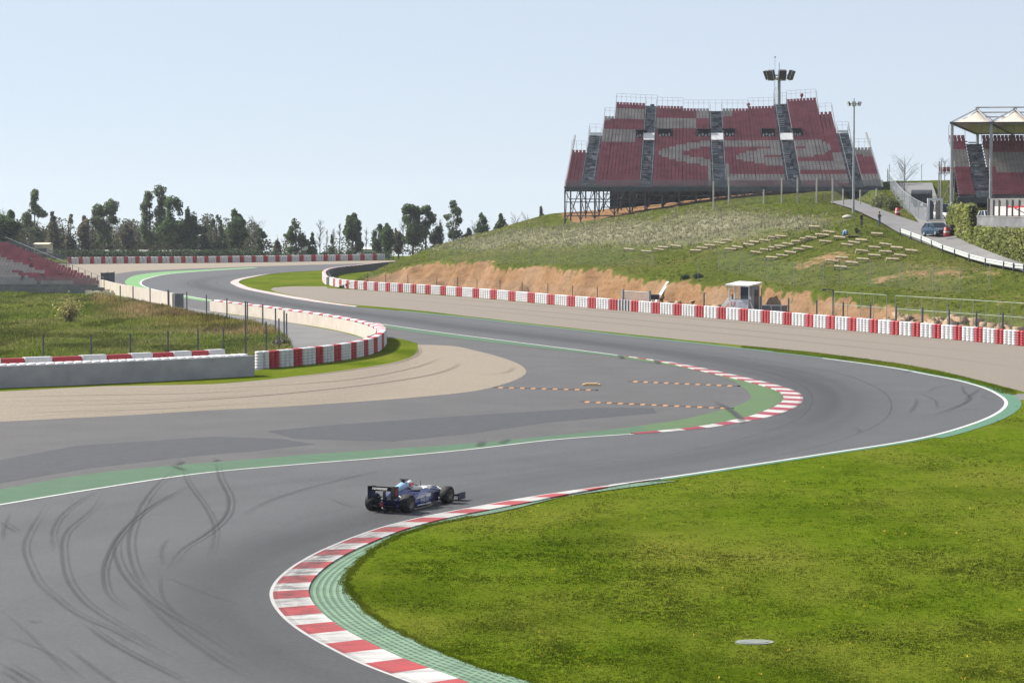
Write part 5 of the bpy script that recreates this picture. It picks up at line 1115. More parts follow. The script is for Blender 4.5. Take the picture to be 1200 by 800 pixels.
# ================================================================== masts
def mast(x, yt, yb, D, r0, label, heads, hw, hh, lab_cat='floodlight'):
    p = P(x, yb, D); g = HZ(p.x, D); z = P(x, yt, D).z; root = empty('floodlight_mast', (p.x, D, g), 0, label, lab_cat); H = z-g
    b = MB(); b.tube([(0, 0, -.3), (0, 0, H*.5), (0, 0, H)], [r0, r0*.8, r0*.55], 10); b.build('pole', ['galvanised' if D < 400 else 'steel'], root)
    b = MB(); b.lathe([(r0*.9, H-hh*.95), (hw*.30, H-hh*.85), (hw*.30, H-hh*.7), (r0, H-hh*.6)], 12); b.lathe([(hw*.5, H-hh*.5), (hw*.55, H-hh*.46), (hw*.5, H-hh*.42)], 16); b.build('head_frame', ['galvanised'], root)
    for k in range(heads):
        a = 2*math.pi*k/heads+.35; c, s = math.cos(a), math.sin(a); M = Matrix.Rotation(a, 3, 'Z')@Matrix.Rotation(.35, 3, 'Y'); rad = hw*.72
        b = MB(); b.box((c*rad, s*rad, H-hh*.45), (hw*.20, hw*.40, hh*.9), 0, M=M); b.box((c*(rad-hw*.2), s*(rad-hw*.2), H-hh*.45), (hw*.4, .09, .09), 0, M=Matrix.Rotation(a, 3, 'Z')); lo = b.build('lamp_head', ['lamp_black'], root)
        b = MB(); dlt = M@Vector((hw*.1, 0, -.02))
        for q in (-1, 1):
            for e in (-1, 1): o_ = M@Vector((hw*.095, q*hw*.12, e*hh*.25)); b.box((c*rad+o_.x, s*rad+o_.y, H-hh*.45+o_.z), (.03, hw*.2, hh*.42), 0, M=M)
        b.build('lens', ['lamp_glass'], lo)
    b = MB(); b.tube([(0, 0, H), (0, 0, H+hh*.8)], .05, 5); b.build('lightning_rod', ['steel_dark'], root); return root
mast(912.5, 83, 200, 425, .42, 'tall floodlight mast with a wide lamp ring behind the big grandstand', 7, 3.1, 1.7)
mast(1000, 119.5, 249, 316, .17, 'slim lamp mast with a small lamp crown on the crest before the grandstand', 6, 1.1, .55)
pa = P(907.5, 200, 440); root = empty('antenna_mast', (pa.x, pa.y, HZ(pa.x, pa.y)), 0, 'thin lattice antenna mast rising behind the big grandstand', 'antenna'); H = P(908, 67, 440).z-root.location.z
b = MB(); h1 = H*.78
for k in range(3): a = k*2.094; b.tube([(.28*math.cos(a), .28*math.sin(a), -.3), (.2*math.cos(a), .2*math.sin(a), h1)], .035, 4)
z = 1.
while z < h1: b.tube([(.27, 0, z), (-.14, .24, z+.5), (-.14, -.24, z+1.), (.27, 0, z+1.5)], .025, 4); z += 1.5
b.build('lattice', ['galvanised'], root); b = MB(); b.tube([(0, 0, h1), (0, 0, H)], .03, 4); b.ball((0, 0, H), .16, 8, 6); b.build('whip', ['steel'], root)
# beacons on the stand's top rail
for x, y in ((877, 122.5), (939.5, 111.5)):
    p = P(x, y, 406); o = MB(); o.ball((0, 0, .0), .3, 10, 8); o.tube([(0, 0, -1.9), (0, 0, -.2)], .05); o.box((0, 0, -.36), (.3, .3, .2)); oo = o.build('warning_beacon', ['maroon'], None, False, p); tag(oo, 'small dark red beacon on the top rail, %s of the floodlight mast' % ('left' if x < 900 else 'right'), 'beacon')

# ================================================================== hill furniture: benches, guard rail, hut, barrels
bench_pts = [(800+x/4.444, 220+y/4.444) for x, y in [(67,337),(100,322),(140,310),(190,298),(228,287),(285,319),(247,331),(343,306),(375,294),(425,283),(380,347),(430,333),(475,325),(507,316),(548,306),(595,293),(465,375),(515,365),(560,347),(603,333),(647,321),(470,268),(510,263),(637,281),(667,269),(685,213),(760,243),(720,256)]]
bench_pts += [(960+x/6.667, 220+y/6.667) for x, y in [(30,385),(75,365),(160,403),(45,440),(215,462),(270,445),(330,425),(330,512),(430,485),(450,375),(515,458),(605,487),(720,510),(515,520),(630,545),(430,548),(570,573),(340,578),(255,602),(175,563),(95,590),(165,635)]]+[(771, 295), (777, 292), (737, 294), (792, 290.5), (757, 297)]
proto = None
for k, (x, y) in enumerate(bench_pts):
    p = hit(x, y+.8)
    if proto is None:
        proto = empty('plank_bench', (0, 0, 0)); proto['category'] = 'bench'
        b = MB(); b.box((0, 0, .36), (1.3, .30, .15)); b.build('plank', ['wood_pale'], proto)
        for e in (-.6, .6): b = MB(); b.box((e, 0, .12), (.12, .3, .32)); b.build('support', ['wood_grey'], proto)
        r_ = proto
    else: r_ = copy_tree(proto)
    r_.location = p; r_.rotation_euler = (random.uniform(.38, .6), random.uniform(.04, .14), random.uniform(-.35, .0)); q = 1 if k % 5 else 0
    on = bare.ravel()[int(round((p.y-gy[0])/st))*nx+int(round((p.x-gx[0])/st))] > .5
    tag(r_, 'pale plank bench on the bare dirt patch of the hillside' if on else 'pale plank bench standing in the green grass of the hillside', 'bench', 'plank benches on bare dirt' if on else 'plank benches in the grass')
# guard rail
gr = [hit(x, y, 225, 300) for x, y in [(1055.5, 276), (1068, 280.5), (1080, 285.3), (1092, 290.3), (1105, 296), (1119, 301), (1136, 306.8), (1155, 311.8), (1176.5, 316.2), (1188, 318.2), (1200, 320), (1222, 326), (1245, 333)]]
root = empty('guard_rail', gr[0], 0, 'white steel guard rail on dark posts along the hill road', 'guard rail'); O = gr[0]
for p in gr: b = MB(); b.box(((p-O).x-.06, (p-O).y-.16, (p-O).z+.30), (.15, .12, 1.0)); b.build('post', ['post_dark'], root)
b = MB(); prof = [(-.02, .30), (-.10, .36), (-.10, .48), (-.03, .55), (-.10, .62), (-.10, .74), (-.02, .80)]; secs = []
for p in gr: q = p-O; secs.append([(q.x-.0+a_*.6, q.y+a_*.8, q.z+h_) for a_, h_ in prof]+[(q.x+.02, q.y+.05, q.z+h_) for a_, h_ in reversed(prof)])
b.loft(secs); b.build('rail_beam', ['guard_white'], root)
# concrete edging boulder under the lamp mast
for x, y, sz, lab in ((993.5, 256, .65, 'pale flat boulder in the grass near the slim lamp mast'),):
    p = hit(x, y); b = MB(); b.ball((0, 0, .12), (sz, .6, .3), 10, 7); o = b.build('boulder', ['stone_pale'], None, True, p); 
    for v in o.data.vertices: v.co *= 1+random.uniform(-.15, .15)
    tag(o, lab, 'rock')
# rubble at the foot of the dirt cut
V, Q_, tn = [], [], []
for k in range(900):
    x = random.uniform(760, 1240); p = at_x(offset(BF, random.uniform(1.2, 4.5)) if k % 30 == 0 else _off, x) if k else None
    if k % 30 == 0: _off = offset(BF, random.uniform(1.4, 5.0)); p = at_x(_off, x)
    if p is None: continue
    r_ = random.uniform(.12, .42)*(1 if random.random() > .08 else 1.7); z_ = HZ(p.x, p.y); n0 = len(V)*1; c_ = [(p.x+random.uniform(-.4, .4)+r_*math.cos(a)*random.uniform(.7, 1.2), p.y+random.uniform(-.1, .1)+r_*math.sin(a)*random.uniform(.7, 1.2), z_-.1+h*r_) for h in (0, 1) for a in (0, 1.57, 3.14, 4.71)]
    V += c_; Q_ += [(n0, n0+1, n0+5, n0+4), (n0+1, n0+2, n0+6, n0+5), (n0+2, n0+3, n0+7, n0+6), (n0+3, n0, n0+4, n0+7), (n0+4, n0+5, n0+6, n0+7)]
mat('rubble', (.44, .32, .21), .95, .2, .6, .5, 5., c2=(.30, .20, .12)); o = big_mesh('rubble', np.array(V), np.array(Q_), 'rubble'); tag(o, 'broken earth and stones along the foot of the dirt cut', 'rubble', None, 'stuff')
# barrels
def barrel(p, label, rz=0., ch=True):
    root = empty('plastic_barrel', p, rz, label, 'barrel'); b = MB(); b.lathe([(.001, 0), (.33, 0), (.36, .06), (.35, .30), (.38, .34), (.35, .38), (.34, .62), (.37, .66), (.33, .70), (.30, .98), (.26, 1.02), (.001, 1.02)], 16); autosmooth(b.build('shell', ['barrel_red'], root)); b = MB(); b.lathe([(.353, .42), (.358, .44), (.347, .58), (.340, .60)], 16); b.build('band', ['barrel_white'], root); return root
barrel(hit(1052, 253, 280, 340), 'red and white barrel standing on the grass beyond the hill road')
pb = P(1109.5, 277, 274); pz = float(np.interp(0, [0], [0])); pb.z = P(1109.5, 277, 274).z
barrel(pb, 'red barrel in front of the right headlight of the dark car'); b2 = empty('plastic_barrel', P(1115, 275.5, 278), .4, 'dark barrel between the red barrel and the ivy block', 'barrel')
b = MB(); b.lathe([(.001, 0), (.40, 0), (.42, .3), (.45, .36), (.41, .42), (.40, .9), (.33, 1.15), (.001, 1.17)], 16); autosmooth(b.build('shell', ['tyre_black'], b2)); b = MB(); b.lathe([(.425, .5), (.425, .62)], 16); b.build('band', ['maroon'], b2)
# guard hut
ph = at_x(offset(BF, 3.2), 872).to_3d(); root = empty('marshal_hut', ph, -.58, 'small white marshal hut with a sloping roof and a red sign', 'hut'); sc_ = ph.y/F; W_, D_, H_ = 2.3, 2.3, 3.0; zb = .9
b = MB(); b.box((0, 0, zb-.15), (W_+.3, D_+.3, .2)); 
for x in (-W_/2, W_/2):
    for y in (-D_/2, D_/2): b.box((x*.95, y*.95, (zb-.2)/2-.1), (.12, .12, zb))
b.build('platform', ['steel'], root)
b = MB(); b.box((0, -D_/2, zb+.55), (W_, .06, 1.1)); b.box((0, D_/2, zb+1.25), (W_, .06, 2.5)); b.box((-W_/2, 0, zb+.55), (.06, D_, 1.1)); b.build('wall', ['hut_white'], root)
b = MB(); b.box((W_/2, .3, zb+1.25), (.06, D_-.6, 2.5)); b.box((W_/2, -D_/2+.3, zb+.55), (.055, .6, 1.1)); b.build('side_wall', ['hut_grey'], root)
b = MB(); b.box((W_/2+.04, .45, zb+1.05), (.05, .85, 2.05)); dr_ = b.build('door', ['glass_dark'], root); b = MB(); b.box((W_/2+.09, .12, zb+1.0), (.05, .05, .25)); b.build('handle', ['steel'], dr_)
for x in (-W_/2, -W_/2+.65, .15, W_/2): b = MB(); b.box((x, -D_/2, zb+1.85), (.10, .10, 1.5)); b.build('window_post', ['paint_white'], root)
b = MB(); b.box((-W_/2, 0, zb+1.85), (.10, .10, 1.5)); b.build('window_post', ['paint_white'], root)
b = MB(); b.box((.65, -D_/2+.02, zb+1.8), (.9, .03, 1.35)); b.build('window', ['glass_dark'], root)
b = MB(); b.box((0, -.1, zb+2.68), (W_+.5, D_+.7, .14), 0, M=Matrix.Rotation(.09, 3, 'X')@Matrix.Rotation(.03, 3, 'Y')); b.build('roof', ['panel_white'], root)
b = MB(); b.box((0, -D_/2-.06, zb+.52), (W_-.1, .04, .95)); sg = b.build('sign', ['sign_white'], root); Ms = Matrix.Translation((-.62, -D_/2-.085, zb+.62))@Matrix.Rotation(math.pi/2, 4, 'X')
text_mesh('sign_lettering', 'LE', .62, 'sign_red', sg, Ms, .006)
b = MB()
for z_ in (.78, .58, .38): b.box((.45, -D_/2-.085, zb+z_), (.95, .012, .07))
b.build('sign_bars', ['sign_grey'], sg)
for dx in (-.06, .28):
    b = MB(); b._bar((-W_/2-.1+dx*.3, -D_/2+.4+dx, zb+1.35), (-W_/2-1.95+dx*.3, -D_/2+.4+dx, .05), .12, .16, 0); b.build('ramp_rail', ['panel_white'], root)
b = MB(); b._bar((W_/2+.05, -D_/2+.15, zb+.9), (W_/2+1.0, -D_/2-.1, .0), .07, .1, 0); b.build('stair_rail', ['paint_white'], root)
b = MB(); b.tube([(W_/2+.5, D_/2-.4, -.2), (W_/2+.5, D_/2-.4, zb+2.3)], .06, 6); b.build('side_post', ['galvanised'], root)
# dark crate beside the hut, black box and leaning board on the dirt bank
p = at_x(offset(BF, 3.4), 907).to_3d(); root = empty('crate', p, -.55, 'dark grey open crate between the hut and the dirt bank', 'crate'); b = MB(); b.box((0, 0, .75), (2.4, 1.2, 1.5)); b.build('body', ['steel_dark'], root); b = MB(); b.box((0, 0, 1.53), (2.5, 1.3, .08)); b.build('lid', ['post_dark'], root)
for x in (-1.1, 0, 1.1): b = MB(); b.box((x, -.62, .78), (.1, .08, 1.5)); b.build('rib', ['steel'], root)
p = at_x(offset(BF, 3.0), 767.5).to_3d(); root = empty('equipment_box', p+Vector((0, 0, 0)), -.3, 'small black box on a stand before the dirt bank', 'box'); b = MB(); b.box((0, 0, 1.55), (.95, .5, .5)); b.build('case', ['lamp_black'], root); b = MB(); b.box((0, 0, 1.83), (1.0, .55, .06)); b.build('lid', ['steel_dark'], root)
for x in (-.3, .3): b = MB(); b.tube([(x, 0, 0), (x, 0, 1.3)], .04); b.build('leg', ['steel'], root)
a, c = at_x(offset(BF, 3.0), 766).to_3d()+Vector((0, 0, .6)), hit(783, 331); d = c-a
b = MB(); b._bar((0, 0, 0), d, .35, .10, 0); b.box((d.x*.02, d.y*.02-.02, .0), (.5, .14, .14)); o = b.build('board', ['panel_white'], None, False, a); tag(o, 'long white board leaning up the dirt bank beside the black box', 'board')
# speed bumps on the run-off
for (x0, y0, x1, y1), lab in (((578, 454.2, 700, 457.4), 'orange and black speed bump strip nearest the tip of the gravel trap'), ((737, 447, 866, 452.8), 'orange and black speed bump strip farthest up the run-off'), ((680, 470.8, 859, 479), 'orange and black speed bump strip nearest the green verge')):
    a, c = G(x0, y0), G(x1, y1); d = c-a; L_ = d.length; root = empty('speed_bump', a, math.atan2(d.y, d.x), lab, 'speed bump'); n = 2*int(round(abs(x1-x0)/ (13.5 if x1-x0 > 60 else 9)))+1
    bb, bo = MB(), MB()
    for k in range(n):
        s0, s1 = L_*k/n, L_*(k+1)/n; sec = lambda s: [(s, -.24, 0), (s, .24, 0), (s, .15, .05), (s, .0, .065), (s, -.15, .05)]
        (bo if k % 2 else bb).loft([sec(s0+.02), sec(s1-.02)])
    bb.build('black_segments', ['black_rubber'], root); bo.build('orange_segments', ['orange_paint'], root)
p = G(693, 451.5); b = MB(); b.prism([(-.55, -.3), (.55, -.3), (.55, .3), (-.55, .3)], 0, .10); b.prism([(-.4, -.2), (.4, -.2), (.4, .2), (-.4, .2)], .10, .16); mat('block_orange', (.66, .46, .25), .7, .1, 2.)
tag(b.build('marker_block', ['block_orange'], None, False, p), 'small pale orange block lying above the left speed bump', 'block')
# drain cover in the lawn
p = G(884, 752.5); root = empty('drain_cover', p, .05, 'pale concrete drain cover set in the lawn', 'drain cover'); b = MB(); b.prism([(.50*math.cos(2*math.pi*k/20), .36*math.sin(2*math.pi*k/20)) for k in range(20)], -.05, .025); b.build('slab', ['cover_concrete'], root); b = MB(); b.prism([(.36*math.cos(2*math.pi*k/20), .25*math.sin(2*math.pi*k/20)) for k in range(20)], .025, .036); b.build('lid', ['cover_concrete'], root)
# white portal frame, tarpaulin trailer, chain-link fence by the crest road
p = hit(1095.5, 259, 295, 330); root = empty('portal_frame', p, 0, 'white square portal frame standing behind the dark car', 'frame'); s_ = p.y/F; hw, hh_ = 7.6*s_, 24*s_
for x in (-hw, hw): b = MB(); b.box((x, 0, hh_/2), (.28, .28, hh_)); b.build('upright', ['paint_white'], root)
b = MB(); b.box((0, 0, hh_+.14), (2*hw+.28, .28, .28)); b.build('crossbeam', ['paint_white'], root)
for x in (-hw*.55, hw*.5): b = MB(); b.box((x, .25, hh_/2-.05), (.55, .3, hh_-.15)); b.build('inner_panel', ['post_dark' if x < 0 else 'wood_grey'], root)
p = hit(1080, 243, 315, 345); root = empty('tarpaulin_trailer', p, -.25, 'dark trailer under a rounded tarpaulin beside the crest road', 'trailer'); s_ = p.y/F; hw = 11.5*s_
b = MB(); b.loft([[(x, y_*1.2, z_) for y_, z_ in ((-1, .7), (1, .7), (1, 1.7), (.7, 2.15), (0, 2.3), (-.7, 2.15), (-1, 1.7))] for x in (-hw, hw)]); autosmooth(b.build('tarpaulin', ['tarp'], root), 50)
b = MB(); b.box((0, 0, .6), (2*hw, 2.2, .2)); b.build('bed', ['steel_dark'], root)
for x in (-hw*.5, hw*.5):
    for y in (-1.05, 1.05): b = MB(); b.lathe([(.001, -.12), (.38, -.12), (.4, 0), (.38, .12), (.001, .12)], 14, (x, y, .38), 'Y'); b.build('wheel', ['tyre_rub'], root)
ch = [(hit(x, y, 280, 420), 2.3) for x, y in ((1086, 262), (1076, 257), (1066, 251), (1057, 243), (1050, 234), (1044, 224), (1040, 215))]
fence('chainlink_fence', ch, 'galvanised', 'grey chain link fence climbing along the crest road', .06, (1.,), 'wire_net_dense')
sk_ = [(hit(x, 213.5, 380, 440), 2.8) for x in (1042, 1060, 1080, 1102)]
fence('wire_fence', sk_, 'galvanised', 'thin fence posts on the skyline beyond the crest road', .05)
# ================================================================== trees
def tree(x, yt, yb, D, blobs, leafmat, label, cat='tree', name='tree', leaf=.5, dens=1., trunk=.22, bark='bark', width=None, group=None, zb=None, lean=0.):
    """blobs: (dx, height fraction, radius x, radius z) in fractions of the tree height; leaves fill them unevenly"""
    p = P(x, yb, D); g = 0. if zb is None else zb; top = P(x, yt, D).z; H = top-g; root = empty(name, (p.x, p.y, g), 0, label, cat, group)
    cen, tn = [], []
    tb = MB(); tp = Vector((lean*H, 0, H*.72)); tb.tube([(0, 0, -.4), (lean*H*.3, .1, H*.3), (lean*H*.6, -.05, H*.55), tp], [trunk, trunk*.8, trunk*.55, trunk*.25], 7)
    for dx, hf, rx, rz in blobs:
        c = np.array([dx*H, RNG.normal(0, .06)*H, hf*H]); n = int(min(3200, max(200, 52*dens*(rx*H)*(rz*H+.4)*4.6)))
        d = RNG.normal(size=(n, 3)); d /= np.linalg.norm(d, axis=1)[:, None]; r = RNG.uniform(.15, 1, n)**.5*(.72+.62*vnoise(d[:, 0]*2.2+7.3*dx+50, d[:, 2]*2.2+d[:, 1]*1.7+9*hf, int(x) % 89)); q = c+d*r[:, None]*np.array([rx*H, rx*H*.9, rz*H])
        k = vnoise(q[:, 0]*.55+31, q[:, 2]*.6+q[:, 1]*.4+17, int(x) % 97)                    # clumps and gaps
        keep = k > .44-.20*RNG.uniform(0, 1, n); q = q[keep]; cen.append(q); tn.append(np.clip(.62+.75*(k[keep]-.35)+RNG.normal(0, .16, len(q)), .3, 1.5))
        a = Vector((lean*H*hf*.5, 0, max(.12*H, (hf-rz*.9)*H*.75))); m_ = a.lerp(Vector(c), .55)+Vector((0, 0, .03*H)); tb.tube([a, m_, Vector(c)+Vector((0, 0, rz*H*.4))], [trunk*.42, trunk*.28, trunk*.08], 5)
    tb.build('trunk', [bark], root, True); cen = np.concatenate(cen); tn = np.concatenate(tn); V, Q_ = leaves(cen, leaf*1.05); big_mesh('crown', V, Q_, leafmat, root, tint=np.repeat(tn[:, None], 4, 0)*np.ones((1, 3))); return root
def bare_tree(x, yt, yb, D, label, zb=None, spread=.16, n=26, r=.16, fine=5, name='bare_tree', group=None, m='twig', up=.75):
    p = P(x, yb, D); g = 0. if zb is None else zb; H = P(x, yt, D).z-g; root = empty(name, (p.x, p.y, g), 0, label, 'tree', group); b = MB(); b.tube([(0, 0, -.3), (0, 0, H*.35), (.02*H, 0, H*.8)], [r, r*.7, r*.3], 6); b.build('trunk', [m], root)
    b = MB()
    for k in range(n):
        a = random.uniform(0, 6.28); h0 = H*random.uniform(.22, .75); L_ = H*spread*random.uniform(.7, 1.3)*(1.35-h0/H); e = Vector((math.cos(a)*L_, math.sin(a)*L_, L_*random.uniform(up, up*2.2))); s = Vector((0, 0, h0)); t_ = s+e
        if t_.z > H: t_.z = H-random.uniform(0, .1)*H
        b.tube([s, s+(t_-s)*.5+Vector((0, 0, .03*H)), t_], [r*.38, r*.24, r*.1], 4, cap=False)
        for q in range(fine): f = random.uniform(.35, 1); s2 = s+(t_-s)*f; d = Vector((random.uniform(-1, 1), random.uniform(-1, 1), random.uniform(.2, 1.3))).normalized()*L_*random.uniform(.25, .6); b.tube([s2, s2+d], [r*.16, r*.06], 3, cap=False)
    b.build('branches', [m], root); return root
def euc_blobs(k, narrow=.11, seed=0):
    rr = random.Random(seed); out = []
    for q in range(k):
        h = .35+.6*q/(k-1)+rr.uniform(-.03, .03); out.append((rr.uniform(-1, 1)*narrow*(1.15-.5*abs(h-.6)), h, narrow*rr.uniform(.55, .95), rr.uniform(.06, .10)))
    return out
def pine_blobs(w, seed=0, k=9, low=.25):
    rr = random.Random(seed); out = [(0, .62, w*.62, .30)]
    for q in range(k): h = low+(.93-low)*q/(k-1); ww = w*(1-.75*max(0, (h-.55)/.45)**1.3)*(.75+.25*min(1, (h-low+.1)/.3)); out.append((rr.uniform(-.8, .8)*ww*.7, h, ww*rr.uniform(.38, .6), rr.uniform(.07, .12)))
    return out
cone = lambda w, k=6: [(0, .18+.74*q/(k-1), w*(1-.8*q/(k-1)), .10) for q in range(k)]
YB = 299.5; T = 600.
TR = [
 (41, 221, T+10, euc_blobs(9, .10, 1), 'leaf_euc', .45, 1.0, .2, 'eucalyptus', 'sparse tall eucalyptus standing highest at the far left of the tree line'),
 (62, 244, T+6, cone(.17), 'leaf_brown', .5, 1.2, .2, 'conifer_tree', 'narrow olive conifer right of the sparse left eucalyptus'),
 (83, 248, T+4, cone(.15), 'leaf_brown', .5, 1.2, .2, 'conifer_tree', 'second narrow olive conifer, between the conifer and the twin topped eucalyptus'),
 (122, 234, T, [(-.12, .80, .15, .13), (.12, .86, .13, .13), (.17, .68, .10, .10), (-.1, .62, .13, .1), (.02, .5, .13, .12), (0, .35, .14, .12)], 'leaf_euc', .5, 1.2, .25, 'eucalyptus', 'twin topped dark eucalyptus above the brown wood'),
 (176, 222, T-8, [(-.03, .9, .07, .08), (-.05, .75, .09, .1), (-.03, .6, .09, .1), (-.05, .45, .11, .1), (-.02, .3, .11, .1)], 'leaf_euc', .45, 1.3, .25, 'eucalyptus', 'left half of the tallest eucalyptus pair'),
 (188, 217, T-8, [(.0, .92, .085, .08), (.03, .78, .08, .08), (-.01, .63, .08, .09), (.02, .48, .09, .09), (0, .33, .10, .1)], 'leaf_euc', .45, 1.2, .25, 'eucalyptus', 'right half of the tallest eucalyptus pair, highest tree of the belt'),
 (203, 230, T-12, [(0, .85, .13, .13), (.03, .68, .15, .13), (-.03, .52, .15, .13), (0, .35, .15, .13)], 'leaf_pine', .5, 1.5, .28, 'pine_tree', 'dark upright pine just right of the tallest eucalyptus pair'),
 (222, 246, T-14, pine_blobs(.32, 3), 'leaf_pine', .5, 1.5, .28, 'pine_tree', 'broad dark pine left of the small split pine'),
 (240, 259, T-10, cone(.20), 'leaf_dark', .5, 1.5, .2, 'pine_tree', 'small dark pine between two broad pines'),
 (254, 252, T-14, pine_blobs(.24, 5), 'leaf_pine', .5, 1.4, .25, 'pine_tree', 'medium dark pine left of the tall pointed pine'),
 (278, 247, T-16, pine_blobs(.30, 6), 'leaf_pine', .5, 1.4, .28, 'pine_tree', 'broad pointed pine left of the grey bare birch'),
 (307, 269, T-6, euc_blobs(7, .13, 4), 'leaf_pine', .45, 1.2, .18, 'pine_tree', 'small ragged dark tree right of the grey bare birch'),
 (325, 273, T-10, cone(.20), 'leaf_brown', .45, 1.5, .2, 'conifer_tree', 'short brownish cone conifer left of the open rounded pine'),
 (347, 257, T-14, pine_blobs(.36, 8), 'leaf_pine', .5, 1.2, .28, 'pine_tree', 'open rounded pine with sky showing at its right foot'),
 (366, 273, T-14, cone(.22), 'leaf_pine', .45, 1.5, .2, 'conifer_tree', 'short green conifer touching the open rounded pine'),
 (389, 275, T-12, cone(.14), 'leaf_pine', .4, 1.6, .15, 'conifer_tree', 'tiny conifer among the bare poplars'),
 (413, 250, T-18, pine_blobs(.29, 9, 10, .18), 'leaf_pine', .5, 1.8, .3, 'pine_tree', 'dense egg shaped dark pine standing alone right of the poplars'),
 (443, 263, T-10, pine_blobs(.27, 10), 'leaf_pine', .5, 1.4, .25, 'pine_tree', 'dark pine left of the twin pine before the hill'),
 (455, 262, T-12, pine_blobs(.26, 11), 'leaf_pine', .5, 1.4, .25, 'pine_tree', 'dark twin pine right of another, clear of the hill'),
 (467, 268, T-8, pine_blobs(.26, 12), 'leaf_brown', .5, 1.3, .22, 'pine_tree', 'grey green low pine between twin pine and tall eucalyptus'),
 (484, 238, T-14, [(-.06, .88, .13, .10), (.06, .84, .10, .1), (-.02, .7, .16, .12), (.02, .55, .18, .13), (0, .38, .18, .13)], 'leaf_pine', .5, 1.5, .28, 'eucalyptus', 'left tall eucalyptus of the pair above the hill foot'),
 (499, 239, T-14, [(0, .88, .10, .10), (.07, .72, .13, .12), (.05, .56, .16, .13), (0, .4, .16, .13)], 'leaf_pine', .5, 1.5, .28, 'eucalyptus', 'right tall eucalyptus of the pair above the hill foot'),
 (531, 234, T-30, [(0, .92, .07, .08), (.05, .80, .09, .08), (-.06, .70, .09, .07), (.08, .66, .07, .06), (-.02, .56, .11, .09), (.02, .42, .13, .1)], 'leaf_euc', .45, 1.4, .25, 'eucalyptus', 'lone airy eucalyptus rising behind the left slope of the hill'),
 (566, 250, T-40, pine_blobs(.22, 14), 'leaf_pine', .5, 1.5, .25, 'pine_tree', 'rounded dark pine behind the hill slope, left of its twin'),
 (587, 251, T-44, pine_blobs(.21, 15), 'leaf_pine', .5, 1.5, .25, 'pine_tree', 'rounded dark pine behind the hill slope, right of its twin'),
 (635, 243.5, T-60, pine_blobs(.12, 16), 'leaf_brown', .5, 1.5, .2, 'pine_tree', 'brownish pine top peeping over the hill left of the grandstand'),
 (8, 248, 520, pine_blobs(.42, 17), 'leaf_pine', .5, 1.3, .3, 'pine_tree', 'wide dark pine behind the left grandstand at the picture edge'),
 (-28, 250, 520, pine_blobs(.42, 18), 'leaf_pine', .5, 1.3, .3, 'pine_tree', 'wide dark pine mostly outside the left picture edge'),
 (100, 253, T+8, pine_blobs(.22, 19), 'leaf_brown', .5, 1.2, .2, 'conifer_tree', 'rounded olive tree left of the twin topped eucalyptus'),
 (150, 262, T+2, pine_blobs(.26, 20), 'leaf_brown', .5, 1.2, .2, 'conifer_tree', 'low olive tree between the twin topped and the tallest eucalyptus'),
 (513, 262, T-22, pine_blobs(.26, 23), 'leaf_dark', .5, 1.4, .2, 'conifer_tree', 'low dark bushy tree between the tall pair and the lone eucalyptus'),
 (548, 268, T-30, pine_blobs(.26, 24), 'leaf_brown', .5, 1.2, .2, 'conifer_tree', 'low grey bushy tree right of the lone eucalyptus')]
for x, yt, D, bl_, lm, lf, dn, tr, nm, lab in TR: tree(x, yt, YB, D, bl_, lm, lab, 'tree', nm, lf, dn, tr)
for x, yt, D, sp, n, lab in [(300, 249, T-4, .22, 34, 'grey brown bare birch between the pointed pine and the ragged tree'), (375, 249, T-8, .13, 30, 'tallest bare poplar left of the tiny conifer'), (383, 262, T-2, .09, 18, 'thin short bare poplar beside the tallest one'), (398, 252, T-6, .09, 22, 'bare poplar between the tiny conifer and the egg shaped pine'), (391, 258, T+4, .09, 20, 'thin bare poplar right behind the tiny conifer'), (429, 257, T-4, .07, 18, 'single thin bare poplar right of the egg shaped pine'), (472, 252, T-2, .12, 22, 'bare tree left of the tall eucalyptus pair'),
    (515, 246, T-6, .13, 22, 'bare tree between tall pair and lone eucalyptus'), (555, 250, T-20, .12, 20, 'bare tree left of the rounded pines on the slope'), (605, 243, T-50, .17, 26, 'bare bushy tree over the hill, left of the brownish pine top'), (618, 243, T-50, .16, 26, 'second bare bushy tree over the hill beside the brownish pine top'), (3, 232, 560, .13, 20, 'thin bare tree at the left picture edge'), (160, 254, T+4, .14, 22, 'bare tree just left of the tallest eucalyptus pair'), (140, 256, T+4, .14, 22, 'bare tree right of the twin topped eucalyptus'), (250, 262, T-2, .14, 18, 'bare tree among the dark pines'), (575, 262, T-30, .12, 16, 'bare sapling between the two rounded pines')]:
    bare_tree(x, yt, YB, D, lab, None, sp, n, .14)
q = hit(1060, 211.5, 360, 440); bare_tree(1060, 179, 211.5, q.y, 'small bare round headed tree on the crest above the hill road', q.z, .36, 24, .08, 5, up=.5)
q = hit(1108, 215, 360, 440); bare_tree(1107, 181, 215, q.y, 'small bare tree left of the tent roof', q.z, .34, 22, .07, 4, up=.5)
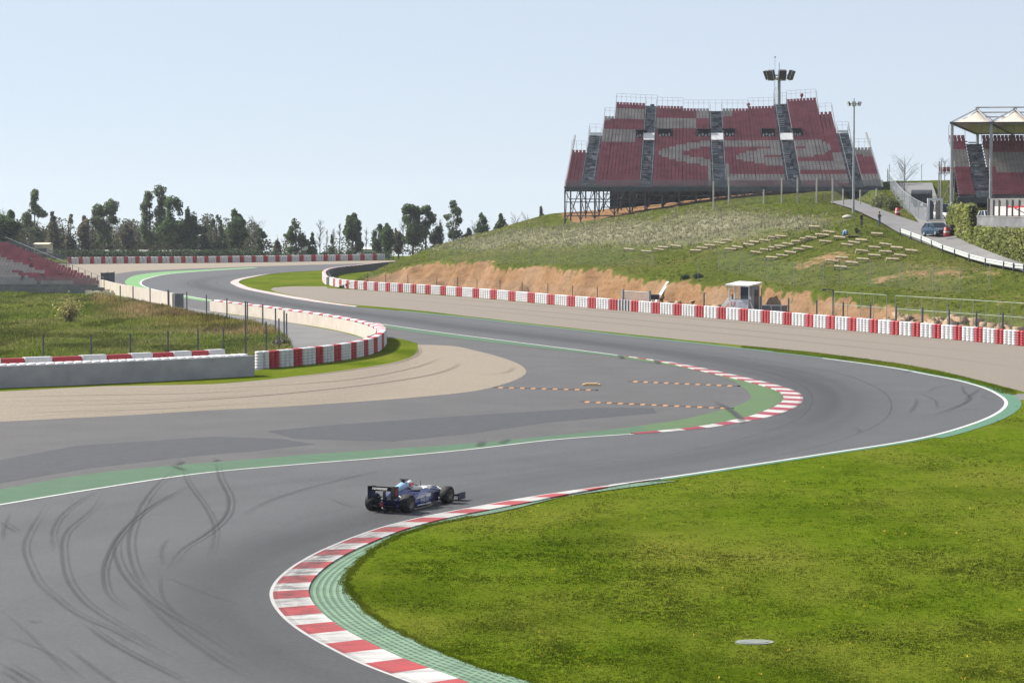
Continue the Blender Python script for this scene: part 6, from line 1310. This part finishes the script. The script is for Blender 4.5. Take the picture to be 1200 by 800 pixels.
# the wood behind: reads as one brownish mass
cen, tn = [], []
for k in range(175):
    x = random.uniform(-40, 300) if k < 145 else random.uniform(300, 640); D = random.uniform(608, 660)-(0 if x < 500 else 40); yt = (random.triangular(246, 284, 270) if x > 30 else random.uniform(255, 275)) if k < 145 else random.uniform(277, 290); p = P(x, YB, D); H = P(x, yt, D).z; n = int(52*H*(1 if k < 145 else .8)); w_ = random.uniform(1.3, 2.6)
    ht_ = RNG.uniform(0, 1, n)**.8; q = np.stack([p.x+RNG.normal(0, 1, n)*w_*(.25+.95*ht_), p.y+RNG.normal(0, w_, n), H*(1-ht_)], 1); cen.append(q); tn.append(RNG.uniform(.35, .85, n)*random.uniform(.7, 1.25))
cen = np.concatenate(cen); tn = np.concatenate(tn); V, Q_ = leaves(cen, .62); tg = np.repeat(tn[:, None], 4, 0)*np.ones((1, 3))
tag(big_mesh('woodland', V, Q_, 'leaf_wood', tint=tg), 'brownish leafless wood behind the tree line', 'woodland', None, 'stuff')
# dark clipped hedge along the far barrier
cen = []
for x0, x1 in ((60, 300), (300, 462)):
    n = 5200 if x0 < 100 else 1500; x = RNG.uniform(x0, x1, n); D = 575+RNG.normal(0, .8, n)+(0 if x0 < 100 else 8); zt = (1.5 if x0 < 100 else 1.15)+.35*vnoise(x*.2, x*0, 81); cen.append(np.stack([(x-600)*D/F, D, RNG.uniform(.1, 1, n)*zt*1.45], 1))
cen = np.concatenate(cen); V, Q_ = leaves(cen, .5); tag(big_mesh('hedge', V, Q_, 'leaf_dark', tint=np.repeat(RNG.uniform(.5, 1.2, (len(cen), 1)), 4, 0)*np.ones((1, 3))), 'long low dark hedge right behind the farthest barrier', 'hedge')
# pale low buildings and parked trucks far behind the hedge
def shed(x0, x1, yt, yb, D, label, m='roof_white', group=None):
    a, c = P(x0, yb, D), P(x1, yb, D); zt = P(x0, yt, D).z; w_ = c.x-a.x; root = empty('shed', ((a.x+c.x)/2, D, a.z-1.5), 0, label, 'building', group); h = zt-a.z+1.5; b = MB(); b.prism([(-w_/2, 0), (w_/2, 0), (w_/2, 6), (-w_/2, 6)], 0, h*.86); b.build('wall', [m], root)
    b = MB(); b.loft([[(s*(w_/2+.3), -.4, h*.86), (s*(w_/2+.3), 3, h), (s*(w_/2+.3), 6.4, h*.86)] for s in (-1, 1)]); b.build('roof', [m], root); b = MB()
    b.box((0, -.03, h*.3), (w_*.8, .06, h*.35)); b.build('doorway', ['steel_dark'], root)
for x0, x1, lab in [(84, 89, 'tiny white van sized shed behind the hedge, leftmost of the row'), (113, 124, 'short white shed behind the hedge right of the left grandstand'), (131, 149, 'white shed behind the hedge, third from the left'), (157, 172, 'white shed behind the hedge below the tallest eucalyptus pair'), (186, 202, 'bright white shed behind the hedge below the dark upright pine'), (208, 253, 'long low cream shed behind the hedge below the broad pines')]:
    shed(x0, x1, 293.2, 297, 604, lab, 'roof_cream' if x0 > 205 else 'roof_white')
for x0, x1, yt, lab in [(352, 362, 283, 'white shed glimpsed right of the open rounded pine'), (421, 440, 290, 'white shed right of the egg shaped pine'), (443, 458, 288.5, 'white shed under the twin pines')]: shed(x0, x1, yt, 296, 606, lab)
o = P(45, 287, 420); shed(40, 56, 284.5, 289, 540, 'pale flat roof peeping over the left grandstand', 'roof_cream')
# bushes
def bush(x, yb, D, w_, h, m, label, n=900, leaf=.22, z=0.):
    p = P(x, yb, D); root = empty('shrub', (p.x, D, z), 0, label, 'shrub'); b = MB(); cen = []
    for k in range(26):
        a = random.uniform(0, 6.28); r_ = random.uniform(.1, 1)*w_/2; t_ = Vector((math.cos(a)*r_, math.sin(a)*r_*.8, h*random.uniform(.55, 1)*(1-.35*r_/w_*2))); b.tube([(t_.x*.15, t_.y*.15, -.1), t_*.6, t_], [.035, .025, .01], 4); n_ = n//26; f = RNG.uniform(.3, 1.05, n_)[:, None]; cen.append(np.array(t_)[None]*f+RNG.normal(0, .12*w_, (n_, 3))*np.array([[.8, .8, .7]]))
    b.build('stems', ['twig'], root); cen = np.concatenate(cen); cen[:, 2] = np.abs(cen[:, 2]); V, Q_ = leaves(cen, leaf); big_mesh('foliage', V, Q_, m, root, tint=np.repeat(RNG.uniform(.6, 1.4, (len(cen), 1)), 4, 0)*np.ones((1, 3)))
bush(80, 376, G(80, 378).y, 3.3, 2.9, 'leaf_shrub', 'yellowish shrub in the rough grass before the left grandstand', 800, .24)
bush(330, 408, G(330, 406).y, 1.8, .8, 'leaf_brown', 'low brown scrub at the tip of the rough grass', 500, .2)
for x, y, w_, h, lab in [(803, 327, .9, .4, 'dark little bush on the edge of the dirt cut'), (818, 326, 1.0, .45, 'second dark little bush on the edge of the dirt cut'), (1032, 243, 4.5, 2.2, 'brownish bushes at the right end of the big grandstand'), (1046, 247, 3.0, 2.0, 'olive bush before the crest road'), (1120, 246, 5, 2.2, 'green bush on the bank under the scaffold tower'), (1134, 240, 5, 2.5, 'green bush on the bank under the tent roof')]:
    q = hit(x, y); bush(x, y, q.y, w_, h, 'leaf_dark' if x < 900 else 'leaf_bush', lab, 700, .28, q.z)

# ================================================================== cars
def car(p, rz, paint_, label, name='parked_car', L=4.4, W=1.78, H=1.48, tall=0., cat='car'):
    """hatchback, front towards local -Y"""
    root = empty(name, p, rz, label, cat); hw = W/2
    def sec(y, zb, zs, w_): return [(-w_*.94, y, zb), (-w_, y, zb+.18), (-w_, y, zs-.14), (-w_*.93, y, zs), (w_*.93, y, zs), (w_, y, zs-.14), (w_, y, zb+.18), (w_*.94, y, zb)]
    f = -L/2; b = MB(); b.loft([sec(f, .34, .60, hw*.80), sec(f+.10, .24, .72, hw*.92), sec(f+.5, .22, .84, hw*.98), sec(f+1.25, .22, .95, hw), sec(f+2.4, .22, .97, hw), sec(L/2-.5, .22, .98, hw*.98), sec(L/2-.08, .26, .95, hw*.93), sec(L/2, .4, .8, hw*.86)]); autosmooth(b.build('body', [paint_], root), 35)
    r0, r1 = f+1.15+tall*-.3, L/2-.25; zt = H
    def rs(y, z, w_, z0=.93): return [(-w_, y, z), (w_, y, z)]
    A_ = [(-hw*.90, r0, .95), (hw*.90, r0, .95)]; B_ = [(-hw*.74, r0+.75, zt-.03), (hw*.74, r0+.75, zt-.03)]; C_ = [(-hw*.74, r1-.6, zt-.02), (hw*.74, r1-.6, zt-.02)]; D_ = [(-hw*.88, r1, .97), (hw*.88, r1, .97)]
    b = MB(); b.loft([[B_[0], ((-hw*.6), r0+.78, zt), ((hw*.6), r0+.78, zt), B_[1]], [C_[0], (-hw*.6, r1-.6, zt+.01), (hw*.6, r1-.6, zt+.01), C_[1]]]); autosmooth(b.build('roof', [paint_], root), 40)
    for nm, q in (('windscreen', (A_[0], A_[1], B_[1], B_[0])), ('rear_window', (D_[1], D_[0], C_[0], C_[1]))): b = MB(); b.add(q, [(0, 1, 2, 3)]); b.build(nm, ['glass_dark'], root)
    for s in (0, 1): b = MB(); b.add([A_[s], B_[s], C_[s], D_[s]], [(0, 1, 2, 3)]); b.build('side_window', ['glass_dark'], root)
    for s in (0, 1):
        sg = -1 if s == 0 else 1
        for e0, e1 in ((A_[s], B_[s]), (C_[s], D_[s])): b = MB(); b._bar(e0, e1, .10, .10, 0); b.build('pillar', [paint_], root)
        ym = (r0+.75+r1-.6)/2; b = MB(); b._bar((sg*hw*.75, ym, zt-.03), (sg*hw*.91, ym, .95), .10, .06, 0); b.build('pillar', [paint_], root)
        b = MB(); b.box((sg*(hw+.10), r0+.28, 1.0), (.2, .12, .14)); b.build('mirror', [paint_], root)
        b = MB(); b.box((sg*hw*.66, f+.12, .70), (.36, .16, .15), 0, M=Matrix.Rotation(sg*.25, 3, 'Z')); b.build('headlight', ['lamp_glass'], root)
        b = MB(); b.box((sg*hw*.80, L/2-.06, .80), (.2, .1, .28)); b.build('tail_light', ['barrel_red'], root)
        for y in (f+.82, L/2-.82):
            b = MB(); b.lathe([(.17, -.11), (.28, -.115), (.315, -.08), (.315, .08), (.28, .115), (.17, .11)], 20, (sg*(hw-.10), y, .315), 'X'); w_ = b.build('wheel', ['tyre_rub'], root, True); b = MB(); b.lathe([(.001, .09*sg), (.06, .118*sg), (.19, .10*sg), (.20, .06*sg)], 16, (sg*(hw-.10), y, .315), 'X'); b.build('rim', ['galvanised'], w_)
    b = MB(); b.box((0, f-.005, .50), (hw*1.1, .06, .13)); b.build('grille', ['carbon'], root); b = MB(); b.box((0, f-.03, .40), (.48, .03, .11)); b.build('number_plate', ['plate'], root); b = MB(); b.box((0, f+.06, .28), (W*.86, .16, .12)); b.build('bumper', ['carbon'], root); return root
pc_ = P(1097.5, 273.3, 279); dcar = car((pc_.x, pc_.y, pc_.z), .30, 'car_dark', 'dark blue green car coming down the hill road past a red barrel', H=1.5)
dcar.rotation_euler = (-.035, 0, .30); dcar.location.z = P(1097.5, 276.6, 279).z
pw = P(1153, 250, 300); car((pw.x+.6, 300, 9.6), .12, 'car_white', 'white car parked behind the grey parapet under the tent roof grandstand', H=1.62, W=1.8)
pv = hit(1107.5, 258, 288, 330); v_ = car((pv.x, pv.y+2.5, pv.z), .5, 'car_white', 'white van mostly hidden behind the dark car and the ivy', 'parked_van', 4.4, 1.8, 2.0, .5, 'van')

# ================================================================== racing car (x forward, y left)
a_, c_ = G(480.2, 599.5), G(521.2, 590.4); hd = math.atan2(c_.y-a_.y, c_.x-a_.x); mid_ = (a_+c_)/2; hd = R(65)
fw = Vector((math.cos(hd), math.sin(hd), 0)); lf = Vector((-fw.y, fw.x, 0)); org = mid_-fw*1.6+lf*.72; org.z = .012
rc = empty('racing_car', org, hd, 'dark blue and white open wheel racing car driving beside the near kerb', 'racing car')
WB = 3.2
def ring(x, w_, zb, zt, n=12, p=2.6, cy=0.):
    out = []
    for k in range(n):
        a = 2*math.pi*k/n; c, s = math.cos(a), math.sin(a); out.append((x, cy+w_*math.copysign(abs(c)**(2/p), c), (zb+zt)/2+(zt-zb)/2*math.copysign(abs(s)**(2/p), s)))
    return out
b = MB(); b.loft([ring(-.55, .07, .30, .42), ring(-.2, .16, .22, .56), ring(.3, .22, .10, .66), ring(.8, .28, .08, .72), ring(1.25, .33, .07, .72), ring(1.55, .36, .07, .66), ring(1.9, .36, .08, .62), ring(2.3, .33, .10, .66), ring(2.7, .29, .14, .66), ring(3.2, .24, .22, .62), ring(3.7, .18, .28, .54), ring(4.15, .13, .30, .44), ring(4.35, .07, .32, .40)]); autosmooth(b.build('chassis', ['race_blue'], rc), 60)
b = MB(); b.loft([ring(2.25, .20, .655, .672), ring(2.7, .19, .655, .675), ring(3.2, .16, .615, .635), ring(3.7, .12, .535, .552), ring(4.15, .09, .435, .450), ring(4.33, .05, .397, .408)]); autosmooth(b.build('nose_stripe', ['race_white'], rc), 60)
# engine cover, airbox, fin
b = MB(); b.loft([ring(-.35, .04, .45, .58), ring(.1, .09, .5, .72), ring(.6, .14, .5, .86), ring(1.0, .17, .52, .95), ring(1.18, .17, .60, .97), ring(1.26, .15, .70, .96)]); autosmooth(b.build('engine_cover', ['race_blue'], rc), 60)
b = MB(); b.loft([ring(1.262, .11, .74, .93), ring(1.268, .105, .745, .925)]); b.build('air_intake', ['carbon'], rc)
b = MB(); b.loft([ring(.25, .115, .62, .775), ring(.6, .150, .66, .875), ring(1.0, .178, .70, .962), ring(1.17, .178, .72, .982)]); autosmooth(b.build('cover_stripe', ['race_lightblue'], rc), 60)
b = MB(); b.box((1.05, 0, 1.02), (.16, .10, .08)); b.box((1.05, 0, .985), (.05, .04, .06)); b.box((1.10, 0, 1.065), (.05, .34, .03)); b.build('roll_camera', ['carbon'], rc)
# cockpit opening and headrest
b = MB(); b.loft([ring(1.35, .26, .64, .735), ring(1.7, .27, .615, .70), ring(2.15, .22, .64, .70)]); autosmooth(b.build('cockpit_opening', ['carbon'], rc), 60)
b = MB()
for s in (-1, 1): b.loft([ring(1.28, .06, .66, .86, 10, 2.4, s*.25), ring(1.6, .06, .62, .80, 10, 2.4, s*.28), ring(2.0, .05, .60, .73, 10, 2.4, s*.25)])
b.build('cockpit_sides', ['race_white'], rc)
# sidepods
for s in (-1, 1):
    b = MB(); b.loft([ring(.0, .05, .08, .22, 12, 3, s*.25), ring(.4, .14, .07, .36, 12, 3, s*.36), ring(.9, .20, .06, .50, 12, 3.2, s*.46), ring(1.5, .21, .06, .56, 12, 3.4, s*.50), ring(1.95, .20, .08, .54, 12, 3.4, s*.51), ring(2.02, .18, .12, .50, 12, 3.4, s*.51)]); o = autosmooth(b.build('sidepod', ['race_blue'], rc), 60)
    b = MB(); b.loft([ring(2.022, .15, .16, .46, 12, 3.4, s*.51), ring(2.03, .14, .17, .45, 12, 3.4, s*.51)]); b.build('inlet', ['carbon'], o)
    b = MB(); y0, y1 = s*.665, s*.715
    b.add([(.75, s*.648, .40), (1.85, s*.716, .42), (1.9, s*.716, .54), (1.0, s*.68, .52)], [(0, 1, 2, 3)]); b.add([(.85, s*.66, .14), (1.9, s*.715, .14), (1.9, s*.715, .20), (.9, s*.665, .18)], [(0, 1, 2, 3)]); b.build('white_flash', ['race_white'], o)
    Mt = Matrix.Translation((1.36, s*.722, .31))@Matrix.Rotation(0 if s < 0 else math.pi, 4, 'Z')@Matrix.Rotation(math.pi/2, 4, 'X')
    text_mesh('sponsor_lettering', 'PHILIPS', .20, 'race_white', o, Mt, .003)
    b = MB(); b.box((2.55, s*.52, .30), (.5, .03, .36), 0, M=Matrix.Rotation(s*.12, 3, 'Z')); b.build('bargeboard', ['race_navy'], rc)
    b = MB(); b.box((1.95, s*.62, .74), (.12, .17, .10), 0, M=Matrix.Rotation(s*.15, 3, 'Z')); b.beam((1.95, s*.3, .66), (1.95, s*.55, .73), .03); b.build('mirror', ['helmet_red' if s > 0 else 'race_white'], rc)
b = MB(); b.prism([(.1, -.5), (.5, -.68), (1.9, -.70), (2.6, -.45), (2.9, -.2), (2.9, .2), (2.6, .45), (1.9, .70), (.5, .68), (.1, .5)], .03, .055); b.build('floor', ['tan_floor'], rc)
# wings
def plane(b, x0, x1, hw, z0, camber, th=.02, m=0):
    n = 5; up = [(x0+(x1-x0)*k/n, z0+camber*(k/n)**1.6) for k in range(n+1)]
    sec = lambda y: [(x, y, z) for x, z in up]+[(x, y, z-th) for x, z in reversed(up)]
    b.loft([sec(-hw), sec(hw)], m)
b = MB(); plane(b, -.30, -.62, .46, .80, .08, .03); b.build('rear_wing', ['carbon'], rc)
rw = rc.children[-1]
b = MB(); plane(b, -.60, -.80, .46, .87, .13, .025); b.build('wing_flap', ['carbon'], rw)
Mt = Matrix.Translation((-.795, 0, .925))@Matrix.Rotation(-math.pi/2, 4, 'Z')@Matrix.Rotation(math.pi/2-.55, 4, 'X'); text_mesh('wing_lettering', 'randstad', .17, 'race_white', rw, Matrix.Translation((-.012, 0, 0))@Mt, .004, 1.05)
for s in (-1, 1):
    b = MB(); b.prism([(-.84, .50), (-.30, .56), (-.24, .96), (-.84, 1.0)], -.012, .012); o = b.build('endplate', ['carbon'], rw); o.data.transform(Matrix.Translation((0, s*.47, 0))@Matrix.Rotation(math.pi/2, 4, 'X'))
    b = MB(); b.prism([(-.55, .62), (-.33, .64), (-.29, .88), (-.5, .90)], -.004, .004); o2 = b.build('maroon_panel', ['maroon'], o); o2.data.transform(Matrix.Translation((0, s*.487, 0))@Matrix.Rotation(math.pi/2, 4, 'X'))
b = MB(); plane(b, -.35, -.62, .46, .44, .06, .025); b.box((-.45, 0, .6), (.18, .025, .34)); b.build('beam_wing', ['carbon'], rc)
b = MB(); b.box((-.45, 0, .22), (.35, .9, .02), 0, M=Matrix.Rotation(.25, 3, 'Y')); 
for y in (-.4, -.2, .2, .4): b.box((-.5, y, .17), (.4, .015, .2))
b.build('diffuser', ['carbon'], rc); b = MB(); b.box((-.66, 0, .32), (.06, .14, .12)); b.build('rain_light', ['maroon'], rc)
b = MB(); plane(b, 4.45, 4.05, .86, .11, .03, .02); plane(b, 4.12, 3.88, .86, .17, .09, .018); b.build('front_wing', ['race_navy'], rc); fwg = rc.children[-1]
for s in (-1, 1):
    b = MB(); b.box((4.15, s*.875, .19), (.62, .025, .26)); b.box((4.0, s*.80, .30), (.3, .14, .02)); b.build('endplate', ['race_navy'], fwg); b = MB(); b._bar((4.15, s*.12, .30), (4.2, s*.16, .12), .2, .02, 0); b.build('pylon', ['race_navy'], fwg)
# wheels and suspension
for x, r_, w_, yy in ((0, .33, .38, .71), (WB, .325, .34, .735)):
    for s in (-1, 1):
        h = w_/2; b = MB(); b.lathe([(r_*.56, -h*.86), (r_*.70, -h*.97), (r_*.93, -h*.92), (r_, -h*.74), (r_, h*.74), (r_*.93, h*.92), (r_*.70, h*.97), (r_*.56, h*.86), (r_*.54, h*.6)], 32, (x, s*yy, r_), 'Y'); wl_ = autosmooth(b.build('wheel', ['tyre_rub'], rc), 40)
        b = MB(); o_ = s*h; b.lathe([(.001, o_*.70), (.05, o_*.78), (.06, o_*.62), (r_*.35, o_*.70), (r_*.50, o_*.90), (r_*.585, o_*.90), (r_*.585, o_*.5)], 24, (x, s*yy, r_), 'Y'); b.build('rim', ['rim_metal'], wl_)
        b = MB(); b.lathe([(.001, -o_*.70), (r_*.57, -o_*.70)], 24, (x, s*yy, r_), 'Y'); b.build('brake_drum', ['carbon'], wl_)
        for dx, z0_, z1_ in ((-.32, .26, .20), (.22, .26, .20), (-.28, .46, .44), (.2, .46, .44)):
            b = MB(); b.beam((x+dx*1.3, s*.18, z0_+.12), (x, s*(yy-h*.6), z1_), .035); b.build('suspension_arm', ['carbon'], rc)
b = MB(); b.tube([(2.45, 0, .66), (2.45, 0, .88)], .012, 5); b.build('antenna', ['carbon'], rc)
for x, y in ((-.72, -.02), (-.72, .02)): pass

# ================================================================== people
def figure(name, pts, edges, root_i, cols, label, p, rz, sub=2, cat='person', head=None):
    """one continuous body grown over a posed skeleton; cols(v) picks the clothing of a face"""
    me = bpy.data.meshes.new(name); me.from_pydata([q[0] for q in pts], edges, []); o = link(name, me); md = o.modifiers.new('skin', 'SKIN'); md.use_smooth_shade = True
    for i, q in enumerate(pts): sv = me.skin_vertices[0].data[i]; sv.radius = q[1] if hasattr(q[1], '__len__') else (q[1], q[1]); sv.use_root = (i == root_i)
    o.modifiers.new('sub', 'SUBSURF').levels = sub; o.modifiers['sub'].render_levels = sub; bpy.context.view_layer.update()
    m2 = bpy.data.meshes.new_from_object(o.evaluated_get(bpy.context.evaluated_depsgraph_get())); bpy.data.objects.remove(o); o = link(name, m2); m2.materials.clear(); ms = []
    for f in m2.polygons:
        m = cols(f.center); 
        if m not in ms: ms.append(m); m2.materials.append(MATS[m])
        f.material_index = ms.index(m); f.use_smooth = True
    o.location = p; o.rotation_euler = (0, 0, rz); return tag(o, label, cat)
def hand(pts, edges, wrist, s, d):
    """palm and five fingers hanging from a wrist vertex"""
    w0 = Vector(pts[wrist][0]); d = Vector(d).normalized(); side = Vector((0, 1, 0)); n0 = len(pts); pts.append((tuple(w0+d*.05), (.036, .02))); edges.append((wrist, n0))
    for k, l in enumerate((.065, .075, .07, .055)):
        a = w0+d*.09+side*(k-1.5)*.02; pts.append((tuple(a), .0095)); edges.append((n0, len(pts)-1)); pts.append((tuple(a+d*l*.55+Vector((s*-.008, 0, 0))), .0085)); edges.append((len(pts)-2, len(pts)-1)); pts.append((tuple(a+d*l+Vector((s*-.022, 0, 0))), .007)); edges.append((len(pts)-2, len(pts)-1))
    a = w0+d*.045+side*-.04; pts.append((tuple(a), .010)); edges.append((n0, len(pts)-1)); pts.append((tuple(a+d*.04+side*-.012), .009)); edges.append((len(pts)-2, len(pts)-1))
def standing(p, rz, top, legs, label, arms='down'):
    pts = [((0, 0, .95), (.155, .11)), ((0, 0, 1.15), (.15, .105)), ((0, 0, 1.36), (.18, .11)), ((0, 0, 1.50), (.065, .06)), ((0, -.01, 1.60), (.075, .085)), ((0, -.015, 1.69), (.075, .09)), ((0, -.01, 1.75), .045)]
    ed = [(0, 1), (1, 2), (2, 3), (3, 4), (4, 5), (5, 6)]
    for s in (-1, 1):
        n = len(pts); pts += [((s*.10, 0, .86), .095), ((s*.11, -.02, .48), .065), ((s*.11, .02, .09), .045), ((s*.115, -.12, .04), (.042, .035))]; ed += [(0, n), (n, n+1), (n+1, n+2), (n+2, n+3)]
        n = len(pts)
        if arms == 'down' or s > 0: pts += [((s*.20, 0, 1.42), .06), ((s*.25, .02, 1.14), .045), ((s*.24, -.06, .92), .03)]; dd_ = (0, -.25, -1)
        else: pts += [((s*.20, 0, 1.42), .06), ((s*.26, -.05, 1.16), .045), ((s*.12, -.24, 1.30), .03)]; dd_ = (.6, -.4, .6)
        ed += [(2, n), (n, n+1), (n+1, n+2)]; hand(pts, ed, n+2, s, dd_)
    def cols(c):
        if c.z > 1.53: return 'skin'
        if c.z < .10: return 'cloth_black'
        if abs(c.x) > .19 and c.z < .95 or (c.y < -.22 and c.z > 1.2): return 'skin'
        return legs if c.z < .97 else top
    o = figure('person', pts, ed, 0, cols, label, p, rz)
    b = MB(); b.ball((0, .012, 1.715), (.092, .105, .095), 14, 10); b.build('hair', ['hair'], o, True)
    b = MB(); b.ball((0, -.108, 1.655), (.016, .022, .022), 8, 6); 
    for s in (-1, 1): b.ball((s*.092, .0, 1.66), (.014, .024, .032), 8, 6)
    b.build('nose_and_ears', ['skin'], o, True); b = MB()
    for s in (-1, 1): b.ball((s*.032, -.096, 1.68), (.012, .008, .008), 8, 6)
    b.build('eyes', ['hair'], o, True); return o
q = hit(1009.5, 267.5, 255, 320); standing(q, .9, 'cloth_black', 'cloth_grey', 'person in black top and grey trousers standing beside the seated one')
q = hit(1030.5, 265.6, 255, 320); standing(q, 2.0, 'cloth_black', 'jeans', 'person in black top and blue jeans standing at the road edge', 'up')
# seated figure
q = hit(1003.5, 274.5, 255, 320); pts = [((0, .05, .16), (.17, .13)), ((0, .08, .38), (.15, .11)), ((0, .04, .60), (.18, .11)), ((0, .0, .73), .06), ((0, -.03, .83), (.075, .085)), ((0, -.04, .92), (.075, .09)), ((0, -.03, .98), .045)]; ed = [(0, 1), (1, 2), (2, 3), (3, 4), (4, 5), (5, 6)]
for s in (-1, 1):
    n = len(pts); pts += [((s*.11, -.05, .17), .09), ((s*.14, -.40, .46), .065), ((s*.13, -.52, .10), .045), ((s*.135, -.66, .05), (.042, .035))]; ed += [(0, n), (n, n+1), (n+1, n+2), (n+2, n+3)]
    n = len(pts); pts += [((s*.20, .03, .64), .06), ((s*.27, -.10, .42), .045), ((s*.17, -.34, .50), .03)]; ed += [(2, n), (n, n+1), (n+1, n+2)]; hand(pts, ed, n+2, s, (-.2*s, -.8, -.2))
o = figure('person', pts, ed, 0, lambda c: 'skin' if c.z > .77 or (c.y < -.3 and c.z > .47 and abs(c.x) > .05 and c.z > .52) else 'cloth_black', 'person in black sitting on the grass with knees drawn up', q, .7)
b = MB(); b.ball((0, -.005, .945), (.095, .11, .10), 14, 10); b.build('hair', ['hair'], o, True); b = MB(); b.ball((0, -.135, .885), (.016, .022, .022), 8, 6)
for s in (-1, 1): b.ball((s*.092, -.02, .89), (.014, .024, .032), 8, 6)
b.build('nose_and_ears', ['skin'], o, True); b = MB()
for s in (-1, 1): b.ball((s*.032, -.122, .905), (.012, .008, .008), 8, 6)
b.build('eyes', ['hair'], o, True)
q = hit(990.5, 276, 255, 320); root = empty('bag', q, .3, 'blue and white bag on the grass left of the sitting person', 'bag'); b = MB(); b.loft([ring(-.3, .12, .0, .35), ring(-.2, .24, 0, .52), ring(.1, .26, 0, .58), ring(.3, .12, .02, .4)]); autosmooth(b.build('body', ['bag_blue'], root), 60); b = MB(); b.loft([ring(-.12, .255, -.0, .565), ring(.03, .27, -.0, .59)]); b.build('white_panel', ['race_white'], root); b = MB(); b.tube([(-.15, 0, .5), (-.05, 0, .68), (.1, 0, .66), (.15, 0, .54)], .025); b.build('handle', ['race_white'], root)
q = hit(1000.5, 277.5, 255, 320); b = MB(); b.prism([(-.8, -.5), (.8, -.55), (.85, .5), (-.75, .55)], 0.05, .12); tag(b.build('blanket', ['wood_pale'], None, False, q), 'pale blanket spread on the grass under the sitting person', 'blanket')
# driver
DX = 1.62
pts = [((DX-.22, 0, .30), (.16, .15)), ((DX-.18, 0, .48), (.17, .15)), ((DX-.14, 0, .62), (.17, .12)), ((DX-.06, 0, .71), .06), ((DX-.02, 0, .80), .09)]; ed = [(0, 1), (1, 2), (2, 3), (3, 4)]
for s in (-1, 1):
    n = len(pts); pts += [((DX, s*.09, .26), .085), ((DX+.45, s*.09, .36), .06), ((DX+.8, s*.08, .26), .04)]; ed += [(0, n), (n, n+1), (n+1, n+2)]
    n = len(pts); pts += [((DX-.12, s*.18, .62), .055), ((DX+.06, s*.21, .47), .045), ((DX+.32, s*.12, .52), .035), ((DX+.38, s*.10, .53), .035)]; ed += [(2, n), (n, n+1), (n+1, n+2), (n+2, n+3)]
dv = figure('person', pts, ed, 0, lambda c: 'overall', 'driver in a red and white helmet sitting in the blue racing car', org, hd)
b = MB(); b.ball((DX, 0, .83), (.15, .125, .14), 20, 14); b.build('helmet', ['helmet_red'], dv, True); hl = dv.children[-1]
b = MB(); b.loft([ring(DX+.02, .128, .80, .87, 14, 2.2), ring(DX+.10, .115, .80, .875, 14, 2.2), ring(DX+.15, .07, .81, .87, 14, 2.2)]); b.build('visor', ['visor'], hl, True); b = MB(); b.ball((DX-.03, 0, .905), (.11, .10, .085), 16, 10); b.build('white_crown', ['race_white'], hl, True)
